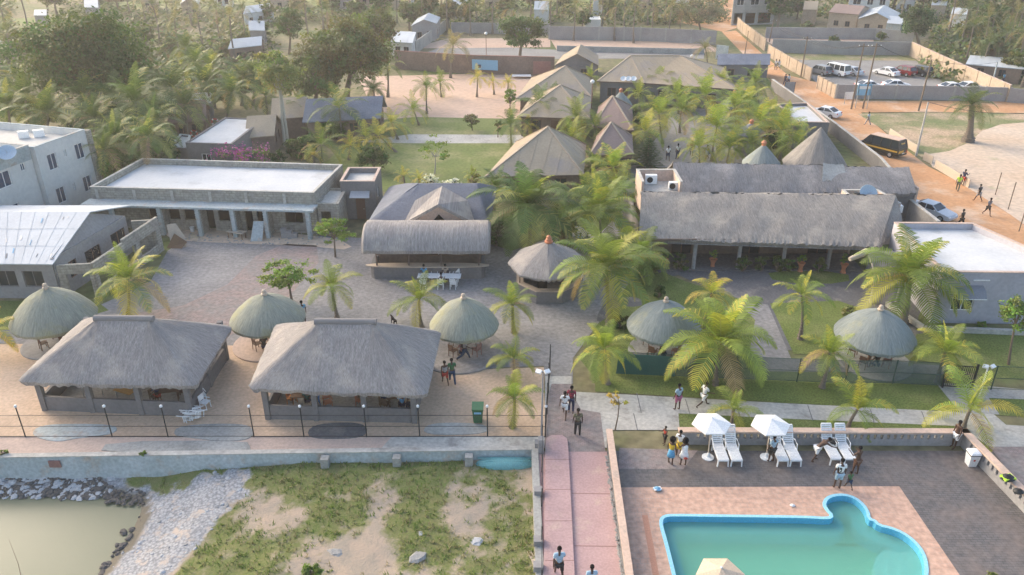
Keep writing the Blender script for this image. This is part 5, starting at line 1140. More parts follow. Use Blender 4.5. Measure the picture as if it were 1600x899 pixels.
# ------------------------------------------------------------------ white tin roofed house and the unfinished block wall, left edge
z0_, z1_ = 3.0, 4.3
q0 = [G(-160,408,z0_), G(82,413,z0_), G(197,326,4.0), G(38,322,4.0), G(-60,322,4.0)]
r = thing('tin_roofed_house', 'grey house under a patched white tin roof at the left edge', 'house', (G(0,440).x, G(0,440).y, 0))
fr_ = [G(-160,410,z0_), G(82,413,z0_)]; ym = AY(141,330,fr_[0].y+5.8)
RA = Vector((-48, fr_[0].y, z0_)); RB = Vector((fr_[1].x, fr_[1].y, z0_)); RC = AY(141,331,fr_[1].y+6.0); RD = Vector((-48, RC.y, RC.z)); RE = AY(206,325,RC.y+3.4); RE.z = RC.z-.75; RF = Vector((-46, RE.y, RE.z))
RDn = AY(22,322,RC.y); RD = Vector((RDn.x-22, RC.y, RC.z)); 
mb = MB(); mb.poly([RA,RB,RC,RD]); mb.poly([RD,RC,RE,RF]); mb.poly([p-Vector((0,0,.08)) for p in (RA,RD,RC,RB)]); mb.poly([p-Vector((0,0,.08)) for p in (RD,RF,RE,RC)])
for a_, b__ in ((RA,RB),(RB,RC),(RC,RE),(RE,RF)): mb.poly([a_-Vector((0,0,.08)), b__-Vector((0,0,.08)), b__, a_])
ro = mb.build('roof', 'tin_roof', r); q = MB(); rd = random.Random(2)
for k in range(26): t = k/26; q.bar(RA.lerp(RB,t)+Vector((0,0,.006)), RD.lerp(RC,t)+Vector((0,0,.006)), .02,.008)
for t in (.33,.66): q.bar(RA.lerp(RD,t)+Vector((0,0,.006)), RB.lerp(RC,t)+Vector((0,0,.006)), .03,.008)
q.build('roof_seams', 'tin_roof', ro); ft_ = []
for k in range(17):
    u, w_, l_ = rd.uniform(.45,.97), rd.uniform(.03,.92), rd.uniform(.02,.10); a = RA.lerp(RB,u).lerp(RD.lerp(RC,u), w_); b_ = RA.lerp(RB,u+rd.uniform(-.004,.004)).lerp(RD.lerp(RC,u), min(1,w_+l_)); MB().bar(a+Vector((0,0,.012)), b_+Vector((0,0,.012)), rd.uniform(.03,.12), .01).build('roof_tear', rd.choice(('mid_grey_wall','mural_blue','steel')), ro)
Wf = [Vector((-46,RA.y+.5,0)), Vector((RB.x-.3,RB.y+.5,0)), Vector((RE.x-.6,RE.y-.4,0))]
La = (Wf[1]-Wf[0]).length; ops = [(La-.9-k*2.0-1.5, La-.9-k*2.0, .95, 2.25) for k in range(8)]
MB().wall(Wf[0], Wf[1], 0, 2.85, .22, ops).build('wall', 'mid_grey_wall', r)
for o in ops: win(r, Wf[0], Wf[1], *o, fm='grey_wall')
Ls = (Wf[2]-Wf[1]).length; ops = [(1.3,2.2,1.0,2.3),(3.2,5.0,0,2.3),(6.4,8.2,.6,2.4)]
MB().wall(Wf[1], Wf[2], 0, 3.2, .22, ops).build('side_wall', 'mid_grey_wall', r); 
for o in ops: win(r, Wf[1], Wf[2], *o, fm='brown_wood', gm='dark_glass')
MB().add([(Wf[1].x,Wf[1].y,3.2),(RC.x-.3,RC.y,RC.z-.1),(Wf[2].x,Wf[2].y,3.2),(Wf[1].x,Wf[1].y,2.9)], [(0,1,2),(0,2,3)]).build('gable', 'mid_grey_wall', r)
# bare block frame: front beam, side wall of openings
bA, bB, bC = V2(G(103,468)), V2(G(150,462)), V2(G(258,393))
bA = Vector((Wf[1].x+.3, Wf[1].y-.1, 0)); bB = V2(G(168,452)); bB = Vector((bB.x, bA.y+.3, 0)); tz = 2.75; bC = V2(G(255,391))
r = thing('unfinished_block_wall', 'roofless blockwork wall frame with wide openings beside the tin roofed house', 'block wall', (bB.x, bB.y, 0))
L1 = (bB-bA).length; MB().wall(bA, bB, 0, tz, .22, [(.5, L1-.25, 0, tz-.75)]).build('front_wall', 'blockwork', r)
L2 = (bC-bB).length; MB().wall(bB, bC, 0, tz, .22, [(.4,L2*.30,.7,tz-.7),(L2*.34,L2*.60,.7,tz-.7),(L2*.66,L2*.93,.7,tz-.7)]).build('side_wall', 'blockwork', r)
d_ = (bC-bB).normalized(); m_ = bB.lerp(bC,.72); MB().box((m_.x,m_.y,tz+.13), (L2*.56,.22,.25), math.atan2(d_.y,d_.x)).build('top_course', 'blockwork', r)
MB().wall(bC, Vector((Wf[2].x+.5, Wf[2].y, 0)), 0, tz, .22).build('back_wall', 'blockwork', r)
# ------------------------------------------------------------------ cottages behind, left centre
cs = [G(345,222,3.2), G(405,224,3.2), G(440,188,3.2), G(368,184,3.2)]
cs = [V2(p) for p in (G(290,224,3.1), G(362,226,3.1), G(412,187,3.1), G(352,184,3.1))]
flat_house('flat_roofed_cottage', 'grey cottage with white flat roof above the bougainvillea', 'cottage', cs, 3.1, .05, 'grey_wall', 'white_roof', openings=((0,.3,.5,1,2,'window'),))
cs = [V2(p) for p in (G(263,230,2.4), G(293,232,2.4), G(298,212,2.4), G(282,210,2.4))]
flat_house('lean_to', 'low grey lean to beside the white flat roofed cottage', 'lean-to', cs, 2.4, .15, 'grey_wall', 'blue_concrete', capm='blue_concrete')
def hiphouse(name, lab, cs, ridge, ze, zr, roofm='tan_roof', wallm='brown_wall', inset=.12, ops=True, cat='bungalow', group=None, seams=True):
    cs = [V2(p) for p in cs]; c_ = sum(cs, Vector())/len(cs); r = thing(name, lab, cat, tuple(c_), group); hip_roof('roof', cs, ridge, ze, zr, r, roofm, ribs=seams)
    w = [p.lerp(c_, inset) for p in cs]
    if sum(w[i].x*w[(i+1)%len(w)].y-w[(i+1)%len(w)].x*w[i].y for i in range(len(w))) < 0: w = w[::-1]
    for i in range(len(w)):
        A, B_ = w[i], w[(i+1)%len(w)]; L_ = (B_-A).length; op = []
        if ops and L_ > 4: op = [(L_*.15, L_*.15+1.2, .9, 2.1), (L_*.45, L_*.45+1.0, 0, 2.1), (L_*.72, L_*.72+1.2, .9, 2.1)]
        MB().wall(A, B_, 0, ze-.14, .2, op).build('wall', wallm, r)
        for k, o in enumerate(op):
            if k == 1: door(r, A, B_, *o)
            else: win(r, A, B_, *o, fm='brown_wood')
    return r
def pyr(lab, fl, fr, br, ap, ze=2.6, roofm='tan_roof', name='hip_roofed_bungalow', bl=None, **k):
    FL, FR, BR = (V2(G(*p, ze)) for p in (fl, fr, br)); BL = V2(G(*bl, ze)) if bl else FL+BR-FR; c_ = (FL+FR+BR+BL)/4; z = AY(*ap, c_.y).z; A = AY(*ap, c_.y)
    return hiphouse(name, lab, [FL,FR,BR,BL], [A], ze, z, roofm, **k)
pyr('front tan roofed bungalow beyond the huge dark palm', (757,277),(912,273),(916,226),(856,198), bl=(806,222))
pyr('tan roofed bungalow right of the sand court, lower of two', (808,182),(922,186),(924,152),(875,133), bl=(830,152))
pyr('tan roofed bungalow right of the sand court, upper of two', (806,154),(924,152),(925,122),(883,103), bl=(830,122))
pyr('rose brown roofed bungalow beside the avenue, lower of two', (920,243),(990,241),(988,212),(955,191), roofm='rose_roof', bl=(932,214))
pyr('rose brown roofed bungalow beside the avenue, upper of two', (926,198),(990,204),(988,166),(957,150), roofm='rose_roof', bl=(935,168))
# the far grey gable
def gable(name, lab, cs, ze, zr, roofm='tan_roof', wallm='grey_wall', over=.35, cat='house', axis=0, ops=True, group=None, mono=False):
    """cs front-left, front-right, back-right, back-left; axis 0: ridge runs back to front (gable faces us); 1: ridge runs left to right"""
    cs = [V2(p) for p in cs]; c_ = sum(cs, Vector())/4; r = thing(name, lab, cat, tuple(c_), group); up = Vector((0,0,1))
    e = [p+(p-c_).normalized()*over for p in cs]
    if axis == 0: r0, r1 = (e[0]+e[1])/2, (e[2]+e[3])/2; faces = [(e[0],r0,r1,e[3]),(r0,e[1],e[2],r1)]; zz = [(0,1,1,0),(1,0,0,1)]; gab = [(cs[0],cs[1]),(cs[2],cs[3])]
    else: r0, r1 = (e[0]+e[3])/2, (e[1]+e[2])/2; faces = [(e[0],e[1],r1,r0),(r0,r1,e[2],e[3])]; zz = [(0,0,1,1),(1,1,0,0)]; gab = [(cs[1],cs[2]),(cs[3],cs[0])]
    if mono: faces = [tuple(e)]; zz = [(0,0,1,1)]; gab = []
    mb = MB()
    for f, z in zip(faces, zz):
        t = [p+up*(ze+(zr-ze)*k) for p, k in zip(f, z)]; b_ = [p-up*.10 for p in t]; mb.add(t+b_, [(0,1,2,3),(7,6,5,4),(0,4,5,1),(1,5,6,2),(2,6,7,3),(3,7,4,0)])
    o = mb.build('roof', roofm, r); q = MB()
    for f, z in zip(faces, zz):
        t = [p+up*(ze+(zr-ze)*k+.015) for p, k in zip(f, z)]; i0, i1 = (0,3) if axis == 0 else (0,1); j0, j1 = (1,2) if axis == 0 else (3,2)
        n = max(3, int((t[i1]-t[i0]).length/.9))
        for k in range(1, n): q.bar(t[i0].lerp(t[i1],k/n), t[j0].lerp(t[j1],k/n), .03, .02)
    q.build('roof_seams', roofm, o)
    for i in range(4):
        A, B_ = cs[i], cs[(i+1)%4]; L_ = (B_-A).length; op = []
        if ops and L_ > 3.5: op = [(L_*.2, L_*.2+1.0, .9, 2.0), (L_*.6, L_*.6+1.0, .9, 2.0)]
        d_ = (B_-A).normalized(); s_ = .1 if i % 2 else 0
        MB().wall(A+d_*s_, B_-d_*s_, 0, ze-(.1 if not mono else .12), .2, op).build('wall', wallm, r)
        for o_ in op: win(r, A+d_*s_, B_-d_*s_, *o_, fm='brown_wood')
    for a, b_ in gab: m_ = (a+b_)/2; MB().add([tuple(a+up*(ze-.12)), tuple(b_+up*(ze-.12)), tuple(m_+up*(zr-.14))], [(0,1,2),(2,1,0)][:1]).build('gable', wallm, r)
    if mono:
        for i in (1,3): a, b_ = cs[i], cs[(i+1)%4]; hi = b_ if i == 1 else a; lo = a if i == 1 else b_; MB().add([tuple(lo+up*(ze-.12)), tuple(hi+up*(ze-.12)), tuple(hi+up*(zr-.14))], [(0,1,2)]).build('gable', wallm, r)
        MB().wall(cs[2], cs[3], ze-.12, zr-.16, .2).build('wall', wallm, r)
    return r
gable('gable_house', 'grey gable house with tan roof beyond the tan bungalows', (G(868,128),G(932,128),G(932,112),G(880,112)), 2.6, 4.4, 'tan_roof', 'grey_wall')
# big hall with the fan of tan roof panels
ze = 3.0; FL, FR = G(933,127,ze), G(1150,138,ze); BR, BL = G(1112,100,ze), G(980,92,ze)
FL, M1, FR2, BR2, BL2 = (V2(G(*p, ze)) for p in ((933,127),(1008,130),(1152,140),(1130,105),(972,97)))
c_ = (FL+FR2+BR2+BL2)/4; a1, a2 = AY(985,92,c_.y), AY(1062,87,c_.y); zz = a2.z
r = hiphouse('fan_roofed_hall', 'large hall with wide tan roof fanning out in panels', [FL,M1,FR2,BR2,BL2], [V2(a1),V2(a2)], ze, zz, 'tan_roof', 'grey_wall', inset=.06, cat='hall')
for i, x in enumerate((975,981,987)): p = AY(x-2,126,FL.y-.6); dish('white satellite dish on the eave of the fan roofed hall, '+('left','middle','right')[i]+' of three', (AY(x-2+i*2,128,FL.y).x, FL.y-.5, 2.9), .42, 'white_plastic', az=-.2, post=.5, group='three white dishes in a row')
gable('long_grey_roof', 'long low building with grey sheet roof right of the fan roofed hall', (G(1120,128),G(1196,128),G(1196,116),G(1120,116)), 2.7, 3.8, 'slate_roof', 'grey_wall', axis=1, cat='building')
# slate house behind big coconut palm, thatch roofs among the cottages
gable('slate_roofed_house', 'cottage with slate blue roof behind the big coconut palm', (G(484,222),G(590,215),G(600,198),G(500,202)), 2.5, 4.5, 'slate_roof', 'brown_wall', axis=1, cat='cottage', over=.7)
gable('brown_cottage', 'brown roofed cottage beside the pale trunked tree, right', (G(432,218),G(478,214),G(486,196),G(440,198)), 2.6, 4.3, 'tan_roof', 'brown_wall', axis=1, cat='cottage', over=.6)
gable('brown_cottage', 'brown roofed cottage beside the white flat roof, nearest the bougainvillea', (G(392,246),G(430,242),G(440,222),G(402,224)), 2.4, 4.0, 'tan_roof', 'brown_wall', axis=1, cat='cottage', over=.6)
gable('thatched_shelter', 'brown roofed shelter half hidden by the palm grove', (G(272,222),G(324,218),G(330,200),G(285,202)), 2.4, 4.2, 'rose_roof', 'brown_wall', axis=1, cat='shelter', over=.5)
gable('tin_shed', 'small pale blue tin shed roof among the grove palms', (G(298,190),G(332,188),G(334,176),G(302,178)), 2.4, 3.2, 'tin_roof', 'grey_wall', axis=1, cat='shed', ops=False)
# lifebuoys on a dark rail by the cottage roof
for x, y, l_ in ((303,209,'lower'),(336,191,'upper')):
    p = AY(x, y, G(300,222).y); q = thing('lifebuoy', 'red and white lifebuoy hanging above the cottage roof, '+l_+' of two', 'lifebuoy', tuple(p)); ps = [p+Vector((.38*math.cos(t*.3927), 0, .38*math.sin(t*.3927))) for t in range(17)]
    MB().tube(ps, .09, 8).build('ring', 'lifebuoy_red', q, smooth=True); o_ = MB()
    for t in (2,6,10,14): o_.tube(ps[t-1:t+1], .097, 8)
    o_.build('bands', 'white_paint', q); MB().bar(p+Vector((0,.1,-.3)), (p.x,p.y+.1,0), .06).build('post', 'wood', q)
# ------------------------------------------------------------------ the restaurant: thatched veranda roof, second roof, white roof box
ze = 2.6; eL, eR = G(998,374,ze), G(1372,384,ze); e2 = G(1412,345,ze)
Yf = (eL.y+eR.y)/2; yr = AY(1200,300,Yf+6.4); zr = yr.z
L_, R_ = V2(G(998,374,ze)), V2(G(1372,386,ze)); RR = V2(AY(1408,350,Yf+4.5)); RB_ = V2(AY(1404,322,Yf+8)); LB = V2(AY(1002,298,Yf+8.6))
r = thing('thatched_restaurant', 'big restaurant with long grey thatched roofs and columned veranda', 'restaurant', ((L_.x+R_.x)/2, Yf+3, 0))
def thatch_plane(name, par, front, back, m='thatch', seed=1, thick=.28, nx=90, ny=14, bul=.12):
    rd = random.Random(seed); mb = MB(); mb.uv = []; (a, b_), (c_, d_) = front, back
    for i in range(nx+1):
        u = i/nx; p0 = a.lerp(b_, u); p1 = c_.lerp(d_, u); je = rd.uniform(-.09,.09); jt = rd.uniform(-.05,.05)
        for j in range(-1, ny+1):
            t = max(0, j)/ny; p = p0.lerp(p1, t); z = p.z+bul*math.sin(math.pi*t)*2+noise.noise(Vector((i*.08, j*.2, seed)))*.10+(je if j <= 0 else 0)+(jt if j == ny else 0)
            if j == -1: z -= thick; p = p+Vector((0,.12,0))
            mb.v.append((p.x, p.y-(.0 if j else 0), z)); mb.uv.append((p.x, max(0,j)*.45))
    W = ny+2
    for i in range(nx):
        for j in range(W-1): mb.f.append((i*W+j, (i+1)*W+j, (i+1)*W+j+1, i*W+j+1))
    n0 = len(mb.v)                                     # underside and ends close the slab
    for i in (0, nx):
        for j in range(W): v = mb.v[i*W+j]; mb.v.append((v[0], v[1], v[2]-thick*.9)); mb.uv.append(mb.uv[i*W+j])
    for j in range(1, W-1): mb.f.append((j, j+1, n0+j+1, n0+j)); mb.f.append((nx*W+j+1, nx*W+j, n0+W+j, n0+W+j+1))
    mb.f.append((n0+1, n0+W-1, n0+2*W-1, n0+W+1)); return mb.build(name, m, par, smooth=True)
f3 = lambda p, z: Vector((p[0], p[1], z))
rA, rB = AY(1002,300,Yf+6.3), AY(1400,306,Yf+6.3)
thatch_plane('front_roof', r, (f3(L_,ze), f3(V2(G(1374,386,ze)),ze)), (rA, rB), 'thatch_mid', 3, nx=150)
# right hip of the front roof
h1 = f3(V2(G(1374,386,ze)),ze); hc = AY(1410,344,Yf+4.0); q = MB(); q.uv = []
thatch_plane('hip_roof', r, (h1, hc), (AY(1374,330,Yf+3.6), rB), 'thatch_mid', 4, nx=26, ny=8, bul=.05)
thatch_plane('rear_slope', r, (rB+Vector((0,.12,-.02)), rA+Vector((0,.12,-.02))), (f3(RB_,3.1)+Vector((0,1.5,0)), f3(LB,3.1)+Vector((0,1.5,0))), 'thatch_mid', 5, nx=80, ny=6, bul=.02)
# second roof behind
s0, s1 = G(1050,302,2.9), G(1432,303,2.9); Y2 = s0.y
t0, t1 = AY(1052,254,Y2+3.4), AY(1420,262,Y2+3.4)
thatch_plane('back_roof', r, (AY(1050,304,Y2), AY(1432,302,Y2)), (t0, t1), 'thatch_dark', 6, nx=130, ny=9, bul=.05)
thatch_plane('back_rear_slope', r, (t1+Vector((0,.12,-.02)), t0+Vector((0,.12,-.02))), (f3(t1,2.8)+Vector((0,3.5,0)), f3(t0,2.8)+Vector((0,3.5,0))), 'thatch_dark', 7, nx=80, ny=6, bul=.02)
thatch_plane('roof_patch', r, (AY(1284,284,Y2+1.3)+Vector((0,0,.12)), AY(1326,289,Y2+1.3)+Vector((0,0,.12))), (AY(1286,256,Y2+3.3)+Vector((0,0,.06)), AY(1318,258,Y2+3.3)+Vector((0,0,.06))), 'concrete', 8, nx=12, ny=4, bul=.0, thick=.1)
# walls, veranda
xl, xr = L_.x+.5, R_.x-.5; Yw = Yf+3.6
Lw = xr-xl; ops = [(Lw*t, Lw*t+1.7, .0 if k % 3 == 1 else .9, 2.1) for k, t in enumerate((.05,.16,.27,.38,.49,.60,.71,.82))]
MB().wall((xl,Yw), (xr,Yw), 0, 3.0, .2, ops).build('veranda_wall', 'brown_wall', r)
for o_ in ops: win(r, (xl,Yw), (xr,Yw), *o_, fm='brown_wood')
MB().wall((xl,Yf+12.6), (xl,Yw), 0, 2.7, .2).build('side_wall', 'grey_wall', r); MB().wall((xr+.4,Yw), (xr+.4,Yf+9), 0, 2.7, .2).build('side_wall', 'pinkwall', r)
g0, g1 = V2(G(1392,350)), V2(G(1428,350)); x_ = t1.x; MB().wall((t1.x-.2,Y2+.6), (t1.x-.2,Y2+6), 0, 3.2, .2).build('side_wall', 'pinkwall', r); MB().wall((t0.x,Y2+.8), (t1.x-.2,Y2+.8), 0, 2.9, .2).build('back_wall', 'grey_wall', r)
for px in (1010,1082,1153,1224,1296,1362):
    b_ = G(px, 420); b_ = Vector((AY(px-(px-1180)*.02,415,Yf+.5).x, Yf+.6, 0)); column(r, b_, 2.75, .34, 'mid_grey_wall', 0, True)
MB().box(((xl+xr)/2, Yf+2.0, .05), (Lw+.6, 3.4, .1)).build('veranda_floor', 'asphalt', r)
MB().box(((xl+xr)/2, Yf+.45, 2.62), (Lw, .14, .18)).build('veranda_beam', 'fascia_brown', r)
# white roof box with the air conditioners
bx = [V2(AY(1001,318,Yf+7.0)), V2(AY(1064,318,Yf+7.0)), V2(AY(1064,290,Yf+10.6)), V2(AY(1003,290,Yf+10.6))]; hz = AY(1003,265,Yf+10.6).z
bx[2] = Vector((bx[1].x, Yf+10.6, 0)); bx[3] = Vector((bx[0].x, Yf+10.6, 0))
rf = flat_house('roof_deck', 'white walled flat roof deck at the left end of the restaurant', 'roof deck', bx, hz, 1.0, 'pinkwall', 'pale_concrete', capm='pale_concrete', open_front=True)
for x, y, sc_, l_ in ((1017,282,1,'left'),(1052,292,.8,'right')):
    p = AY(x, y, Yf+(9.6 if l_ == 'left' else 8.2)); p.z = hz-1.0; q = thing('ac_unit', 'white air conditioner with round fan on the restaurant roof deck, '+l_, 'air conditioner', tuple(p)); MB().box((p.x,p.y,p.z+.45*sc_), (1.0*sc_,.42,.8*sc_)).build('casing', 'white_plastic', q); o_ = q_build_local(MB().lathe((0,0,0), [(0,0),(.26,0),(.26,.03),(0,.03)], 20), 'fan_grille', 'black_metal', q); o_.location = (-.12,-.215,.45*sc_); o_.rotation_euler = (math.pi/2,0,0)
# parapet box right with tank and dish
bx0 = Yf+5.6; cx_ = [V2(AY(1332,352,bx0)), V2(AY(1400,352,bx0)), V2(AY(1388,330,bx0+3.2)), V2(AY(1330,330,bx0+3.2))]
cx_[3] = Vector((cx_[0].x, bx0+3.4, 0)); cx_[2] = Vector((cx_[1].x-.5, bx0+3.4, 0)); hz2 = AY(1380,297,bx0+3.4).z
flat_house('tank_room', 'pale parapet room rising behind the right end of the restaurant thatch', 'roof room', cx_, hz2, .8, 'pinkwall', 'pale_concrete', capm='pale_concrete')
p = Vector((AY(1339,310,bx0+1.2).x, bx0+1.4, hz2-.8)); q = thing('water_tank', 'black plastic water tank on the parapet room behind the thatch', 'water tank', tuple(p)); MB().lathe(tuple(p), [(.62,0),(.66,.1),(.62,.25),(.66,.4),(.62,.55),(.66,.72),(.56,.95),(.30,1.08),(.25,1.2),(0,1.2)], 20).build('tank_body', 'black_metal', q, smooth=True); MB().lathe((p.x,p.y,p.z+1.2), [(.24,0),(.24,.08),(0,.1)], 14).build('lid', 'black_metal', q)
p = Vector((AY(1357,300,bx0+1.6).x, bx0+1.7, hz2-.8)); dish('large blue grey satellite dish beside the black water tank', tuple(p), .8, 'blue_dish', az=.1, el=.95, post=1.0)
p = AY(1405,325,bx0+2); q = thing('ac_unit', 'small white air conditioner on the right wall of the restaurant', 'air conditioner', tuple(p)); MB().box(tuple(p), (.3,.8,.6)).build('casing', 'white_plastic', q); MB().lathe((p.x+.16,p.y,p.z-.1),[(0,0),(.02,0),(.02,.2),(0,.2)],8).build('fan_grille','black_metal',q)
# ------------------------------------------------------------------ square lilac block house on the right
ha = 3.9; a0, a1, a2, a3 = (V2(G(*p, ha)) for p in ((1474,426),(1720,428),(1520,348),(1398,348)))
a2 = V2(G(1520,350,ha)); a3 = V2(G(1397,348,ha)); 
cs = [a0, V2(G(1700,428,ha)), V2(G(1566,349,ha)), a3]; cs[2] = a3+(cs[1]-a0)*.62; cs[2] = V2(G(1520,349,ha))
bh = flat_house('block_house', 'lilac grey flat roofed block house with awninged window', 'house', cs, ha, .45, 'lilac_wall', 'white_roof', openings=((0,.115,.27,1.0,2.3,'window'),), capm='pinkwall')
d_ = (cs[1]-cs[0]).normalized(); n_ = Vector((d_.y,-d_.x,0)); p0 = cs[0]+d_*((cs[1]-cs[0]).length*.10); Lw = (cs[1]-cs[0]).length*.20
aw = thing('awning', 'dark curved awning over the window of the lilac block house', 'awning', (p0.x, p0.y, 2.5)); mb = MB(); n = 8
for k in range(n+1):
    t = k/n; zz = 2.95-.62*t**1.7; off = n_*(.02+.85*t**.8)
    for s in (0, 1): p = p0+d_*Lw*s+off; mb.v.append((p.x, p.y, zz))
mb.f = [(2*k, 2*k+1, 2*k+3, 2*k+2) for k in range(n)]; mb.build('canopy', 'car_grey', aw, smooth=True)
for s in (0,.5,1): p = p0+d_*Lw*s; q = MB(); q.bar((p.x+n_.x*.02,p.y+n_.y*.02,2.3), (p.x+n_.x*.86,p.y+n_.y*.86,2.31), .035); q.bar((p.x+n_.x*.86,p.y+n_.y*.86,2.30),(p.x+n_.x*.86+d_.x*.01,p.y+n_.y*.86,2.36),.04); q.build('bracket', 'steel', aw)
pa_, pb_ = p0+n_*.88, p0+d_*Lw+n_*.88; MB().bar((pa_.x,pa_.y,2.31), (pb_.x,pb_.y,2.31), .05).build('front_rail', 'white_paint', aw)
MB().box((*(cs[0]+d_*2.7+n_*.03).to_2d(), 3.35), (1.1,.05,.07), math.atan2(d_.y,d_.x)).build('lamp_bar', 'white_paint', bh)
# plinth walls round it, canopy, pillar
pl = thing('plinth_wall', 'low concrete plinth wall at the foot of the lilac block house', 'wall', tuple(V2(G(1445,512))))
qa, qb, qc = V2(G(1385,478)), V2(G(1443,517)), V2(G(1700,527)); 
for A, B_ in ((qa,qb),(qb,qc)): MB().wall(A, B_, 0, .35, .3).build('wall_body', 'pale_concrete', pl)
pts = [AY(1363,386,Yf-.2), AY(1372,430,Yf-1.8)]
k0 = V2(G(1368,431,2.3)); k1 = V2(G(1440,432,2.3)); r = thing('thatched_porch', 'small grey thatched porch roof between restaurant and block house', 'porch', tuple(k0))
thatch_plane('roof', r, (f3(k0,2.3), f3(k1,2.3)), (f3(k0,3.35)+Vector((-.1,2.1,0)), f3(k1,3.35)+Vector((.1,2.1,0))), 'thatch_dark', 9, nx=30, ny=8, bul=.12)
MB().tube([f3(k0,3.1)+Vector((-1.4,1.5,-.2)), f3(k0,3.3)+Vector((.0,2.0,0))], [.16,.28], 8).build('straw_roll', 'pale_wood', r)
for p in (k0+Vector((.3,.3,0)), k1+Vector((-1.1,.3,0))): column(r, p, 2.3, .36, 'mid_grey_wall', 0, True)
# ------------------------------------------------------------------ cone roofs beside the road, flat roof, road wall
def cone(lab, ap, L_, R_, yb, m='thatch_dark', fin=True, seed=1, ze=2.6):
    Y = G(ap[0], yb, ze).y; cx_ = AY(ap[0], ap[1], Y); rr = (R_-L_)/2*mpp(yb, ze)*.97; c_ = Vector((AY((L_+R_)/2, yb, Y).x, Y+rr*.4, 0)); zt = AY(ap[0], ap[1], c_.y).z
    r = thing('cone_roofed_hut', lab, 'hut', tuple(c_), 'cone roofed huts by the road'); e = [c_+Vector((rr*math.cos(t*.5236), rr*math.sin(t*.5236), 0)) for t in range(12)]
    ro = thatch_roof('roof', e, [c_, c_], ze, zt, r, m, n=60, levels=9, bulge=.02, round_=0, thick=.2, cap=.08, seed=seed)
    if fin: MB().lathe((c_.x,c_.y,zt-.1), [(0,0),(.22,0),(.2,.15),(.28,.3),(.1,.5),(0,.52)], 12).build('finial', 'terracotta', ro, smooth=True)
    MB().lathe((c_.x,c_.y,0), [(rr*.8,0),(rr*.8,ze+.1)], 12).build('wall', 'mid_grey_wall', r); return r
cone('tall grey cone roofed hut beside the dirt road wall', (1274,200), 1228,1332, 262, 'thatch_mid', False, 1)
cone('teal cone roofed hut left of the tall grey cone', (1192,226), 1162,1224, 258, 'thatch_teal', True, 2)
cone('small blue grey cone roofed hut with orange finial, half hidden by palms', (1175,192), 1150,1200, 210, 'slate_roof', True, 3)
cone('small blue grey cone roofed hut behind the avenue palms', (1145,146), 1128,1166, 168, 'slate_roof', True, 4)
cone('teal cone roofed hut beside the rose roofs', (966,143), 950,990, 165, 'thatch_teal', True, 5)
hf = 3.2; cs = [V2(G(*p, hf)) for p in ((1243,191),(1296,192),(1262,161),(1214,163))]
flat_house('flat_roofed_lodge', 'lodge with narrow white flat roof along the dirt road', 'lodge', cs, hf, .3, 'grey_wall', 'white_roof', capm='pinkwall')
def wall_line(name, lab, pts, h, m='mid_grey_wall', th=.22, cat='wall', piers=0, pm=None, cap=None, group=None):
    ps = [V2(p) for p in pts]; r = thing(name, lab, cat, tuple(ps[0]), group)
    for a, b_ in zip(ps, ps[1:]):
        MB().wall(a, b_, 0, h, th).build('wall_panel', m, r); L_ = (b_-a).length; d_ = (b_-a)/L_; rz = math.atan2(d_.y, d_.x)
        if cap: m_ = (a+b_)/2; MB().box((m_.x,m_.y,h+.035), (L_,th+.1,.06), rz).build('coping', cap, r)
        if piers:
            for k in range(int(L_/piers)+1): p = a+d_*min(L_, k*piers); MB().box((p.x,p.y,(h+.1)/2), (.30,th+.12,h+.1), rz).build('pier', pm or m, r)
    return r
wall_line('boundary_wall', 'grey wall with pale coping along the left side of the dirt road', (G(1205,140),G(1300,210),G(1372,268),G(1398,300)), 1.5, 'grey_wall', cap='pale_concrete', piers=0)
wall_line('boundary_wall', 'grey yard wall between the restaurant and the parked grey car', (G(1420,310,2),G(1467,347,2)), 2.0, 'mid_grey_wall', cap='pale_concrete')
# walls round the car park
wall_line('boundary_wall', 'pale grey front wall of the car park with shallow piers', (G(1305,154),G(1440,156),G(1573,159)), 2.0, 'mid_grey_wall', piers=4.2, pm='concrete')
wall_line('boundary_wall', 'brown gate wall on the right of the car park entrance', (G(1277,139),G(1304,154)), 1.9, 'tan_wall', piers=1.6)
wall_line('boundary_wall', 'brown wall left of the car park entrance along the dirt road', (G(1200,88),G(1232,108),G(1266,127)), 2.0, 'tan_wall', piers=3.5)
wall_line('boundary_wall', 'dark stone wall along the back of the car park', (G(1205,82),G(1320,86),G(1422,87)), 2.4, 'mid_grey_wall')
wall_line('boundary_wall', 'long tan wall running down the right side of the car park', (G(1422,88),G(1470,112),G(1573,160)), 2.4, 'tan_wall', cap='pinkwall', piers=4)
wall_line('boundary_wall', 'grey wall continuing right of the car park corner', (G(1575,160),G(1640,166)), 2.0, 'mid_grey_wall', piers=3)
wall_line('boundary_wall', 'far grey wall behind the car park yard', (G(1195,60),G(1365,62),G(1425,68)), 2.2, 'mid_grey_wall')
wall_line('boundary_wall', 'tan wall lining the top of the dirt road', (G(1152,44),G(1160,52),G(1195,80)), 2.2, 'tan_wall', piers=4)
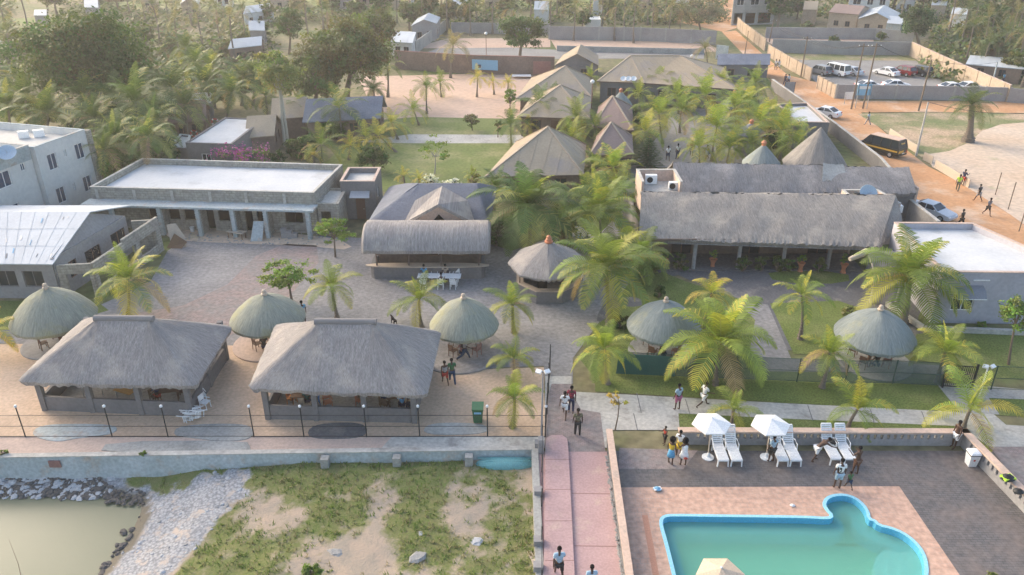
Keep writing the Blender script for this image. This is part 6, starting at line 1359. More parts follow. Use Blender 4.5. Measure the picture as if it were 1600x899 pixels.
# walls of the back yards
wall_line('boundary_wall', 'long grey wall with piers behind the far yard', (G(858,62),G(1000,64),G(1118,70)), 2.6, 'mid_grey_wall', piers=5, pm='concrete')
wall_line('boundary_wall', 'low pale wall round the far sand yard', (G(870,80),G(1080,85),G(1100,84)), 1.0, 'concrete')
wall_line('boundary_wall', 'brown and grey painted wall behind the sand court', (G(618,108),G(740,116),G(866,119)), 3.0, 'brown_wall', cap='rust_roof')
wall_line('boundary_wall', 'slanting pale wall of the tin roofed house yard', (G(650,84),G(702,44)), 2.2, 'concrete')
wall_line('boundary_wall', 'grey wall behind the far left yard', (G(705,52),G(858,54)), 2.2, 'mid_grey_wall')
wall_line('boundary_wall', 'grey metal gate panels at the dirt road bend', (G(1118,92),G(1136,94)), 2.4, 'blue_concrete')
q = thing('painted_mural', 'pale blue mural with red marks painted on the wall behind the sand court', 'mural', tuple(G(760,116))); a = V2(G(738,117)); b_ = V2(G(778,119)); d_=(b_-a).normalized(); m_=(a+b_)/2-Vector((0,.16,0))
MB().box((m_.x,m_.y,1.7), ((b_-a).length,.04,1.6), math.atan2(d_.y,d_.x)).build('panel', 'mural_blue', q); MB().box((m_.x+.6,m_.y-.03,1.7), (.9,.03,.9)).build('red_mark', 'red', q); MB().box((m_.x-.9,m_.y-.03,1.5), (.5,.03,.5)).build('dark_mark', 'navy', q)
q = thing('painted_mural', 'white panel with a grey arc painted on the wall near the grey gable', 'mural', tuple(G(820,118))); a = V2(G(803,119)); b_ = V2(G(832,120)); m_=(a+b_)/2-Vector((0,.16,0)); MB().box((m_.x,m_.y,1.7), ((b_-a).length,.04,1.6)).build('panel', 'white_paint', q); MB().lathe((0,0,0),[(0,0),(.9,0),(.9,.03),(0,.03)],20).build('arc','concrete',q); q.children[-1].rotation_euler=(math.pi/2,0,0); q.children[-1].location=(m_.x-q.location.x,-.3,1.3)
q = thing('red_gate', 'red sheet gate at the right end of the mural wall', 'gate', tuple(G(845,119))); a = V2(G(833,120)); b_ = V2(G(860,121)); m_=(a+b_)/2-Vector((0,.18,0)); MB().box((m_.x,m_.y,1.5), ((b_-a).length,.05,2.0)).build('leaf', 'rust_roof', q)
# ------------------------------------------------------------------ fences, posts, lamps
B = q_build_local
Yf_ = G(200,683).y
fn = thing('wire_fence', 'black wire fence on tall thin posts along the promenade', 'fence', (G(40,683).x, Yf_, 0))
for bx, by, tx, ty in ((-70,683,-92,629),(40,683,22,627),(177,681,163,629),(264,681,251,628),(397,683,387,631),(475,683,469,630),(573,683,568,626),(656,682,654,626),(762,681,763,626),(852,681,853,626)):
    p = G(bx, by); h = 2.0; o = MB().tube([(p.x,Yf_,0),(p.x,Yf_,h)], .035, 6).build('fence_post', 'black_metal', fn)
    MB().lathe((p.x,Yf_,h), [(0,-.02),(.075,.0),(.08,.08),(.04,.13),(0,.13)], 10).build('lamp_cap', 'white_plastic', o)
xa, xb = G(-120,683).x, G(852,683).x
for z, w in ((.04,.035),(.72,.022),(1.45,.022)): MB().bar((xa,Yf_,z),(xb,Yf_,z), w).build('rail', 'black_metal', fn)
MB().add([(xa,Yf_,.04),(xb,Yf_,.04),(xb,Yf_,1.45),(xa,Yf_,1.45)], [(0,1,2,3)]).build('mesh', 'chain_mesh', fn)
def run_fence(name, lab, pts, h, n, meshm, postm='black_metal', r_=.035, rails=(.05,.5,1.0)):
    ps = [V2(p) for p in pts]; r = thing(name, lab, 'fence', tuple(ps[0]))
    for a, b_ in zip(ps, ps[1:]):
        L_ = (b_-a).length; k = max(1, round(L_/n))
        for j in range(k+(1 if b_ is ps[-1] else 0)): p = a.lerp(b_, j/k); MB().tube([(p.x,p.y,0),(p.x,p.y,h+.05)], r_, 6).build('fence_post', postm, r)
        for f in rails: MB().bar((a.x,a.y,h*f),(b_.x,b_.y,h*f), .025).build('rail', postm, r)
        if meshm: MB().add([(a.x,a.y,.05),(b_.x,b_.y,.05),(b_.x,b_.y,h),(a.x,a.y,h)], [(0,1,2,3)]).build('mesh', meshm, r)
    return r
run_fence('side_fence', 'tall black mesh fence between beach sand and the paved walk', (G(859,585),G(852,683)), 2.1, 2.4, 'chain_mesh')
run_fence('side_fence', 'black mesh fence on the broken kerb beside the pink walkway', (G(847,690),G(846,1000)), 1.1, 2.6, 'chain_mesh')
gf = [(935,586),(990,586),(1060,588)]
run_fence('screen_fence', 'dark green screened fence in front of the teal straw parasol', (G(965,583),G(1052,588)), 1.55, 2.2, 'shade_cloth', 'green_metal')
q = thing('green_screen', 'solid dark green tarpaulin tied to the fence below the teal straw parasol', 'screen', tuple(G(1010,586))); a, b_ = G(962,585), G(1054,589); MB().add([(a.x,a.y-.06,.1),(b_.x,b_.y-.06,.1),(b_.x-.1,b_.y-.06,1.5),(a.x+.1,a.y-.06,1.55),(a.x,a.y-.09,.1),(b_.x,b_.y-.09,.1),(b_.x-.1,b_.y-.09,1.5),(a.x+.1,a.y-.09,1.55)], [(0,1,2,3),(7,6,5,4),(3,2,6,7),(0,4,5,1),(0,3,7,4),(1,5,6,2)]).build('cloth', 'teal', q)
run_fence('garden_fence', 'green mesh fence with grey green shade cloth in front of the garden', (G(1052,589),G(1245,597),G(1320,600),G(1394,600),G(1470,604)), 1.65, 3.4, 'shade_cloth', 'green_metal', .04)
run_fence('garden_fence', 'open dark mesh fence right of the black gate', (G(1519,607),G(1548,609),G(1720,616)), 1.65, 2.8, 'green_mesh', 'green_metal', .04)
a, b_ = V2(G(1472,606)), V2(G(1517,609)); r = thing('bar_gate', 'black double gate of upright bars beside the security light', 'gate', tuple(a)); d_ = (b_-a)
for p in (a, b_): MB().box((p.x,p.y,.9), (.09,.09,1.8)).build('gate_post', 'black_metal', r)
for k in (0,1):
    q = MB(); s, e_ = a.lerp(b_, .02+.5*k), a.lerp(b_, .48+.5*k)
    for z in (.15,1.6): q.bar((s.x,s.y,z),(e_.x,e_.y,z), .05)
    for j in range(8): p = s.lerp(e_, j/7); q.bar((p.x,p.y,.15),(p.x,p.y,1.6), .03)
    q.build('gate_leaf', 'black_metal', r)
def floodlight(lab, bx, by, ty, pm='mid_grey_wall'):
    p = G(bx, by); t = AY(bx+ (bx-800)*.02, ty, p.y); h = t.z; r = thing('flood_light', lab, 'light pole', tuple(p)); MB().tube([(p.x,p.y,0),(p.x,p.y,h)], [.06,.045], 8).build('pole', pm, r)
    for s in (-1,1): o = MB().box((p.x+s*.22,p.y-.08,h+.02), (.30,.22,.12), s*.5, .5).build('lamp_head', 'white_plastic', r)
    MB().bar((p.x-.2,p.y,h-.03),(p.x+.2,p.y,h-.03),.04).build('bracket', pm, r); return r
floodlight('grey pole with two white floodlights beside the beach fence corner', 846, 690, 580); floodlight('white pole with two floodlights beside the black gate', 1530, 618, 572, 'white_paint')
def bollard_lamp(lab, bx, by, ty): p = G(bx,by); h = AY(bx,ty,p.y).z; r = thing('globe_lamp', lab, 'street lamp', tuple(p)); MB().tube([(p.x,p.y,0),(p.x,p.y,h)], .05, 8).build('pole', 'rust_roof', r); MB().lathe((p.x,p.y,h), [(0,-.02),(.22,.1),(.28,.28),(.2,.46),(0,.52)], 14).build('globe', 'white_plastic', r, smooth=True)
bollard_lamp('globe lamp on a brown post between tan and rose roofed bungalows', 923, 190, 131); bollard_lamp('globe lamp beyond the fan roofed hall', 1080, 100, 90); bollard_lamp('tall lamp post in the walled far yard', 760, 100, 55)
# wooden power poles
def pole(lab, bx, by, tx, ty, m='limb_bark', arm=True, group=None, r_=.13):
    p = G(bx, by); t = AY(tx, ty, p.y+.2); h = t.z; r = thing('power_pole', lab, 'power pole', tuple(p)); top = Vector((p.x+(t.x-p.x)*.6, p.y, h)); MB().tube([tuple(p), tuple(top)], [r_, r_*.7], 8).build('pole', m, r)
    if arm: o = MB().bar(top+Vector((-.7,0,-.35)), top+Vector((.7,0,-.35)), .10).build('crossarm', m, r); [MB().lathe((top.x+s,top.y,h-.30), [(.05,0),(.06,.06),(.03,.16),(0,.16)], 8).build('insulator', 'white_plastic', o) for s in (-.6,0,.6)]
    return top
p1 = pole('brown wooden pole at the road corner, left of the twin poles', 1330,171,1350,68); p2 = pole('brown wooden pole at the road corner, right of the twin poles', 1348,170,1371,68)
p3 = pole('leaning wooden pole in front of the car park wall', 1435,174,1456,93, arm=False); p4 = pole('wooden pole beside the car park entrance with a lamp', 1251,121,1262,57)
p5 = pole('pale concrete pole on the field beside the black minibus', 1431,244,1449,159,'pale_concrete',False); p6 = pole('thin pole at the top of the dirt road', 1163,90,1170,48,arm=False,r_=.09)
p7 = pole('pale blue pole behind the car park right wall', 1548,140,1557,97,'blue_concrete',False); p8 = pole('wooden pole by the far road bend', 1202,66,1210,30)
def wire(lab, a, b_, sag=.8, off=0, k=12): a = Vector(a)+Vector((off,0,0)); b_ = Vector(b_)+Vector((off,0,0)); MBt = MB().tube([a.lerp(b_, t/k)-Vector((0,0,sag*4*(t/k)*(1-t/k))) for t in range(k+1)], .022, 4); tag(MBt.build('power_line', 'black_metal'), lab, 'wire', 'power lines over the road corner')
far_ = Vector((G(1130,20).x, G(1130,20).y, 8))
for o_ in (-.6,0,.6): wire('power line between the twin corner poles and the entrance pole', p1-Vector((0,0,.2)), p4-Vector((0,0,.2)), .9, o_); wire('power line from the entrance pole to the far bend pole', p4-Vector((0,0,.2)), p8-Vector((0,0,.2)), .7, o_)
wire('thin line from the right twin pole to the leaning pole', p2, p3, .6); wire('thin line from the leaning pole to the pale blue pole', p3, p7, .5); wire('line from the concrete pole out over the pale sand', p5, Vector((G(1640,240).x, G(1640,240).y, 5)), .8)
for i, (bx, by, tx, ty) in enumerate(((1555,305,1565,270),(1575,328,1590,285),(1592,362,1606,320))):
    p = G(bx,by); h = AY(tx,ty,p.y).z; r = thing('goal_post_stake', ('thin rusty stake on the pale sand, farthest of three','thin rusty stake on the pale sand, middle of three','thin rusty stake on the pale sand, nearest of three')[i], 'stake', tuple(p), 'stakes on the sand'); MB().tube([tuple(p),(p.x,p.y,max(1.2,h))], .05, 6).build('stake_post', 'limb_bark', r)
# boards along the field edge
def board_run(lab, pts, h, m='pale_wood'): 
    for (a, b_), l_ in zip(pts, lab): wall_line('low_fence', l_, (G(*a),G(*b_)), h, m, .08, 'fence')
board_run(('low plank fence beside the black minibus','short concrete kerb piece on the road edge','low board fence behind the walkers'), (((1389,212),(1432,240)),((1442,250),(1456,257)),((1460,262),(1513,294))), .9)
# signs near the corner
p = G(1345,170); r = thing('sign_board', 'blue green sign board on two posts between the wooden poles', 'sign', tuple(p)); MB().box((p.x,p.y,2.6), (1.9,.08,1.5)).build('board', 'mural_blue', r); MB().box((p.x,p.y-.06,2.9), (1.5,.03,.4)).build('white_band', 'white_paint', r); [MB().bar((p.x+s,p.y,0),(p.x+s,p.y,3.3),.08).build('post','steel',r) for s in (-.8,.8)]
p = G(1325,163); r = thing('sign_board', 'small white sign board at the foot of the wooden poles', 'sign', tuple(p)); MB().box((p.x,p.y,1.2), (1.3,.06,1.0)).build('board', 'white_paint', r); [MB().bar((p.x+s,p.y,0),(p.x+s,p.y,1.7),.06).build('post','steel',r) for s in (-.55,.55)]
p = G(1232,148); r = thing('sign_board', 'dark framed board standing at the roadside wall by two walkers', 'sign', tuple(p)); MB().box((p.x,p.y,1.1), (1.5,.06,1.5)).build('board', 'mid_grey_wall', r); [MB().bar((p.x+s,p.y,0),(p.x+s,p.y,1.85),.07).build('post','black_metal',r) for s in (-.75,.75)]

# ------------------------------------------------------------------ vehicles (front towards +X)
def wheel(r, x, y, rad, w=.2):
    s = 1 if y > 0 else -1; o = B(MB().lathe((0,0,0), [(rad*.55,-w/2),(rad*.95,-w/2),(rad,-w/4),(rad,w/4),(rad*.95,w/2),(rad*.55,w/2)], 18), 'wheel', 'rubber', r, True)
    o.rotation_euler = (math.pi/2,0,0); o.location = (x,y,rad); B(MB().lathe((0,0,0), [(0,-w*.52),(rad*.6,-w*.5),(rad*.6,w*.5),(0,w*.52)], 12), 'rim', 'steel', o)
def section(prof, w0, w1, n=None):
    """prof: closed side outline (x,z); the top narrows from half width w0 at the bottom to w1 at the top"""
    zs = [p[1] for p in prof]; z0, z1 = min(zs), max(zs); mb = MB(); m = len(prof)
    hw = lambda z: w0+(w1-w0)*((z-z0)/(z1-z0))**1.6
    for s in (-1, 1): mb.v += [(x, s*hw(z), z) for x, z in prof]
    mb.f = [tuple(range(m)) if False else tuple(range(m))[::-1], tuple(range(m, 2*m))]+[(i, (i+1)%m, m+(i+1)%m, m+i) for i in range(m)]
    return mb
def car(lab, loc, head, paint, kind='sedan', group=None):
    r = thing({'sedan':'parked_car','suv':'parked_suv','van':'minibus'}[kind], lab, {'sedan':'car','suv':'suv','van':'minibus'}[kind], (0,0,0), group)
    if kind == 'sedan':
        L_, hb, ht = 4.5, .92, 1.42; body = [(-2.25,.30),(2.22,.28),(2.28,.55),(2.1,.72),(1.1,.92),(.9,.95),(-1.5,.97),(-2.15,.93),(-2.28,.7)]; cab = [(.98,.93),(.35,1.36),(-.9,1.38),(-1.72,.96)]; wb = (1.4,-1.35); rad = .32; W = .88
    elif kind == 'suv':
        body = [(-2.2,.38),(2.2,.35),(2.25,.7),(2.1,.95),(1.15,1.06),(-2.1,1.10),(-2.25,.8)]; cab = [(1.05,1.05),(.45,1.64),(-1.75,1.66),(-2.12,1.09)]; wb = (1.38,-1.35); rad = .37; W = .92
    else:
        body = [(-2.55,.35),(2.5,.33),(2.58,.7),(2.42,1.08),(2.05,1.15),(-2.55,1.15),(-2.6,.7)]; cab = [(2.05,1.14),(1.35,1.98),(-2.3,2.02),(-2.54,1.14)]; wb = (1.75,-1.55); rad = .35; W = .93
    B(section(body, W*.94, W), 'body', paint, r); zt = max(z for x, z in cab); zb = min(z for x, z in cab)
    B(section([(x, z) for x, z in cab], W*.96, W*.80), 'cabin_glass', 'dark_glass', r)
    xs_ = [x for x, z in cab if z > zt-.06]; B(MB().box(((max(xs_)+min(xs_))/2, 0, zt+.012), (max(xs_)-min(xs_)+.04, W*1.58, .06)), 'roof', paint, r)
    f_, b__ = cab[0], cab[-1]; tf, tb_ = cab[1], cab[-2]
    for s in (-1,1):
        hw0, hw1 = W*.965, W*.81
        for a_, c2, w_ in [((f_[0],s*hw0,f_[1]), (tf[0],s*hw1,tf[1]), .07), ((b__[0],s*hw0,b__[1]), (tb_[0],s*hw1,tb_[1]), .10)]+[((x,s*hw0,zb), (x,s*hw1,zt), .08) for x in ((-.25,) if kind == 'sedan' else (-.3,-1.3) if kind == 'suv' else (1.0,-.2,-1.4))]: B(MB().bar(a_, c2, w_), 'pillar', paint, r)
    xf = max(x for x, z in body); xr = min(x for x, z in body)
    for s in (-1,1):
        B(MB().box((xf-.10, s*W*.72, body[3][1]-.14), (.14,.30,.14)), 'headlight', 'white_plastic', r); B(MB().box((xr+.04, s*W*.78, body[-1][1]+.08), (.10,.24,.20)), 'taillight', 'red', r)
        B(MB().box((f_[0]-.25, s*(W+.10), zb+.08), (.12,.16,.12)), 'mirror', paint, r)
    B(MB().box((xf-.02,0,.45), (.10,W*1.8,.20)), 'bumper', 'black_metal' if kind != 'sedan' else paint, r); B(MB().box((xr+.02,0,.47), (.10,W*1.8,.20)), 'bumper', 'black_metal' if kind != 'sedan' else paint, r)
    B(MB().box((xr-.035,0,.62), (.02,.50,.12)), 'number_plate', 'white_paint', r)
    for x in wb:
        for s in (-1,1): wheel(r, x, s*(W-.10), rad)
    r.location = loc; r.rotation_euler = (0,0,head); r.scale = (.92,)*3; return r
hd = math.atan2(.85,-.62)
hp = math.atan2(1.0,-.55)
for px, py, paint, kd, lab in ((1280,117,'car_grey','suv','grey suv with pale bonnet at the left end of the car park row'),(1305,118,'car_white','van','white minibus between the grey suv and the silver car'),(1328,117,'silver_paint','sedan','silver sedan right of the white minibus'),
    (1384,118,'car_white','sedan','white sedan at the left of the middle group of three'),(1410,118,'car_red','suv','dark red suv between the white sedan and the black car'),(1435,118,'car_black','suv','black car with silver rear window at the right of the middle group')):
    p = G(px, py); car(lab, (p.x,p.y,.03), hp, paint, kd, 'cars parked in the walled car park')
for px, py, lab, h_ in ((1400,139,'white car behind the front wall of the car park, nearest the twin poles',-.1),(1487,143,'white car behind the front wall near its right end, left of a pair',0.1),(1514,142,'white car behind the front wall near its right end, right of a pair',.2),(1357,140,'white car mostly hidden behind the front wall and wooden poles',.1)):
    p = G(px, py); car(lab, (p.x,p.y,.03), h_, 'car_white', 'sedan', 'cars behind the front wall of the car park')
p = G(1287,182); car('white sedan parked beside the lodge wall on the dirt road', (p.x,p.y,.02), hd+.15, 'car_white', 'sedan'); p = G(1453,338); car('grey sedan parked by the yard wall of the restaurant', (p.x,p.y,.03), hd+math.pi, 'silver_paint', 'sedan')
# black and yellow minibus
p = G(1376,240); v = car('black minibus with yellow stripe and dusty cream roof driving up the dirt road', (0,0,0), 0, 'bus_black', 'van')
for s in (-1,1): B(MB().box((-.1,s*.937,.86), (4.6,.02,.17)), 'stripe', 'bus_yellow', v); 
B(MB().box((-2.61,.45,.84), (.03,1.0,.26)), 'rear_stripe', 'bus_yellow', v); B(MB().box((2.50,0,.80), (.10,1.5,.30)), 'front_panel', 'bus_yellow', v); B(MB().box((-2.61,-.55,.55), (.02,.5,.20)), 'rear_stripe', 'orange', v); B(MB().box((-2.42,.05,1.72), (.10,.7,.10),0,0), 'rear_lettering_band', 'bus_yellow', v)
B(MB().box((-.5,0,2.11), (3.5,1.42,.06)), 'roof_panel', 'peach_cap', v)

v.location = (p.x,p.y,.03); v.rotation_euler = (0,0,hd); v.scale = (.98,)*3

# ------------------------------------------------------------------ pool furniture
def lounger(lab, px, py, group='white plastic sunloungers by the pool wall'):
    r = thing('sunlounger', lab, 'sunlounger', (0,0,0), group)      # foot at -Y, back raised at +Y
    q = MB(); [q.box((s*.31,-.38,.36), (.06,1.22,.07)) for s in (-1,1)]; q.box((0,-.98,.36), (.62,.06,.07)); q.box((0,.22,.36), (.62,.06,.06)); B(q, 'frame', 'white_plastic', r)
    q = MB(); [q.box((0,-.92+k*.115,.395), (.58,.090,.025)) for k in range(10)]; B(q, 'seat_slats', 'white_plastic', r)
    q = MB(); an = .98; cy, cz = math.cos(an), math.sin(an)
    for k in range(8): q.box((0,.26+(.07+k*.1)*cy,.38+(.07+k*.1)*cz), (.58,.075,.025), 0, an)
    for s in (-1,1): q.bar((s*.30,.24,.37), (s*.30,.26+.86*cy,.38+.86*cz), .06,.05)
    q.bar((-.30,.26+.86*cy,.38+.86*cz), (.30,.26+.86*cy,.38+.86*cz), .07,.06); B(q, 'backrest', 'white_plastic', r)
    for s in (-1,1):
        for y in (-.95,.18,.62): B(MB().bar((s*.30,y,.36 if y < .5 else .40), (s*.33,y*1.02,0), .07), 'leg', 'white_plastic', r)
        B(MB().tube([(s*.35,-.20,.36),(s*.37,-.12,.60),(s*.37,.25,.62),(s*.35,.50,.50)], .03, 6), 'armrest', 'white_plastic', r)
    p = G(px, py); r.location = (p.x, p.y+.95, 0); return r
for i, (x, y, l_) in enumerate(((1128,726,'white sunlounger under the left parasol, left of the pair'),(1149,726,'white sunlounger under the left parasol, right of the pair'),(1221,726,'white sunlounger under the right parasol, left of the pair'),(1241,726,'white sunlounger under the right parasol, right of the pair'),(1303,724,'white sunlounger with a black bag, left of the last pair'),(1325,724,'white sunlounger at the right end of the row'))):
    o = lounger(l_, x, y); o.scale = (.86, 1.15, 1.12)
def parasol(lab, bx, by, cx, cy, m='white_cloth', r_=1.02, hz=None):
    p = G(bx, by); t = AY(cx, cy, p.y+.1); h = hz or t.z; r = thing('parasol', lab, 'parasol', tuple(p)); tx, ty = p.x+(t.x-p.x)*.3, p.y+.1
    MB().lathe(tuple(p), [(.32,0),(.32,.05),(.10,.09),(.06,.30),(0,.3)], 20).build('base', 'white_plastic', r); MB().bar(tuple(p), (tx,ty,h+.1), .045).build('pole', 'pale_wood', r)
    q = MB(); n = 6; c0 = Vector((tx,ty,h+.12)); rim = [Vector((tx+r_*math.cos(k*math.pi/3), ty+r_*math.sin(k*math.pi/3), h-.24)) for k in range(n)]
    q.v = [tuple(c0)]+[tuple(v_) for v_ in rim]+[(v_.x,v_.y,v_.z-.07) for v_ in rim]+[(c0.x,c0.y,c0.z-.02)]+[(v_.x,v_.y,v_.z-.02) for v_ in rim]
    for k in range(n): a, b__ = 1+k, 1+(k+1)%n; q.f += [(0,a,b__), (a,a+n,b__+n,b__), (1+2*n, 1+2*n+1+(k+1)%n, 1+2*n+1+k)]
    o = q.build('canopy', m, r); q = MB()
    for k in range(n): q.bar(c0-Vector((0,0,.04)), rim[k]-Vector((0,0,.03)), .025)
    q.build('ribs', 'steel', r); MB().lathe((c0.x,c0.y,c0.z), [(.05,0),(.04,.05),(0,.09)], 8).build('finial', 'white_plastic', r); return r
parasol('white hexagonal parasol over the first pair of sunloungers', 1106,715,1111,656); parasol('white hexagonal parasol over the second pair of sunloungers', 1197,715,1203,658); parasol('beige parasol standing at the near side of the pool, cut by the frame', 1118,975,1119,891,'beige_cloth',.98)
# white bin with lid, green bin, bags, boat, stones
p = G(1516,726); r = thing('rubbish_bin', 'white slanting rubbish bin with dark rim by the pool wall', 'bin', tuple(p)); q = MB(); q.add([(p.x-.20,p.y-.2,0),(p.x+.20,p.y-.2,0),(p.x+.20,p.y+.2,0),(p.x-.20,p.y+.2,0),(p.x-.26,p.y-.26,.72),(p.x+.26,p.y-.26,.72),(p.x+.26,p.y+.26,.72),(p.x-.26,p.y+.26,.72)], [(0,3,2,1),(4,5,6,7),(0,1,5,4),(1,2,6,5),(2,3,7,6),(3,0,4,7)]); q.build('bin_body', 'white_plastic', r)
MB().box((p.x,p.y,.745), (.58,.58,.05)).build('rim', 'black_metal', r); MB().lathe((p.x,p.y,.77), [(.40,0),(.36,.10),(.18,.16),(0,.17)], 4, rz=.785).build('lid', 'white_plastic', r); MB().box((p.x-.02,p.y-.262,.45), (.10,.01,.10)).build('red_mark', 'red', r)
p = G(747,658); r = thing('wheelie_bin', 'dark green wheelie bin standing behind the promenade fence', 'bin', tuple(p)); q = MB(); q.add([(p.x-.24,p.y-.28,.06),(p.x+.24,p.y-.28,.06),(p.x+.24,p.y+.22,.06),(p.x-.24,p.y+.22,.06),(p.x-.31,p.y-.36,.98),(p.x+.31,p.y-.36,.98),(p.x+.31,p.y+.34,.98),(p.x-.31,p.y+.34,.98)], [(0,3,2,1),(4,5,6,7),(0,1,5,4),(1,2,6,5),(2,3,7,6),(3,0,4,7)]); q.build('bin_body', 'green_plastic', r)
MB().box((p.x,p.y+.0,1.02), (.66,.76,.06), 0, .06).build('lid', 'green_plastic', r); MB().bar((p.x-.26,p.y+.40,.98),(p.x+.26,p.y+.40,.98),.04).build('handle', 'black_metal', r); MB().box((p.x,p.y-.345,.80), (.40,.01,.18), 0, -.08).build('label_patch', 'mural_blue', r)
for s in (-1,1): o = MB().lathe((0,0,0), [(0,-.03),(.10,-.03),(.10,.03),(0,.03)], 12).build('wheel', 'rubber', r); o.rotation_euler = (0,math.pi/2,0); o.location = (s*.27,.26,.10)
def bag(lab, p, s, m, m2=None, name='bag', hz=0): 
    r = thing(name, lab, 'bag', (p[0],p[1],hz)); rd = random.Random(int(p[0]*10)); q = MB(); n, k = 12, 6
    for i in range(k+1):
        f = i/k; rr = math.sin(math.pi*min(1,.18+.72*f))
        for j in range(n): a = 6.283*j/n; q.v.append((p[0]+s[0]*rr*math.cos(a)*(.9+rd.random()*.2), p[1]+s[1]*rr*math.sin(a)*(.9+rd.random()*.2), hz+s[2]*f))
    q.f = [(i*n+j, i*n+(j+1)%n, (i+1)*n+(j+1)%n, (i+1)*n+j) for i in range(k) for j in range(n)]+[tuple(range(n))[::-1], tuple(range(k*n,k*n+n))]; q.build('bag_body', m, r, smooth=True)
    if m2: MB().box((p[0],p[1],hz+s[2]*.55), (s[0]*1.75,s[1]*1.5,s[2]*.32), .2).build('band', m2, r)
    MB().tube([(p[0]-s[0]*.4,p[1],hz+s[2]*.9),(p[0],p[1]-.05,hz+s[2]*1.35),(p[0]+s[0]*.4,p[1],hz+s[2]*.9)], .018, 6).build('strap', m, r); return r
w_ = G(1573,752,.9); bag('black backpack with lime yellow band lying on the right pool wall', (w_.x,w_.y), (.34,.28,.34), 'black_metal', 'lime', 'backpack', .94)
w_ = G(1590,772,.9); bag('smaller black bag beside the lime banded backpack on the wall', (w_.x,w_.y), (.25,.22,.25), 'black_metal', None, 'bag', .94)
w_ = G(1302,708); bag('black bag lying on the white sunlounger beside the bending man', (w_.x,w_.y+.25), (.22,.20,.22), 'black_metal', None, 'bag', .46)
w_ = G(1027,766); bag('crumpled blue and white towel bundle on the tiled deck', (w_.x,w_.y), (.22,.16,.16), 'mural_blue', 'white_cloth', 'towel_bundle', .012)
w_ = G(1238,791); bag('small crumpled white cloth on the tiled deck beyond the pool edge', (w_.x,w_.y), (.13,.10,.09), 'white_cloth', None, 'cloth', .012)
p0 = G(790,722,-.6); r = thing('dinghy', 'upturned pale teal wooden boat against the retaining wall', 'boat', (p0.x,p0.y,-1.0)); q = MB(); nx_, nr = 20, 9; L_ = 1.72
for i in range(nx_+1):
    u = i/nx_; x = -L_+2*L_*u; w = .52*(math.sin(math.pi*min(1,max(0,.06+.60*u)))**.6) if u < .97 else .12; w = .50*(1-abs(2*u-1.0)**3.2)+.06
    for j in range(nr+1): a = math.pi*j/nr; q.v.append((p0.x+x, p0.y-.15-w*math.cos(a)*.9, -1.0+.12+(.62*math.sin(a)**.75)*(w/.56)**.5+.0))
q.f = [(i*(nr+1)+j, i*(nr+1)+j+1, (i+1)*(nr+1)+j+1, (i+1)*(nr+1)+j) for i in range(nx_) for j in range(nr)]; q.build('hull', 'boat_teal', r, smooth=True)
q = MB(); [q.tube([(p0.x-1.5+.15*k, p0.y-.15-.42*math.cos(a), -.86+.60*math.sin(a)) for k in range(21)], .02, 5) for a in (.7,1.2,1.57,2.0)]; q.build('planks', 'boat_teal', r)
p = G(855,712); r = thing('gate_pier', 'short grey pier at the head of the broken kerb wall', 'pier', tuple(G(848,700))); q = G(845,706); MB().box((q.x,q.y,.45), (.3,.4,.9)).build('pier_body', 'mid_grey_wall', r)
def boulder(lab, px, py, s, m='rock'): z = lotat(G(px,py,-1).x, G(px,py,-1).y)[0]; p = G(px, py, z); q = MB(); rd = random.Random(px); stone(q, p.x, p.y, z, s, rd, .3); tag(q.build('boulder', m, smooth=False), lab, 'rock')
boulder('flat grey boulder in the bare sand of the waste ground', 652,872,.42); boulder('pale flat rock in the weeds right of the flat grey boulder', 745,846,.30,'pale_rock'); boulder('small pale rock above the flat grey boulder', 657,834,.16,'pale_rock'); boulder('pale rock half buried in sand left of the flat grey boulder', 525,864,.30)
for i, (a, b_, l_) in enumerate((((800,888),(836,860),'long pale plank crossing the heap beside the kerb'),((782,864),(838,868),'pale plank lying level on the heap beside the kerb'),((812,878),(842,876),'short pale plank at the bottom of the heap'),((822,858),(838,892),'pale plank slanting down the heap beside the kerb'))):
    A_, B2 = G(*a,-.85), G(*b_,-.78); r = thing('plank', l_, 'plank', tuple(A_), 'driftwood planks by the kerb'); MB().bar(A_+Vector((0,0,.05+.05*i)), B2+Vector((0,0,.08+.06*i)), .20, .05).build('board', 'pale_wood', r)
q = G(38,930,-1.6); p = G(18,845,-1.6); r = thing('water_stick', 'thin dark stick poking out of the green pond', 'stick', tuple(q)); MB().tube([(q.x,q.y,-1.9),(q.x-.5,q.y+.9,-.6),(q.x-1.1,q.y+1.6,.2)], [.02,.012,.005], 5).build('stem', 'wood', r)
# stacked white chairs on the sand and plastic table set in the courtyard
for i in range(2): p = G(320+ (2 if i else -4), 634-(8 if not i else -4)); chair('white chair standing alone on the sand, '+('upper' if i == 0 else 'lower')+' of two', p, .7+i*.6, 'white_plastic', group='loose white chairs on the sand')
for i in range(5): p = G(281+i*5, 655-(i%2)*7); c_ = chair('white chair in the toppled heap by the left pavilion corner', p, 1.2+i*.2, 'white_plastic', z=.12+.06*i, group='toppled white chairs'); c_.rotation_euler = (1.45, .1*i, 1.3)
tp = G(687,444); table('plastic_table', 'long white plastic table on the courtyard paving in front of the bar', tp, -.03, (3.3,.85), .72, 'white_plastic', 'white_plastic')
for i, (dx, dy, rz, l_) in enumerate(((-1.25,.75,3.14,'far left'),(-.45,.8,3.2,'far second from left'),(.5,.8,3.1,'far second from right'),(1.25,.7,3.0,'far right'),(-1.2,-.75,.1,'near left'),(.15,-.8,0,'near middle'),(1.1,-.75,-.1,'near right'))):
    chair('white plastic chair at the courtyard table, '+l_, (tp.x+dx, tp.y+dy), rz+math.pi, 'white_plastic', name='plastic_chair')
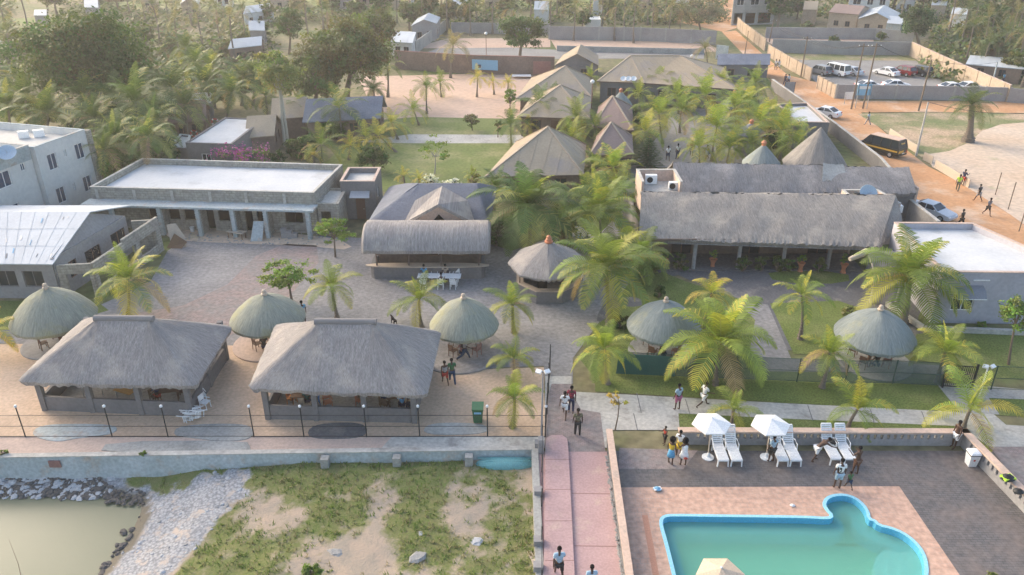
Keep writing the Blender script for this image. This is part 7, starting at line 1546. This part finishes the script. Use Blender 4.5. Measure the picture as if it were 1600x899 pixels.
p = G(616,507); r = thing('small_dog', 'small black dog on the courtyard paving behind the pavilion ridge', 'dog', (0,0,0))
def skin(verts, edges, radii, sub=1, name='body'):
    me = bpy.data.meshes.new(name); me.from_pydata(verts, edges, []); o = bpy.data.objects.new(name, me); C.objects.link(o)
    md = o.modifiers.new('s', 'SKIN'); md.use_smooth_shade = True
    for i, rr in enumerate(radii): sv = me.skin_vertices[0].data[i]; sv.radius = (rr, rr) if not isinstance(rr, tuple) else rr; sv.use_root = (i == 0)
    sb = o.modifiers.new('b', 'SUBSURF'); sb.levels = sub
    dg = bpy.context.evaluated_depsgraph_get(); m2 = bpy.data.meshes.new_from_object(o.evaluated_get(dg)); bpy.data.objects.remove(o); m2.name = name; return m2
dv = [(0,-.2,.38),(0,0,.37),(0,.22,.38),(0,.34,.50),(0,.46,.52),(0,.54,.49), (.08,.2,.30),(.09,.21,.16),(.09,.20,.03), (-.08,.2,.30),(-.09,.21,.16),(-.09,.20,.03), (.08,-.2,.30),(.09,-.14,.2),(.09,-.24,.12),(.09,-.21,.02), (-.08,-.2,.30),(-.09,-.14,.2),(-.09,-.24,.12),(-.09,-.21,.02), (0,-.34,.42),(0,-.45,.52)]
de = [(0,1),(1,2),(2,3),(3,4),(4,5),(2,6),(6,7),(7,8),(2,9),(9,10),(10,11),(0,12),(12,13),(13,14),(14,15),(0,16),(16,17),(17,18),(18,19),(0,20),(20,21)]
dm = skin(dv, de, [.09,.09,.11,.06,.07,.03]+[.05,.03,.025]*2+[.06,.04,.025,.02]*2+[.02,.012]); dm.materials.append(M['hair_black']); o = bpy.data.objects.new('body', dm); C.objects.link(o); o.parent = r; r.location = (p.x,p.y,.01); r.rotation_euler = (0,0,.6)
# ------------------------------------------------------------------ people
def rotx(v, a): return Vector((v[0], v[1]*math.cos(a)-v[2]*math.sin(a), v[1]*math.sin(a)+v[2]*math.cos(a)))
POSES = {  # lean, left hip, left knee, right hip, right knee, left shoulder, left elbow, right shoulder, right elbow, pelvis height
 'stand': (0,.05,0,-.03,.05,.05,.25,-.05,.2), 'walk': (.05,.42,.12,-.35,.35,-.35,.3,.4,.5), 'stride': (.08,.55,.2,-.45,.6,-.5,.5,.5,.7), 'bend': (1.05,.15,.1,-.25,.25,1.3,.2,1.5,.3), 'hold': (0,.08,.03,-.05,.05,.5,1.6,.4,1.5), 'sit': (.05,1.5,1.5,1.45,1.45,.5,.8,.6,.9), 'raise': (.0,.1,0,-.05,.1,.2,.4,2.2,.9)}
PM = {}
def pose_points(ps):
    ln, hl, kl, hr, kr, sl, el_, sr, er = POSES[ps]; J = {}
    pz = .93; pel = Vector((0,0,pz)); up = lambda v: rotx(v, -ln)+pel
    J['pel'] = pel; J['sp'] = up((0,0,.22)); J['ch'] = up((0,.01,.42)); J['nk'] = up((0,.0,.55)); J['hd0'] = up((0,.02,.63)); J['hd1'] = up((0,.03,.77)); J['nose'] = up((0,.12,.68))
    for s, sh, eb, tg in ((-1,sl,el_,'l'),(1,sr,er,'r')):
        S = up((s*.19,0,.50)); uo = rotx(rotx((s*.05,0,-.28), sh), -ln*.6); E = S+uo; fo = rotx(rotx((s*.01,0,-.25), sh+eb), -ln*.6); Wp = E+fo; h_ = fo.normalized()*.09
        J['sh'+tg] = S; J['el'+tg] = E; J['wr'+tg] = Wp; J['hn'+tg] = Wp+h_; J['hv'+tg] = fo.normalized()
    for s, h, k, tg in ((-1,hl,kl,'l'),(1,hr,kr,'r')):
        H = pel+Vector((s*.10,0,-.05)); K = H+rotx((s*.02,0,-.42), h); A = K+rotx((0,0,-.41), h-k); T_ = A+Vector((0,.17,-.04)) if h-k > -.8 else A+Vector((0,.10,-.12))
        J['hp'+tg] = H; J['kn'+tg] = K; J['an'+tg] = A; J['to'+tg] = T_
    z0 = min(J['anl'].z, J['anr'].z)-.07
    if ps == 'sit': z0 = J['anl'].z-.07
    for k in J:
        if not k.startswith('hv'): J[k] = J[k]-Vector((0,0,z0))
    return J
def person_meshes(ps):
    if ps in PM: return PM[ps]
    J = pose_points(ps); ks = ['pel','sp','ch','nk','hd0','hd1','shl','ell','wrl','hnl','shr','elr','wrr','hnr','hpl','knl','anl','tol','hpr','knr','anr','tor']; ix = {k: i for i, k in enumerate(ks)}
    rr = dict(pel=(.13,.10),sp=(.12,.09),ch=(.15,.10),nk=.05,hd0=.07,hd1=.085,shl=.055,ell=.038,wrl=.026,hnl=.035,shr=.055,elr=.038,wrr=.026,hnr=.035,hpl=.085,knl=.055,anl=.036,tol=.032,hpr=.085,knr=.055,anr=.036,tor=.032)
    ed = [('pel','sp'),('sp','ch'),('ch','nk'),('nk','hd0'),('hd0','hd1'),('ch','shl'),('shl','ell'),('ell','wrl'),('wrl','hnl'),('ch','shr'),('shr','elr'),('elr','wrr'),('wrr','hnr'),('pel','hpl'),('hpl','knl'),('knl','anl'),('anl','tol'),('pel','hpr'),('hpr','knr'),('knr','anr'),('anr','tor')]
    def grow(keys, extra, nm):
        kk = [k for k in ks if k in keys]; ii = {k: i for i, k in enumerate(kk)}; return skin([tuple(J[k]) for k in kk], [(ii[a], ii[b_]) for a, b_ in ed if a in ii and b_ in ii], [tuple(x+extra for x in rr[k]) if isinstance(rr[k], tuple) else rr[k]+extra for k in kk], 1, nm)
    body = grow(ks, 0, 'body')
    # five fingers on each hand, a nose and two ears joined to the same body mesh
    mb = MB(); mb.v = [tuple(v.co) for v in body.vertices]; mb.f = [tuple(p.vertices) for p in body.polygons]
    for tg, s in (('l',-1),('r',1)):
        h_ = J['hn'+tg]; d = J['hv'+tg]; sd = d.cross(Vector((s,0,0))).normalized()
        for i, ln_ in enumerate((.065,.078,.072,.055)): b_ = h_+sd*(-.024+.016*i)+d*.015; m_ = b_+d*ln_*.55; mb.tube([b_, m_, m_+(d+Vector((-s*.5,0,0))).normalized()*ln_*.45], [.010,.009,.006], 5)
        b_ = h_-sd*.022-d*.02; mb.tube([b_, b_-sd*.03+d*.02, b_-sd*.035+d*.05], [.012,.010,.007], 5)
    mb.tube([J['hd0']*.5+J['hd1']*.5+Vector((0,.06,-.01)), J['nose']], [.018,.010], 6)
    for s in (-1,1): e_ = J['hd0']*.55+J['hd1']*.45+Vector((s*.085,0,0)); mb.tube([e_-Vector((0,0,.025)), e_+Vector((s*.012,0,0)), e_+Vector((0,0,.03))], [.008,.014,.008], 5)
    b2 = bpy.data.meshes.new('body'); b2.from_pydata(mb.v, [], mb.f); b2.polygons.foreach_set('use_smooth', [True]*len(b2.polygons)); b2.update()
    D = {'body': b2}
    for k, keys, ex in (('shirt', ('pel','sp','ch','shl','ell','shr','elr'), .022), ('vest', ('pel','sp','ch','shl','shr'), .022), ('shorts', ('pel','hpl','knl','hpr','knr'), .028), ('trousers', ('pel','hpl','knl','anl','hpr','knr','anr'), .022)):
        Jb = dict(J)
        if k == 'shirt':
            for t in 'lr': J['el'+t] = J['sh'+t].lerp(J['el'+t], .72)
        if k == 'shorts':
            for t in 'lr': J['kn'+t] = J['hp'+t].lerp(J['kn'+t], .85)
        D[k] = grow(keys, ex, k)
        J.update(Jb)
    hd = J['hd1']+Vector((0,-.015,.0)); q = MB(); q.lathe((0,0,0), [(.075,-.06),(.098,-.02),(.098,.03),(.075,.075),(.035,.098),(0,.102)], 14); hm = bpy.data.meshes.new('hair'); hm.from_pydata([tuple(Vector(v)+hd) for v in q.v], [], q.f); hm.polygons.foreach_set('use_smooth', [True]*len(hm.polygons)); D['hair'] = hm
    q = MB(); q.lathe((0,0,0), [(.26,-.42),(.20,-.2),(.16,0),(.17,.2),(.15,.32),(.06,.40)], 16); pl = J['pel']; dm_ = bpy.data.meshes.new('dress'); dm_.from_pydata([tuple(Vector(v)+pl+Vector((0,0,.12))) for v in q.v], [], q.f); dm_.polygons.foreach_set('use_smooth', [True]*len(dm_.polygons)); D['dress'] = dm_
    q = MB(); q.lathe((0,0,0), [(.235,-.34),(.19,-.15),(.155,.03),(.15,.10)], 16); dm_ = bpy.data.meshes.new('skirt'); dm_.from_pydata([tuple(Vector(v)+pl) for v in q.v], [], q.f); dm_.polygons.foreach_set('use_smooth', [True]*len(dm_.polygons)); D['skirt'] = dm_
    q = MB(); q.lathe((0,0,0), [(.06,-.20),(.14,-.14),(.17,-.02),(.16,.08),(.11,.15),(0,.17)], 12); dm_ = bpy.data.meshes.new('long_hair'); dm_.from_pydata([tuple(Vector(v)+hd) for v in q.v], [], q.f); dm_.polygons.foreach_set('use_smooth', [True]*len(dm_.polygons)); D['long_hair'] = dm_
    PM[ps] = D; return D
def person(lab, px, py, pose, face, wear, scale=1.0, z=0, hair='hair', at=None):
    p = at if at is not None else G(px, py); D = person_meshes(pose); r = thing('person', lab, 'person', (p[0], p[1], z))
    def add(k, m):
        me = D[k]
        if not me.materials: me.materials.append(M['skin_tone'])
        o = bpy.data.objects.new(k, me); C.objects.link(o); o.parent = r; o.material_slots[0].link = 'OBJECT'; o.material_slots[0].material = M[m]
    add('body', 'skin_tone'); add(hair, 'hair_black')
    for k, m in wear.items(): add(k, m)
    r.rotation_euler = (0,0,face); r.scale = (scale,)*3; return r
mat('plaid', (.40,.06,.08), (.12,.03,.06), 14, fine=.3); mat('print_shirt', (.28,.25,.15), (.07,.07,.05), 16, fine=.4); mat('pale_blue_cloth', (.50,.60,.66), None, 3); mat('pink_cloth', (.45,.14,.25), None, 3); mat('light_blue_cloth', (.38,.52,.62), None, 3); mat('jean', (.05,.08,.14), None, 3); mat('sky_cloth', (.15,.40,.62), None, 3)
S1 = dict
person('person in white shirt and white shorts walking beside the one in red plaid', 882,651,'walk',2.9,S1(shirt='white_cloth',shorts='white_cloth'))
person('person in a red plaid shirt and dark trousers on the paved walk', 892,644,'stand',3.0,S1(shirt='plaid',trousers='navy'))
person('person in a dark patterned shirt and black trousers seen from behind on the red paving', 902,681,'stand',.1,S1(shirt='print_shirt',trousers='black_metal'))
person('person in a pale grey shirt and dark shorts walking up the pink walkway', 873,905,'walk',.1,S1(shirt='light_blue_cloth',shorts='black_metal'),1.05)
person('person in a blue shirt cut off by the bottom edge on the pink slabs', 923,932,'walk',.1,S1(shirt='light_blue_cloth',shorts='navy'))
person('person in pale blue shirt and pink shorts standing on the concrete path', 1058,641,'stand',.5,S1(shirt='light_blue_cloth',shorts='pink_cloth'))
person('person in a white top and cream shorts striding along the concrete path', 1098,636,'stride',-1.2,S1(shirt='white_cloth',shorts='white_cloth'))
person('small child in an orange vest near the group by the pool wall', 1038,695,'hold',2.0,S1(vest='red',shorts='black_metal'),.68)
person('woman in a yellow top and blue skirt with a black head of hair', 1047,726,'stand',-.6,S1(vest='yellow',skirt='sky_cloth'),.95,hair='long_hair')
person('woman in a white dress holding a small red bag', 1067,728,'hold',.3,S1(dress='white_cloth'),.95,hair='long_hair')
person('woman in a white top and yellow skirt behind the two women', 1060,712,'hold',2.6,S1(shirt='white_cloth',skirt='yellow'),.92)
r = bag('small red handbag held by the woman in the white dress', tuple(G(1067,728)+Vector((.02,-.30,0))), (.12,.05,.12), 'red', None, 'handbag', .66)
person('person in white top bending behind the right parasol', 1204,722,'stand',.4,S1(shirt='light_blue_cloth',shorts='black_metal'),.95)
person('person bending over beside the last pair of sunloungers in white shorts', 1273,721,'bend',-1.3,S1(shorts='white_cloth'))
person('person in white shorts standing at the corner of the pool wall', 1489,700,'stand',1.8,S1(shorts='white_cloth'))
person('bare chested person with dark shorts standing by the rightmost sunlounger', 1335,742,'hold',.4,S1(shorts='brown_wood'))
person('person in a black vest over white and pale blue shorts at the tiled deck edge', 1307,764,'stand',.0,S1(shirt='white_cloth',vest='black_metal',shorts='light_blue_cloth'),1.05)
person('small child in a green shirt beside the person in the black vest', 1325,764,'walk',.2,S1(shirt='green_plastic',shorts='jean'),.62)
person('person in green football shirt and dark trousers walking on the beach sand', 707,599,'walk',.2,S1(shirt='green_plastic',trousers='jean'))
person('person in grey top and red shorts walking beside the green shirt', 696,601,'walk',.3,S1(vest='mid_grey_wall',shorts='red'),.95)
person('person in grey clothes walking on the round base under the straw parasol', 726,563,'stride',-1.4,S1(shirt='mid_grey_wall',trousers='jean'))
person('person in a bright blue shirt standing behind the middle green parasol', 475,506,'stand',.5,S1(shirt='sky_cloth',shorts='black_metal'))
person('person in a white shirt on the avenue, left of four', 1043,252,'walk',0,S1(shirt='white_cloth',shorts='navy')); person('person in white shirt and navy trousers on the avenue, second from left', 1058,249,'stand',.5,S1(shirt='white_cloth',trousers='navy'))
person('person in a pink shirt on the avenue, third from left', 1080,244,'stand',0,S1(shirt='pink_cloth',shorts='mid_grey_wall')); person('person in a pale dress on the avenue, rightmost', 1104,250,'walk',2,S1(dress='pale_blue_cloth'))
person('person in a pale blue shirt standing beside the restaurant side wall', 977,322,'stand',.2,S1(shirt='pale_blue_cloth',trousers='jean'))
for i, (x, y, w, l_) in enumerate(((889,388,S1(shirt='teal',shorts='navy'),'person in a teal top sitting behind the bar hut, left'),(906,392,S1(shirt='sky_cloth',shorts='navy'),'person in bright blue sitting behind the bar hut, middle'),(917,392,S1(shirt='mid_grey_wall',shorts='navy'),'person in grey behind the bar hut, right'))): person(l_, x, y, 'hold', 2.8, w, .9)
for dx, dy, c_, l_ in ((-1.25,.62,'sky_cloth','person in sky blue seated at the far left of the white table'),(.4,.66,'cream_knob','person in cream seated at the far middle of the white table'),(.2,-.62,'white_cloth','person in white seated at the near middle of the white table')): person(l_, 0,0,'sit', 3.14 if dy > 0 else 0, S1(shirt=c_,shorts='navy'), .95, at=(tp.x+dx,tp.y+dy+(.15 if dy > 0 else -.15)))
for i, (k, l_) in enumerate(((1,'person in dark clothes sitting under the middle green parasol'),(2,'person in dark top sitting under the parasol with round base'),(3,'person in black sitting behind the dark green screen'),(4,'person in dark clothes sitting under the rightmost parasol'))):
    c_ = huts[k][1]; person(l_, 0,0,'sit', .3, S1(shirt='black_metal' if k != 2 else 'rust_roof', shorts='navy'), .95, z=.09, at=(c_.x-.1,c_.y-1.2))
person('person in a blue shirt seated at the right bay table of the right pavilion', 0,0,'sit',.4,S1(shirt='sky_cloth',shorts='navy'),.95,at=inp(wB,.90,.18)); person('person in black seated near the third pillar of the right pavilion', 0,0,'sit',-.4,S1(shirt='black_metal',shorts='navy'),.95,at=inp(wB,.76,.30)); person('person in teal seated in the left bay of the right pavilion', 0,0,'sit',.4,S1(shirt='teal',shorts='navy'),.95,at=inp(wB,.24,.2)); person('person in dark clothes seated at the dark table of the left pavilion', 0,0,'sit',.9,S1(shirt='navy',shorts='red'),.95,at=inp(wA,.72,.2))
person('person with white cap walking the dirt road past the minibus', 1355,196,'walk',.6,S1(shirt='pale_blue_cloth',trousers='mid_grey_wall')); 
person('person in white on the upper dirt road, left of two', 1211,110,'stand',.2,S1(shirt='white_cloth',shorts='mid_grey_wall')); person('person in white on the upper dirt road, right of two', 1216,110,'walk',.2,S1(shirt='pale_blue_cloth',shorts='white_cloth')); person('person in dark clothes behind the roadside board, left', 1226,134,'walk',.2,S1(shirt='navy',trousers='navy')); person('person in a light shirt behind the roadside board, right', 1231,134,'walk',.2,S1(shirt='pale_blue_cloth',trousers='navy'))
person('person in a yellow green shirt walking by the low board fence', 1495,299,'walk',-.6,S1(shirt='lime',trousers='print_shirt')); person('person in dark top and red shorts sitting against the low board fence', 1503,290,'hold',-1,S1(shirt='navy',shorts='red'),.95)
person('person in black walking on the dirt road edge, left of two', 1527,315,'walk',.4,S1(shirt='black_metal',shorts='mid_grey_wall')); person('person in a dark grey shirt walking on the dirt road edge, right of two', 1541,337,'walk',-2.8,S1(shirt='car_grey',shorts='black_metal')); person('dark figure half hidden behind the block house parapet', 1500,356,'walk',.5,S1(shirt='black_metal',trousers='black_metal'))
person('person in a blue shirt far off behind the right car park wall', 1566,132,'stand',.5,S1(shirt='sky_cloth',trousers='navy'))
# potted plants and creepers on the restaurant veranda
for i, (x, y, l_) in enumerate(((1037,418,'terracotta urn with a leafy plant at the left of the veranda'),(1113,418,'terracotta urn between the second and third veranda columns'),(1250,424,'terracotta urn between the fourth and fifth veranda columns'),(1317,426,'terracotta urn with spiky plant right of the fifth column'))):
    p = G(x, y); r = thing('urn_planter', l_, 'planter', tuple(p)); MB().lathe(tuple(p), [(.24,0),(.17,.1),(.15,.35),(.26,.65),(.33,.75),(.28,.76),(.22,.66),(0,.64)], 16).build('urn', 'terracotta', r, smooth=True); rd = random.Random(i); mb, cl = crown_mesh(rd, Vector((p.x,p.y,1.15)), .45,.45,.4, 'bright', 9, 40, .08); mb.build('foliage', 'leaves', r)
for i, (x, y, rx) in enumerate(((1062,422,16),(1160,424,14),(1190,424,14),(1278,426,13),(1215,424,12),(1232,424,9))): bush('green bush in the shade of the restaurant veranda, number'.replace(', number','')+(' beside the '+('first','third','third and fourth','fifth','fourth','fourth, smaller')[i]+' column'), x, y, rx, 17, 'mango', 60+i, ls=.09, leaves=60)
# ------------------------------------------------------------------ far houses
gable('far_house', 'small white roofed house with red doors behind the sand court wall', (G(612,90),G(645,92),G(650,80),G(622,78)), 2.8, 3.4, 'tin_roof', 'white_wall', axis=1, mono=True)
gable('far_house', 'grey house with pale tin roof beyond the slanting wall', (G(645,68),G(682,64),G(688,54),G(655,56)), 3.4, 4.4, 'tin_roof', 'mid_grey_wall', axis=0)
gable('far_house', 'white roofed house with two windows at the top left centre', (G(384,44),G(420,38),G(428,30),G(395,34)), 3.0, 4.0, 'tin_roof', 'white_wall', axis=1)
gable('far_house', 'pale tin roofed house between palms at the left of the cottages', (G(362,102),G(410,96),G(414,86),G(375,90)), 2.8, 3.8, 'tin_roof', 'brown_wall', axis=1)
gable('far_house', 'pale roofed house at the very top left of centre', (G(425,18),G(474,16),G(478,8),G(432,10)), 3, 4.2, 'tin_roof', 'tan_wall', axis=0)
gable('far_house', 'small tin roofed house among trees at the top', (G(520,18),G(548,16),G(552,8),G(528,10)), 3, 4, 'tin_roof', 'mid_grey_wall', axis=1)
gable('far_house', 'long grey roofed hut at the left edge beyond the field', (G(-10,96),G(18,94),G(20,86),G(0,88)), 2.6, 3.4, 'tin_roof', 'mid_grey_wall', axis=1)
gable('far_house', 'tiny grey field hut near the mango tree', (G(58,40),G(76,40),G(78,34),G(62,34)), 2.2, 3, 'tin_roof', 'mid_grey_wall', axis=1, ops=False)
flat_house('far_building', 'unfinished two storey concrete building at the top of the dirt road', 'building', (G(1142,40),G(1208,38),G(1206,20),G(1150,22)), 7.5, .5, 'concrete', 'roof_screed', openings=((0,.05,.25,.3,2.6,'n'),(0,.32,.55,.3,2.6,'n'),(0,.62,.92,.3,2.6,'n'),(0,.08,.25,4.2,6,'window'),(0,.40,.60,4.2,6,'window'),(0,.72,.9,4.2,6,'window')))
gable('far_house', 'cream building with brown windows and purple roof behind the car park', (G(1292,46),G(1336,50),G(1352,38),G(1310,34)), 3.6, 4.6, 'rose_roof', 'tan_wall', axis=1, over=.4)
flat_house('far_villa', 'white villa with dark windows and red roof edge', 'house', (G(1322,28),G(1385,30),G(1388,14),G(1330,12)), 5.5, .3, 'white_wall', 'rust_roof', openings=((0,.1,.3,3,4.6,'window'),(0,.45,.6,3,4.6,'window'),(0,.75,.9,3,4.6,'window')), capm='rust_roof')
gable('far_house', 'house with large pale grey sheet roof before the white villa', (G(1338,52),G(1390,56),G(1402,44),G(1350,38)), 3.0, 4.4, 'tin_roof', 'tan_wall', axis=0)
gable('far_house', 'pale blue walled house beside the dark round tree', (G(1382,58),G(1404,60),G(1408,50),G(1388,48)), 2.8, 3.6, 'tin_roof', 'blue_concrete', axis=1)
gable('far_house', 'low tin roofed stalls at the right beyond the car park', (G(1506,124),G(1590,132),G(1592,120),G(1512,114)), 2.4, 2.8, 'tin_roof', 'brown_wall', axis=1, mono=True)
flat_house('far_kiosk', 'small white kiosk on the far field', 'kiosk', (G(914,48),G(938,48),G(936,42),G(916,42)), 2.2, .1, 'white_wall', 'tin_roof')
flat_house('far_block', 'pale plastered house in the trees at the top', 'house', (G(926,24),G(942,24),G(940,8),G(928,8)), 6, .2, 'white_wall', 'tin_roof')
gable('far_house', 'small house with pale roof in the green slope at the top right', (G(1482,42),G(1505,44),G(1506,36),G(1486,34)), 2.8, 3.6, 'tin_roof', 'white_wall', axis=1)
gable('far_house', 'brick coloured hut at the right edge beyond the palms', (G(1576,124),G(1625,126),G(1625,116),G(1580,114)), 2.6, 3.2, 'tan_roof', 'tan_wall', axis=1)
for i, (x, y, w_, rf, wm, l_) in enumerate(((300,24,26,'tin_roof','tan_wall','small pale roofed house above the far grove'),(236,14,22,'tan_roof','tan_wall','brown roofed house at the very top behind the grove'),(350,8,26,'tin_roof','white_wall','white house at the top edge above the grove'),(405,70,22,'tin_roof','mid_grey_wall','grey tin roofed shed left of the upper olive tree'),(575,8,26,'tin_roof','tan_wall','tan house with pale roof at the top, left of the tree row'),(612,12,20,'rust_roof','tan_wall','rusty roofed hut at the top left of centre'),(655,6,24,'tin_roof','white_wall','white hut with pale roof at the top centre left'),(720,28,22,'tin_roof','mid_grey_wall','grey hut behind the far yard'),(772,12,26,'tan_roof','tan_wall','tan hut at the top centre'),(845,34,20,'tin_roof','white_wall','white hut right of the round dark tree'),(1010,14,24,'tin_roof','tan_wall','tan hut behind the palm row'),(1066,12,22,'tin_roof','white_wall','white hut left of the unfinished concrete building'),(1232,8,26,'tin_roof','tan_wall','tan house right of the unfinished concrete building'),(1262,34,20,'tan_roof','tan_wall','small brown hut behind the far grey wall'),(1412,16,26,'tin_roof','white_wall','white house with pale roof right of the villa'),(1462,26,22,'tin_roof','tan_wall','tan house right of the dark round tree'),(1540,14,22,'tin_roof','white_wall','white hut high in the top right greenery'),(148,30,20,'tin_roof','mid_grey_wall','grey hut above the huge mango tree'))):
    gable('far_house', l_, (G(x-w_/2,y+4),G(x+w_/2,y+4.5),G(x+w_/2+2,y-2),G(x-w_/2+2,y-2.5)), 3.2, 4.6, rf, wm, axis=i%2)
# ------------------------------------------------------------------ haze
hz = MB().box((0, 1200, 14.5), (7600, 7600, 37)); o = hz.build('haze', None); tag(o, kind='stuff'); o['label'] = 'thin warm evening haze over the whole place'
hm = bpy.data.materials.new('haze'); hm.use_nodes = True; N = hm.node_tree.nodes; L = hm.node_tree.links; N.remove(N['Principled BSDF']); pv = N.new('ShaderNodeVolumePrincipled'); pv.inputs['Color'].default_value = (.93,.90,.86,1); pv.inputs['Density'].default_value = .0006; pv.inputs['Anisotropy'].default_value = .3
L.new(pv.outputs[0], N['Material Output'].inputs['Volume']); o.data.materials.append(hm)

# ------------------------------------------------------------------ far repeats: say which one by its place in the row
from collections import defaultdict
gr_ = defaultdict(list)
for o in C.objects:
    if o.parent is None and 'label' in o.keys() and 'category' in o.keys(): gr_[o['label']].append(o)
ordn = ('first','second','third','fourth','fifth','sixth','seventh','eighth','ninth','tenth','eleventh','twelfth')
for lab, l in gr_.items():
    if len(l) > 1 and ('palm' in lab or 'tree' in lab or 'bottle' in lab or 'line' in lab):
        l.sort(key=lambda o: lotpx(o.location.x, o.location.y, 3)[0])
        for i, o in enumerate(l): o['label'] = ordn[min(i, 11)]+' from the left, '+lab
